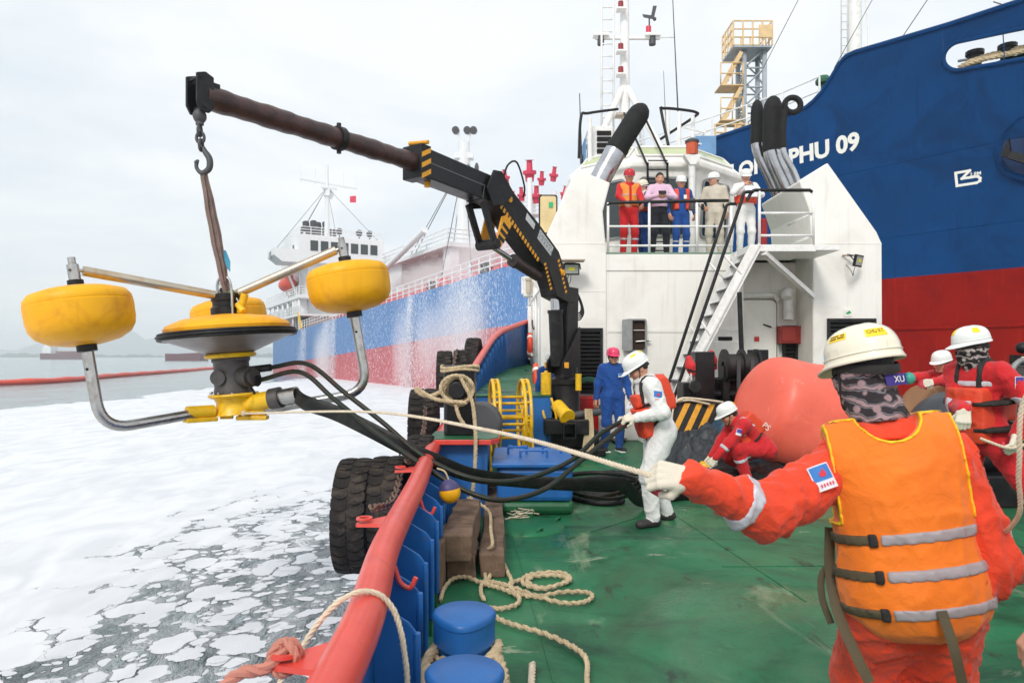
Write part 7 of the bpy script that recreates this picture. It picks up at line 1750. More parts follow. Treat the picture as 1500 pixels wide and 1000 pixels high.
        rg.append(ed); rg.append([(p[0] * .985, p[1] * .985, p[2] - .005) for p in ed]); rg.append([(surf(2 * pi * i / n, 1)[0] * .97, surf(2 * pi * i / n, 1)[1] * .97, -.014) for i in range(n)])
        rg += [[tuple(np.array(surf(2 * pi * i / n, t)) * .95) for i in range(n)] for t in (.8, .5, .2)]
        vs_ = [Wp(*p) for r in rg for p in r]; m = len(rg)
        mb.add(vs_, [(j * n + i, j * n + (i + 1) % n, (j + 1) * n + (i + 1) % n, (j + 1) * n + i) for j in range(m - 1) for i in range(n)] + [tuple(range(n))], 0, True)
        o = mb.build('helmet', m_helm[col], s.t)
        # side slots and the rim rib as separate raised pieces
        rb = MB().tube([Vector(Wp(*[q * 1.006 for q in surf(2 * pi * i / n, .985)])) for i in range(n)], .0032 * s.sc, n=6, closed=True); rb.build('rim_rib', m_helm[col], o)
        for a0 in (1.2, 1.55, 2.4, -1.2, -1.55, -2.4, 3.14):
            P4 = [Vector(Wp(*[q * 1.012 for q in surf(a0 + da, th)])) for da, th in ((-.13, .86), (.13, .86), (.13, .98), (-.13, .98))]; MB().add(P4, [(0, 1, 2, 3)]).build('rim_lug', m_helm[col], o, fix=False) if s.lod < .012 else None
        for a0, a1, t0, t1, txt, mt in stickers:
            mb = MB(); K = 8; mb.sheet([[Vector(Wp(*[q * 1.008 for q in surf(a0 + (a1 - a0) * i / K, t0 + (t1 - t0) * j / 4)])) for i in range(K + 1)] for j in range(5)]); st_ = mb.build('sticker', mt, o, fix=False)
            lines = txt.split('|') if txt else []
            for li, tx in enumerate(lines):
                vs2, fs2 = text_mesh(tx, 1, bold=.02); x0, x1 = min(v.x for v in vs2), max(v.x for v in vs2); y0, y1 = min(v.y for v in vs2), max(v.y for v in vs2); L_ = MB(); q = []
                b0 = .14 + (.72 / len(lines)) * li; b1 = b0 + .72 / len(lines) * .72
                for v in vs2:
                    fx = .08 + .84 * (v.x - x0) / (x1 - x0); fy = b1 + (b0 - b1) * (v.y - y0) / (y1 - y0)
                    q.append(Wp(*[z * 1.0105 for z in surf(a0 + (a1 - a0) * fx, t0 + (t1 - t0) * fy)]))
                L_.add(q, fs2); L_.build('sticker_lettering', M('ink_brown', L(120, 74, 30), .6, bump=0), st_, fix=False)
        # headband and chin strap
        hb_ = MB(); hb_.tube([Vector(Wp(.088 * sin(a), -.108 * cos(a) * 1.02, -.03 - (.03 if cos(a) < -.3 else 0) * (-cos(a)))) for a in [2 * pi * i / 30 for i in range(30)]], .01 * s.sc, n=6, closed=True, flat=(.016 * s.sc, .003 * s.sc, (0, 0, 1))); hb_.build('headband', m_strap if chin else m_white2, o)
        if chin:
            q = spline([Vector(Wp(.086, -.02, -.02)), Vector(Wp(.082, -.035, -.09)), Vector(Wp(.05, -.075, -.155)), Vector(Wp(0, -.09, -.17)), Vector(Wp(-.05, -.075, -.155)), Vector(Wp(-.082, -.035, -.09)), Vector(Wp(-.086, -.02, -.02))], 4)
            MB().tube(q, .005 * s.sc, n=6).build('chin_strap', m_strap, o)
        return o
    def patch(s, c, ax, up, out, w, h, cols, logo=True, nm='sleeve_badge'):
        """a small printed badge laid on a sleeve (world vectors)"""
        c, ax, up, out = Vector(c), Vector(ax).normalized(), Vector(up).normalized(), Vector(out).normalized()
        q = lambda x, y, d=0.: c + ax * x + up * y + out * d
        mb = MB().sheet([[q(-w + 2 * w * i / 4, -h + 2 * h * j / 4, -.012 * ((i / 2 - 1) ** 2)) for i in range(5)] for j in range(5)]); o = mb.build(nm, M('badge_white', L(228, 230, 236), .6, bump=0), s.t, fix=False)
        mb = MB().sheet([[q(-w * .9 + 1.8 * w * i / 4, -h * .25 + 1.15 * h * j / 4, .002 - .012 * ((i / 2 - 1) ** 2)) for i in range(5)] for j in range(5)]); mb.build('badge_field', M('badge_blue', L(60, 130, 206), .6, bump=0) if cols == 0 else M('badge_violet', L(80, 70, 160), .6, bump=0), o, fix=False)
        if logo:
            mb = MB(); fl = [(0, -.2), (.28, -.05), (.34, .25), (.18, .5), (.2, .75), (.02, .55), (-.05, .3), (-.12, .45), (-.3, .2), (-.26, -.05)]
            mb.add([q(x * w * 1.1, h * (.12 + .75 * y), .004) for x, y in fl], [tuple(range(len(fl)))]); mb.build('flame_mark', M('badge_red', L(224, 50, 70), .6, bump=0), o, fix=False)
            mb = MB()
            for i in range(5): x = w * (-.62 + .28 * i); mb.add([q(x, -h * .75, .003), q(x + w * .14, -h * .75, .003), q(x + w * .14, -h * .5, .003), q(x, -h * .5, .003)], [(0, 1, 2, 3)])
            tag(mb.build('badge_print', M('badge_red', L(224, 50, 70), .6, bump=0), o, fix=False), kind='stuff')
    def vest(s, mat, t=.035, z0=-.06, z1=.5, neck=(.1, .46), arm=.1, open_front=False, trim=None, stripes=(), lod=None, nm='vest', armx=.19):
        def reg(X):
            q = s.tl(X); a = np.maximum(z0 - q[:, 2], q[:, 2] - z1)
            nk = neck[0] - np.hypot(q[:, 0], q[:, 2] - neck[1] - .08)          # neck hole
            ar = np.minimum(np.abs(q[:, 0]) - armx, q[:, 2] - arm * 2) if arm else -1
            o = np.maximum(a, np.maximum(nk, ar))
            if open_front: o = np.maximum(o, np.where(q[:, 1] < 0, .022 - np.abs(q[:, 0]), -1))
            return o
        s.vreg = reg
        o = s.shell(nm, mat, reg, t, lod=lod, fold=.006)
        if trim is not None:
            def rt(X):
                q = s.tl(X); r = reg(X); return np.maximum(np.abs(r + .003) - .0045, z0 + .03 - q[:, 2])
            s.shell('piping', trim, rt, (lambda X: t(X) + .006) if callable(t) else t + .006, lod=(lod or s.lod) * .8, fold=.006, hollow=.02)
        for z, w, mt in stripes:
            s.shell('reflective_strip', mt, lambda X, z=z, w=w: np.maximum(np.abs(s.tl(X)[:, 2] - z) - w / 2, reg(X) + .01), t + .007, lod=(lod or s.lod) * .8, fold=.006)
        return o
    def panel(s, side, c, half, mat, t=.06, rnd=.03, nm='float_panel'):
        """foam block of a work vest on the front (-1) or back (+1)"""
        def reg(X):
            q = s.tl(X); d = np.stack([np.abs(q[:, 0] - c[0]) - half[0] + rnd, np.abs(q[:, 2] - c[1]) - half[1] + rnd], 1); r = np.linalg.norm(np.maximum(d, 0), axis=1) + np.minimum(d.max(1), 0) - rnd
            return np.maximum(r, -q[:, 1] * side + .02)
        return s.shell(nm, mat, reg, t, lod=min(s.lod, .013))
    def strap_path(s, pts, w, mat, nm='strap'):
        q = spline([s.w(p) for p in pts], 6); c = s.w(s.pel + s.u * .25)
        n = (q[0] - c); return MB().tube(q, w, n=8, flat=(w * s.sc, .004, Vector((q[-1] - q[0])).cross(n))).build(nm, mat, s.t)
    def tpt(s, x, y, z): return s.pel + s.Rt @ np.array((x, y, z))

m_red, m_ored, m_blu, m_wht, m_bei = cm('red', C_RED), cm('orange_red', C_ORED), cm('blue', C_BLUE), cm('white', C_WHITE), cm('beige', C_BEIGE)
m_pinkshirt, m_navy, m_khaki = cm('pink_shirt', C_PINKS), cm('navy', C_NAVY), cm('light_blue', L(150, 170, 200))
m_ysticker = M('sticker_yellow', L(250, 214, 30), .4, var=.03, bump=0); m_ypipe = M('piping_yellow', L(248, 196, 20), .6, bump=0)
V4 = lambda p: Vector(p)

# ----- six people at the upper deck railing
UP = UD + .03; UY = 13.75; G = 'people standing at the upper deck railing'
ux = lambda px, y=UY: (px - 750) / 1000 * y
p = Person('person in red coverall and orange vest with a red helmet, hands on the black rail', (ux(921), UY, UP), 6, m_red, m_red, G, lod=.02, hlod=.0105, hpitch=10, lh=(.16, -.36, .98), rh=(-.17, -.34, 1.0), lpole=(1, .3, -.3), rpole=(-1, .3, -.3), gloves=False, lcurl=.5, rcurl=.5, scale=1.04)
p.helmet('red', chin=False); p.vest(M('vest_amber', L(240, 150, 60), .75, bump=.2, cloth=True), .035, .06, .5, open_front=True, stripes=((.26, .03, m_refl), (.14, .03, m_refl)))
for l in p.legs: p.band('reflective_band', l[1], l[2], .3, .04, m_refl, 'leg')
p = Person('person with cream helmet half hidden between the red and the pink shirted figures', (ux(944, 14.3), 14.3, UP), -75, m_blu, m_blu, G, lod=.022, hlod=.0115, hpitch=14, lh=(.2, -.3, 1.15), rh=(-.22, -.25, 1.1), gloves=False); p.helmet('cream', chin=False)
p.vest(m_lifeo, .03, .1, .42, open_front=True); p.shell('shirt', m_wht, lambda X: np.maximum(.3 - p.tl(X)[:, 2], -1 + 0 * X[:, 0]), .008, ('torso',))
p = Person('bare-headed person in pink shirt and dark trousers looking at a phone', (ux(966), UY, UP), -4, m_pinkshirt, m_navy, G, lod=.02, hlod=.0105, hpitch=14, hyaw=4, lh=(.07, -.3, 1.17), rh=(-.06, -.3, 1.17), lpole=(1, .2, -.6), rpole=(-1, .2, -.6), gloves=False, lcurl=.7, rcurl=.7, lf=(.14, .02, 0), rf=(-.14, .02, 0), scale=1.02)
ph = MB().box(p.w((0.0, -.395, 1.205)), (.15, .014, .075), Matrix.Rotation(radians(-25), 3, 'X')).build('phone', m_black, None, bevel=.005, org=p.w((0, -.395, 1.2))); tag(ph, 'black phone held up by the person in the pink shirt', 'phone')
p.shell('belt', m_black, lambda X: np.abs(p.tl(X)[:, 2] - .055) - .018, .009, lod=.014)
p = Person('smiling person in blue coverall with an open orange life jacket', (ux(997), UY, UP), 4, m_blu, m_blu, G, lod=.02, hlod=.0105, hpitch=6, lh=(.27, -.1, .9), rh=(-.27, -.1, .9), gloves=False, scale=.96); p.helmet('white', chin=False)
def lj(X):
    q = p.tl(X); return np.maximum(np.maximum(.06 - q[:, 2], q[:, 2] - .5), np.maximum(.075 - np.abs(q[:, 0]), np.maximum(np.abs(q[:, 0]) - .16, q[:, 1] - .05)))
p.shell('life_jacket', m_lifeo, lj, .045, lod=.018); MB().box(p.w(p.tpt(.05, -.15, .32)), (.06, .01, .08)).build('badge', m_letter, p.t)
for l in p.legs: p.band('reflective_band', l[1], l[2], .35, .035, m_refl, 'leg')
p = Person('person in beige uniform with head turned aside under a white helmet', (ux(1047), UY, UP), -22, m_bei, m_bei, G, lod=.02, hlod=.0105, hyaw=-48, lh=(.24, -.12, .88), rh=(-.2, -.22, 1.0), gloves=False, scale=1.0, fold=.008); p.helmet('white', chin=False)
MB().box(p.w((-.2, -.32, .98)), (.05, .03, .12)).build('radio', m_black, p.t)
p = Person('person in white uniform reading sheets of paper, red life jacket at waist', (ux(1092, 13.5), 13.5, UP), -8, m_wht, m_wht, G, lod=.02, hlod=.0105, hpitch=16, lh=(.1, -.34, 1.14), rh=(-.07, -.24, 1.36), lpole=(1, .2, -.6), rpole=(-1, .0, -.8), gloves=False, rcurl=.7, scale=1.0); p.helmet('white', chin=False)
p.vest(m_lifeo, .05, .1, .26, arm=0, nm='life_jacket'); p.strap_path([p.tpt(.12, -.13, .12), p.tpt(.13, -.15, .3), p.tpt(.11, -.1, .49), p.tpt(.1, .1, .45)], .02, m_strap)
pp_ = MB().sheet([[p.w((-.1, -.37, 1.3)), p.w((.12, -.37, 1.3))], [p.w((-.09, -.44, 1.2)), p.w((.13, -.44, 1.2))], [p.w((-.09, -.46, 1.07)), p.w((.13, -.46, 1.07))]]).build('paper_sheet', M('paper', L(224, 226, 234), .8, bump=0), None, smooth=True, org=p.w((0, -.4, 1.2)), fix=False); tag(pp_, 'white sheets of paper held by the person in white above the stairs', 'paper')
m_bag = M('bag_red', L(150, 26, 34), .7, bump=.2)
mb = MB().box((4.98, 13.6, UP + .4), (.12, .3, .7)); tag(mb.build('hanging_bag', m_bag, org=(4.98, 13.6, UP + .4), bevel=.04), 'dark red bag hanging beside the person in white at the platform', 'bag')

# ----- men on the working deck
p = Person('person in blue coverall and pink helmet standing with a paper in hand', DK(897, 661), 12, m_blu, m_blu, lod=.0155, hlod=.008, hyaw=-6, hpitch=3, lh=(.27, -.1, .88), rh=(-.29, .0, .86), gloves=False, lf=(.12, .0, 0), rf=(-.12, .05, 0), scale=1.02, shoe=M('shoe_sport', L(40, 40, 48), .6), fold=.009, bulk=1.08, armk=1.15, legk=1.1)
p.helmet('pink', chin=True)
gl = MB()
for q in (-1, 1):
    c = p.hc + p.hx * q * .033 + p.hf * .094 + p.hu * .002; gl.ball(p.w(c), (.027, .008, .02), 12)
gl.tube([p.w(p.hc + p.hx * q * .08 + p.hf * (.0 if abs(q) > .99 else .09) + p.hu * .01) for q in (-1, -.8, .8, 1)], .004); gl.build('sunglasses', m_black, p.t)
for l in p.legs: p.band('reflective_band', l[1], l[2], .22, .045, m_refl, 'leg')
for l in p.legs:
    c = l[2]; fd = p.M @ np.array((0, -1, 0)); MB().box(p.w(c + np.array((0, -.05, -.076))), (.1, .29, .022), Matrix.Rotation(radians(12), 3, 'Z')).build('white_sole', m_letter, p.t, bevel=.01)
pa = MB().sheet([[p.w((.2, -.16, .82)), p.w((.3, -.14, .86))], [p.w((.16, -.2, .72)), p.w((.28, -.18, .74))]]).build('folded_paper', M('paper', L(224, 226, 234), .8, bump=0), None, org=p.w((.25, -.15, .8)), fix=False); tag(pa, 'folded white paper in the hand of the person in blue', 'paper')
p.patch(p.w(p.tpt(.08, -.15, .33)), (1, 0, 0), (0, 0, 1), (0, -1, 0), .03, .03, 0, False, 'chest_badge')

p = Person('person with white helmet whose face peeks past the crane column', V(.69, 12.25, 0), 20, m_blu, m_blu, lod=.022, hlod=.011, gloves=False, scale=.98); p.helmet('white', chin=False)

# man in white guiding the hoses
fb_ = V(1.36, 6.55, 0)
p = Person('person in white coverall and orange work vest gripping the two thin hoses', fb_, -82, m_wht, m_wht, lod=.011, hlod=.0062, lean=17, pel=(.0, .06, .9), hpitch=32, lh=V(1.15, 6.36, 1.03), rh=V(1.13, 6.6, 1.0), lpole=(.6, .7, -.6), rpole=(-.6, .7, -.6), lf=(.12, -.05, 0), rf=(-.12, .18, 0), lkp=(.2, -1, 0), rkp=(-.2, -1, 0), lfy=18, rfy=-5, gloves=True, lcurl=.85, rcurl=.85, ld=(-.95, .05, -.1), ln=(0, .5, -.85), rd=(-.95, 0, -.1), rn=(0, -.5, -.85), fold=.009, wlen=.17, neckfwd=.04, bulk=1.08, legk=1.16, armk=1.2)
p.helmet('white', stickers=((2.4, 3.2, .4, .62, '', m_ysticker), (1.2, 1.9, .3, .5, '', m_ysticker)), chin=True)
p.panel(1, (0, .34), (.145, .17), m_lifeo, .07); p.panel(-1, (0, .12), (.14, .14), m_lifeo, .075); p.panel(-1, (0, .33), (.1, .06), m_lifeo, .05)
for z in (.16, .3): p.shell('strap', m_strap, lambda X, z=z: np.abs(p.tl(X)[:, 2] - z - (p.tl(X)[:, 1]) * (.9 if z < .2 else .2)) - .017, .012, lod=.0105)
def over(X):
    q = p.tl(X); return np.maximum(np.abs(np.abs(q[:, 0]) - .1) - .016, .3 - q[:, 2])
p.shell('shoulder_strap', m_strap, over, .014, lod=.0105)
for l in p.legs: p.band('reflective_band', l[1], l[2], .12, .045, M('tape_white', L(222, 222, 226), .4, bump=0), 'leg')
sl = p.w(p.lS * .62 + p.le * .38); p.patch(sl + V(-.0, -.083, .0), (1, 0, -.15), (0, 0, 1), (0, -1, 0), .042, .05, 0)
p.shell('collar', m_wht, lambda X: np.maximum(.49 - p.tl(X)[:, 2], p.tl(X)[:, 2] - .545), .012, lod=.011)

# crouching worker
cb = V(2.98, 8.5, 0)
p = Person('crouching person in red coverall with white helmet reaching to the deck', cb, -86, m_red, m_red, lod=.0135, hlod=.0072, lean=46, pel=(0, .16, .46), hpitch=26, lh=(.14, -.56, .30), rh=(-.1, -.52, .28), lpole=(.3, .5, .1), rpole=(-.3, .5, .1), lf=(.12, -.1, 0), rf=(-.12, .1, 0), lkp=(.1, -1, .5), rkp=(-.1, -1, .3), gloves=True, lcurl=.5, rcurl=.5, fold=.01, shoe=M('boot_brown', L(104, 62, 44), .6), neckfwd=.05, armk=1.2, legk=1.1)
p.helmet('white', stickers=((2.5, 3.0, .55, .8, '', m_ysticker),)); p.panel(1, (0, .33), (.13, .15), m_lifeo, .085); p.panel(-1, (0, .2), (.13, .17), m_lifeo, .07)
for z in (.2, .38): p.shell('strap', m_strap, lambda X, z=z: np.abs(p.tl(X)[:, 2] - z) - .016, .012, lod=.012)
p.shell('shoulder_tape', m_refl, lambda X: np.maximum(np.abs(np.abs(p.tl(X)[:, 0]) - .12) - .018, np.abs(p.tl(X)[:, 2] - .42) - .1), .008, lod=.012)
p.band('reflective_band', p.le, p.lw, .35, .045, m_refl, 'armL')
for l in p.legs: p.band('reflective_band', l[1], l[2], .35, .045, m_refl, 'leg')
a = p.w(p.tpt(.1, .12, .42)); p.patch(p.w(p.lS * .6 + p.le * .4) + V(-.01, -.075, 0), (1, 0, -.3), (.3, 0, 1), (0, -1, 0), .035, .04, 1, False)
mb = MB(); lettering(mb, 'PS', .07, p.w(p.tpt(.1, .145, .26)) + V(0, -.05, 0), V(.75, 0, -.65).normalized(), V(.65, 0, .75).normalized()); mb.build('back_letters', m_letter, p.t, fix=False)
hl_ = p.w((0.0, -.62, .2)); o = tag(MB().lathe([(.0, .0), (.1, .0), (.1, .08), (.06, .1), (0, .1)], hl_ + V(-.02, -.05, -.02), (.3, -.3, 1), 20).build('coupling_cap', M('cap_navy', L(40, 44, 80), .5), org=hl_), 'dark blue hose coupling cap on the rubber by the crouching worker', 'coupling')
MB().lathe([(.062, .1), (.07, .102), (.06, .12), (0, .12)], hl_ + V(-.02, -.05, -.02), (.3, -.3, 1), 20).build('yellow_rim', m_yellow2, o)

# masked rope handler at the right
p = Person('person in red coverall with black patterned face mask holding a slack rope', V(3.68, 5.25, 0), -72, m_red, m_red, lod=.012, hlod=.0066, lean=6, pel=(-.06, .0, .95), hyaw=-22, hpitch=10, lh=V(3.68, 4.98, 1.02), rh=V(3.38, 5.1, 1.2), lpole=(.7, .6, -.3), rpole=(-.7, .6, -.4), lf=(.5, .25, 0), rf=(-.16, -.1, 0), lkp=(.6, -1, 0), lfy=35, gloves=True, lcurl=.8, rcurl=.75, ld=(-.4, -.25, -.7), ln=(-.5, .6, -.1), rd=(-.3, -.3, -.8), rn=(.4, .6, -.2), fold=.01, scale=1.06, armk=1.25, legk=1.12)
p.helmet('white', stickers=((-.35, .12, .34, .72, '', m_ysticker), (1.3, 1.75, .38, .7, '', m_ysticker)))
def scarf_mat(name, c0, c1, c2):
    m = M(name, c0, .85, bump=.25, bs=120); n = m.node_tree; N, K = n.nodes, n.links; b = N['Principled BSDF']; t = N.new('ShaderNodeTexCoord')
    w = N.new('ShaderNodeTexWave'); w.bands_direction = 'Z'; w.inputs['Scale'].default_value = 6; w.inputs['Distortion'].default_value = 5; w.inputs['Detail'].default_value = 1.5; w.inputs['Detail Scale'].default_value = 2.5; K.new(t.outputs['Object'], w.inputs['Vector'])
    v = N.new('ShaderNodeTexVoronoi'); v.inputs['Scale'].default_value = 22; K.new(t.outputs['Object'], v.inputs['Vector'])
    r = N.new('ShaderNodeValToRGB'); r.color_ramp.interpolation = 'CONSTANT'; e = r.color_ramp.elements; e[0].color = (*c0, 1); e[1].position = .45; e[1].color = (*c1, 1); q = e.new(.72); q.color = (*c0, 1); q = e.new(.86); q.color = (*c2, 1); K.new(w.outputs['Fac'], r.inputs[0])
    r2 = N.new('ShaderNodeMapRange'); K.new(v.outputs['Distance'], r2.inputs[0]); r2.inputs[1].default_value = .36; r2.inputs[2].default_value = .26; mxx = N.new('ShaderNodeMix'); mxx.data_type = 'RGBA'; K.new(r2.outputs[0], mxx.inputs[0]); K.new(r.outputs[0], mxx.inputs[6]); mxx.inputs[7].default_value = (*c2, 1); K.new(mxx.outputs[2], b.inputs['Base Color']); return m
def scarf(p, mat, zt=-.015, zb=-.2, t=.012, lod=.008):
    S_ = SDF(); S_.pr = list(p.H.pr); nbp = p.pel + p.u * .5
    S_.cap(p.hc - p.hu * .1, nbp + p.u * .0, .074, .085, 0, .04)
    def fn(X):
        q = (X - p.hc) @ p.Rh; return np.maximum(S_.ev(X) - t + folds(X, .006, .06), np.maximum(q[:, 2] - zt - .12 * np.maximum(0, q[:, 1]) * -.4, zb - q[:, 2]))
    v, f = nets(fn, p.hc - .2, p.hc + .15, lod); return p._link('face_scarf', [(v, f, 0)], [mat])
scarf(p, scarf_mat('scarf_black', L(28, 24, 26), L(70, 62, 62), L(176, 164, 160)), .0)
p.panel(-1, (.0, .15), (.14, .2), m_lifeo, .07); p.panel(1, (0, .28), (.14, .2), m_lifeo, .08)
for z in (.05, .24): p.shell('strap', m_strap, lambda X, z=z: np.maximum(np.abs(p.tl(X)[:, 2] - z) - .017, np.where(p.tl(X)[:, 1] < 0, .085 - np.abs(p.tl(X)[:, 0]), -1)), .076, lod=.011)
p.shell('shoulder_strap', m_strap, lambda X: np.maximum(np.abs(np.abs(p.tl(X)[:, 0]) - .085) - .017, .3 - p.tl(X)[:, 2]), .014, lod=.0105)
p.shell('chest_tape', m_refl, lambda X: np.maximum(np.abs(p.tl(X)[:, 2] - .375) - .02, np.maximum(np.abs(p.tl(X)[:, 0]) - .15, p.tl(X)[:, 1])), .01, lod=.0105)
p.panel(-1, (.02, .25), (.06, .018), m_refl, .074, .004, 'panel_tape')
for g, a, b in (('armL', p.le, p.lw), ('armR', p.re, p.rw)): p.band('reflective_band', a, b, .12, .045, m_refl, g)
for l in p.legs: p.band('reflective_band', l[1], l[2], .1, .05, m_refl, 'leg')
p.patch(p.w(p.lS * .66 + p.le * .34) + V(.01, -.08, .0), (1, .3, 0), (0, 0, 1), (.15, -1, 0), .045, .045, 1, False)
fr_ = Vector(p.M @ p.f); ax_ = Vector(p.M @ p.x); up_ = Vector(p.M @ p.u); cpt = p.w(p.tpt(-.1, -.2, -.005)); mb = MB()
lettering(mb, 'WORKVEST', .022, p.w(p.tpt(-.11, -.203, -.01)), ax_, up_, fit=.17); lettering(mb, 'XT100', .026, p.w(p.tpt(.02, -.203, .085)), ax_, up_); mb.tube([p.w(p.tpt(-.04 + .05 * cos(2 * pi * i / 24), -.2, .12 + .05 * sin(2 * pi * i / 24))) for i in range(24)], .0025, n=5, closed=True); mb.build('vest_print', M('print_dark', L(110, 34, 22), .7, bump=0), p.t, fix=False)
LH3 = p.w(p.lw); RH3 = p.w(p.rw)
# man reaching over the buoy
p = Person('person in red coverall with white helmet stretching both arms toward the buoy', V(5.58, 8.6, 0), -70, m_red, m_red, lod=.015, hlod=.008, lean=20, hpitch=12, hyaw=8, lh=V(4.92, 8.1, 1.28), rh=V(4.86, 8.5, 1.33), lpole=(.4, .3, -.8), rpole=(-.4, .3, -.8), gloves=True, fold=.009, lcurl=.3, rcurl=.3, armk=1.2)
p.helmet('white'); p.panel(-1, (0, .1), (.14, .16), m_lifeo, .07); p.shell('strap', m_strap, lambda X: np.abs(p.tl(X)[:, 2] - .12) - .016, .075, lod=.013); p.panel(-1, (.0, .16), (.09, .018), m_refl, .075, .004, 'panel_tape')
p.patch(p.w(p.lS * .7 + p.le * .3) + V(-.02, -.078, .02), (1, .1, .2), (-.2, 0, 1), (0, -1, 0), .04, .04, 1, False)
p.shell('shoulder_tape', m_refl, lambda X: np.maximum(np.abs(np.abs(p.tl(X)[:, 0]) - .12) - .018, .33 - p.tl(X)[:, 2]), .008, lod=.012)

# ----- the rope puller seen from behind
FGB = V(1.365, 2.33, 0); HANDF = V(.575, 2.22, 1.205)
p = Person('person in orange vest over orange-red coverall seen from behind, pulling the rope', FGB, 162, m_ored, m_ored, lod=.0085, hlod=.0055, lean=7, roll=8, pel=(0, .0, .83), necklen=.24, nshift=.03, legk=1.34, lf=(.095, .02, 0), rf=(-.095, .02, 0), arml=1.27, shdrop=.045, hyaw=33, hpitch=12, hroll=4, lh=HANDF, rh=V(1.56, 2.56, 1.05), lpole=(0, .1, -1), rpole=(-.35, .7, -.5), gloves=True, lcurl=.95, rcurl=.8, ld=(-.93, .05, .1), ln=(.1, .8, -.5), fold=.013, wlen=.15, armk=1.6, scale=1.0, face=False, bulk=1.06, neckfwd=.035)
p.helmet('cream', k=1.1, stickers=((1.3, 1.95, .52, .7, '----- --|------ -----', m_ysticker), (2.5, 3.15, .56, .76, 'CHU KY', m_ysticker), (.9, 1.15, .88, .97, '', M('sticker_pale', L(206, 214, 226), .5, bump=0))))
scarf(p, scarf_mat('scarf_maroon', L(44, 38, 42), L(116, 112, 116), L(158, 132, 134)), -.0, -.19, .014, .0075)
nb = p.hc - p.hf * .118 - p.hu * .055; ax_ = Vector(p.M @ p.hx) * -1; up_ = Vector(p.M @ p.hu); ou = Vector(p.M @ -p.hf); c = p.w(p.hc - p.hf * .112 - p.hu * .052 - p.hx * .025)
mb = MB().sheet([[c + ax_ * x + up_ * y - ou * (.9 * x * x * 3) for x in (-.045, -.02, .0, .02, .045)] for y in (-.02, .02)]); o = mb.build('strap_label', M('label_violet', L(58, 44, 130), .6, bump=0), p.t, fix=False); mb = MB(); lettering(mb, 'XU', .022, c + ax_ * -.018 - up_ * .011 + ou * .004, ax_, up_); mb.build('label_letters', m_letter, o, fix=False)
MB().ball(c + ax_ * .062 - ou * .012, (.02, .02, .022), 12).build('ratchet_knob', M('knob_teal', L(60, 160, 140), .4), o)
st = [(z, .036, M('vest_tape', L(164, 154, 156), .5, bump=.05)) for z in (.165, .05, -.07)]
fat = lambda o: (lambda X: o + .022 * np.clip((.06 - p.tl(X)[:, 2]) / .2, 0, 1))
p.vest(m_vest, fat(.05), -.18, .57, neck=(.1, .5), arm=.11, armx=.2, trim=m_ypipe, lod=.0085)
for z, w, mt in st:
    ok = lambda X, z=z, w=w: np.maximum(np.maximum(np.abs(p.tl(X)[:, 2] - z - .04 * np.maximum(0, .1 - p.tl(X)[:, 0])) - w / 2, p.vreg(X) + .008), np.maximum(p.tl(X)[:, 0] - .1, -p.tl(X)[:, 1]))
    p.shell('reflective_strip', mt, ok, fat(.056), lod=.0075, fold=.006)
    p.shell('buckle_strap', m_olive, lambda X, z=z: np.maximum(np.maximum(np.abs(p.tl(X)[:, 2] - z + .0) - .016, p.vreg(X) - .2), .118 - p.tl(X)[:, 0]), fat(.058), lod=.0075, fold=.006)
    
    p.shell('buckle', m_strap, lambda X, z=z: np.maximum(np.abs(p.tl(X)[:, 2] - z) - .021, np.maximum(np.abs(p.tl(X)[:, 0] - .122) - .013, -p.tl(X)[:, 1])), fat(.064), lod=.0065, fold=.006)
def hang_strap(pts, w, nm='loose_strap'):
    q = spline([p.w(p.tpt(*a)) for a in pts], 6); MB().tube(q, w, n=8, flat=(w, .003, Vector(p.M @ p.x))).build(nm, m_olive, p.t)
hang_strap([(.22, -.07, .19), (.245, -.05, .05), (.25, .02, -.08), (.225, .12, -.2), (.2, .14, -.28)], .018)
hang_strap([(.235, -.08, .06), (.275, -.07, .02), (.285, -.06, -.06), (.27, -.05, -.14)], .012)
hang_strap([(-.03, .2, -.05), (-.04, .225, -.16), (-.05, .2, -.28), (-.06, .18, -.42)], .015)
p.band('reflective_band', p.le, p.lw, .3, .05, m_refl, 'armL'); p.band('reflective_band', p.re, p.rw, .12, .05, m_refl, 'armR')
mid = p.w(p.lS * .58 + p.le * .42); p.patch(mid + V(.01, -.1, .045), (1, .0, .36), (-.34, .3, .9), (-.1, -1, .35), .036, .043, 0)
p.shell('collar', m_ored, lambda X: np.maximum(.485 - p.tl(X)[:, 2], p.tl(X)[:, 2] - .56), .02, lod=.009)
LHF = p.w(p.lw); RHF = p.w(p.rw)
hd = (LHF - p.w(p.le)).normalized()
grip = LHF + V(-.085, .02, -.012)
rp = thing('pull_rope', 'tan guide rope stretched from the skimmer to the rope puller', 'rope', grip)
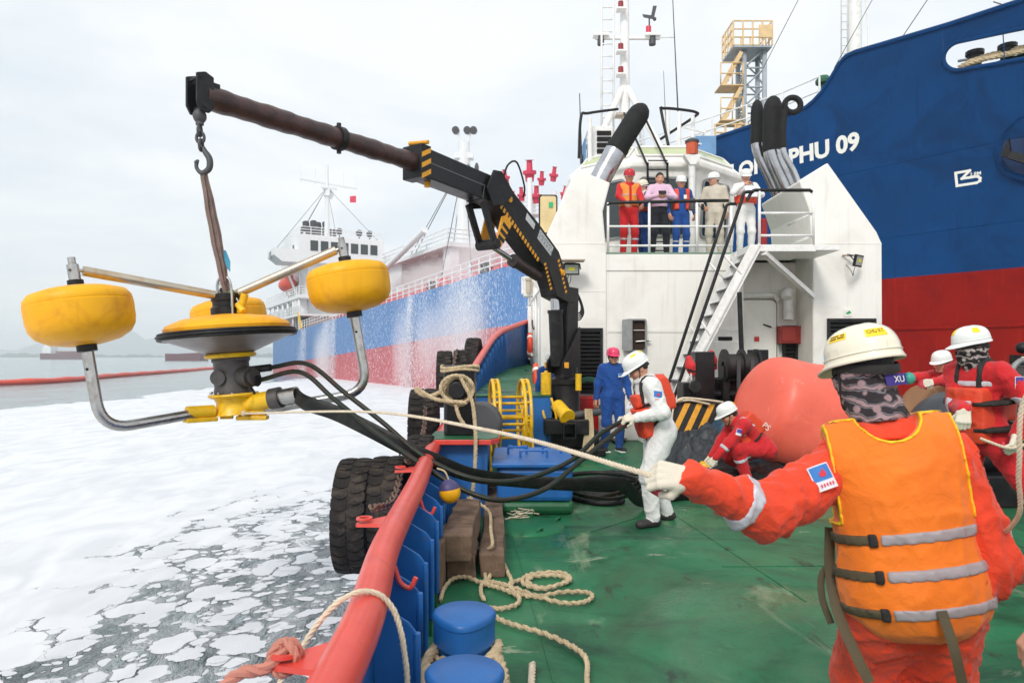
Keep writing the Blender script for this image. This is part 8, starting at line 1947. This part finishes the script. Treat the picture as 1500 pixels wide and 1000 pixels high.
mb = MB(); e0 = b2_ + V(.16, -.16, -.17); rope_mesh(mb, spline([e0, P(540, 603, 5.2), P(720, 631, 3.4), grip + V(-.09, .12, .02), grip, LHF + V(-.05, .04, -.03), LHF + V(-.02, .06, -.07)], 14), .0105, n=6, step=.012); mb.build('line', m_rope2, rp)
MB().ball(e0, (.03, .03, .03), 8).build('knot', m_rope, rp)
mb = MB(); rope_mesh(mb, spline([RHF + V(-.03, 0, .0), V(1.62, 2.35, .98), V(1.57, 2.12, 1.1), V(1.5, 2.02, 1.27), V(1.48, 1.95, 1.5), V(1.6, 1.8, 1.5), V(1.75, 1.8, 1.2)], 8), .0075, n=6); tag(mb.build('slack_line', m_rope2, org=RHF), 'loose pale rope rising at the right elbow of the rope puller', 'rope')
mb = MB(); rope_mesh(mb, spline([RH3 + V(.05, -.1, -.2), LH3 + V(-.1, -.05, -.08), LH3 + V(0, -.06, -.06), V(3.78, 4.8, 1.0), V(3.95, 4.7, .93), V(4.2, 4.6, .9)], 8), .011, n=6); tag(mb.build('slack_line', m_rope2, org=LH3), 'pale rope running slack through the gloves of the masked person', 'rope')
# someone just outside the picture whose sleeve shows
p = Person('person mostly out of view whose red sleeve and bare forearm enter the corner', V(1.8, 1.7, 0), 190, m_red, m_red, lod=.016, hlod=.009, lh=V(1.2, 1.78, .62), rh=(-.3, -.1, .85), lpole=(.8, .5, 0), gloves=False, sleeve=True)
# ---------------------------------------------------------------- the air: thin haze round camera and scene
HAZE = 0.0005
m = bpy.data.materials.new('haze_air'); m.use_nodes = True; n = m.node_tree; n.nodes.clear()
ov = n.nodes.new('ShaderNodeOutputMaterial'); pv = n.nodes.new('ShaderNodeVolumePrincipled'); pv.inputs['Density'].default_value = HAZE; pv.inputs['Color'].default_value = (.98, .99, 1, 1); pv.inputs['Anisotropy'].default_value = .2
n.links.new(pv.outputs[0], ov.inputs['Volume'])
if HAZE > 0:
    mb = MB().b2((-4500, -100, SEA - 1), (4500, 4000, 145)); tag(mb.build('haze', m, fix=False), kind='stuff')
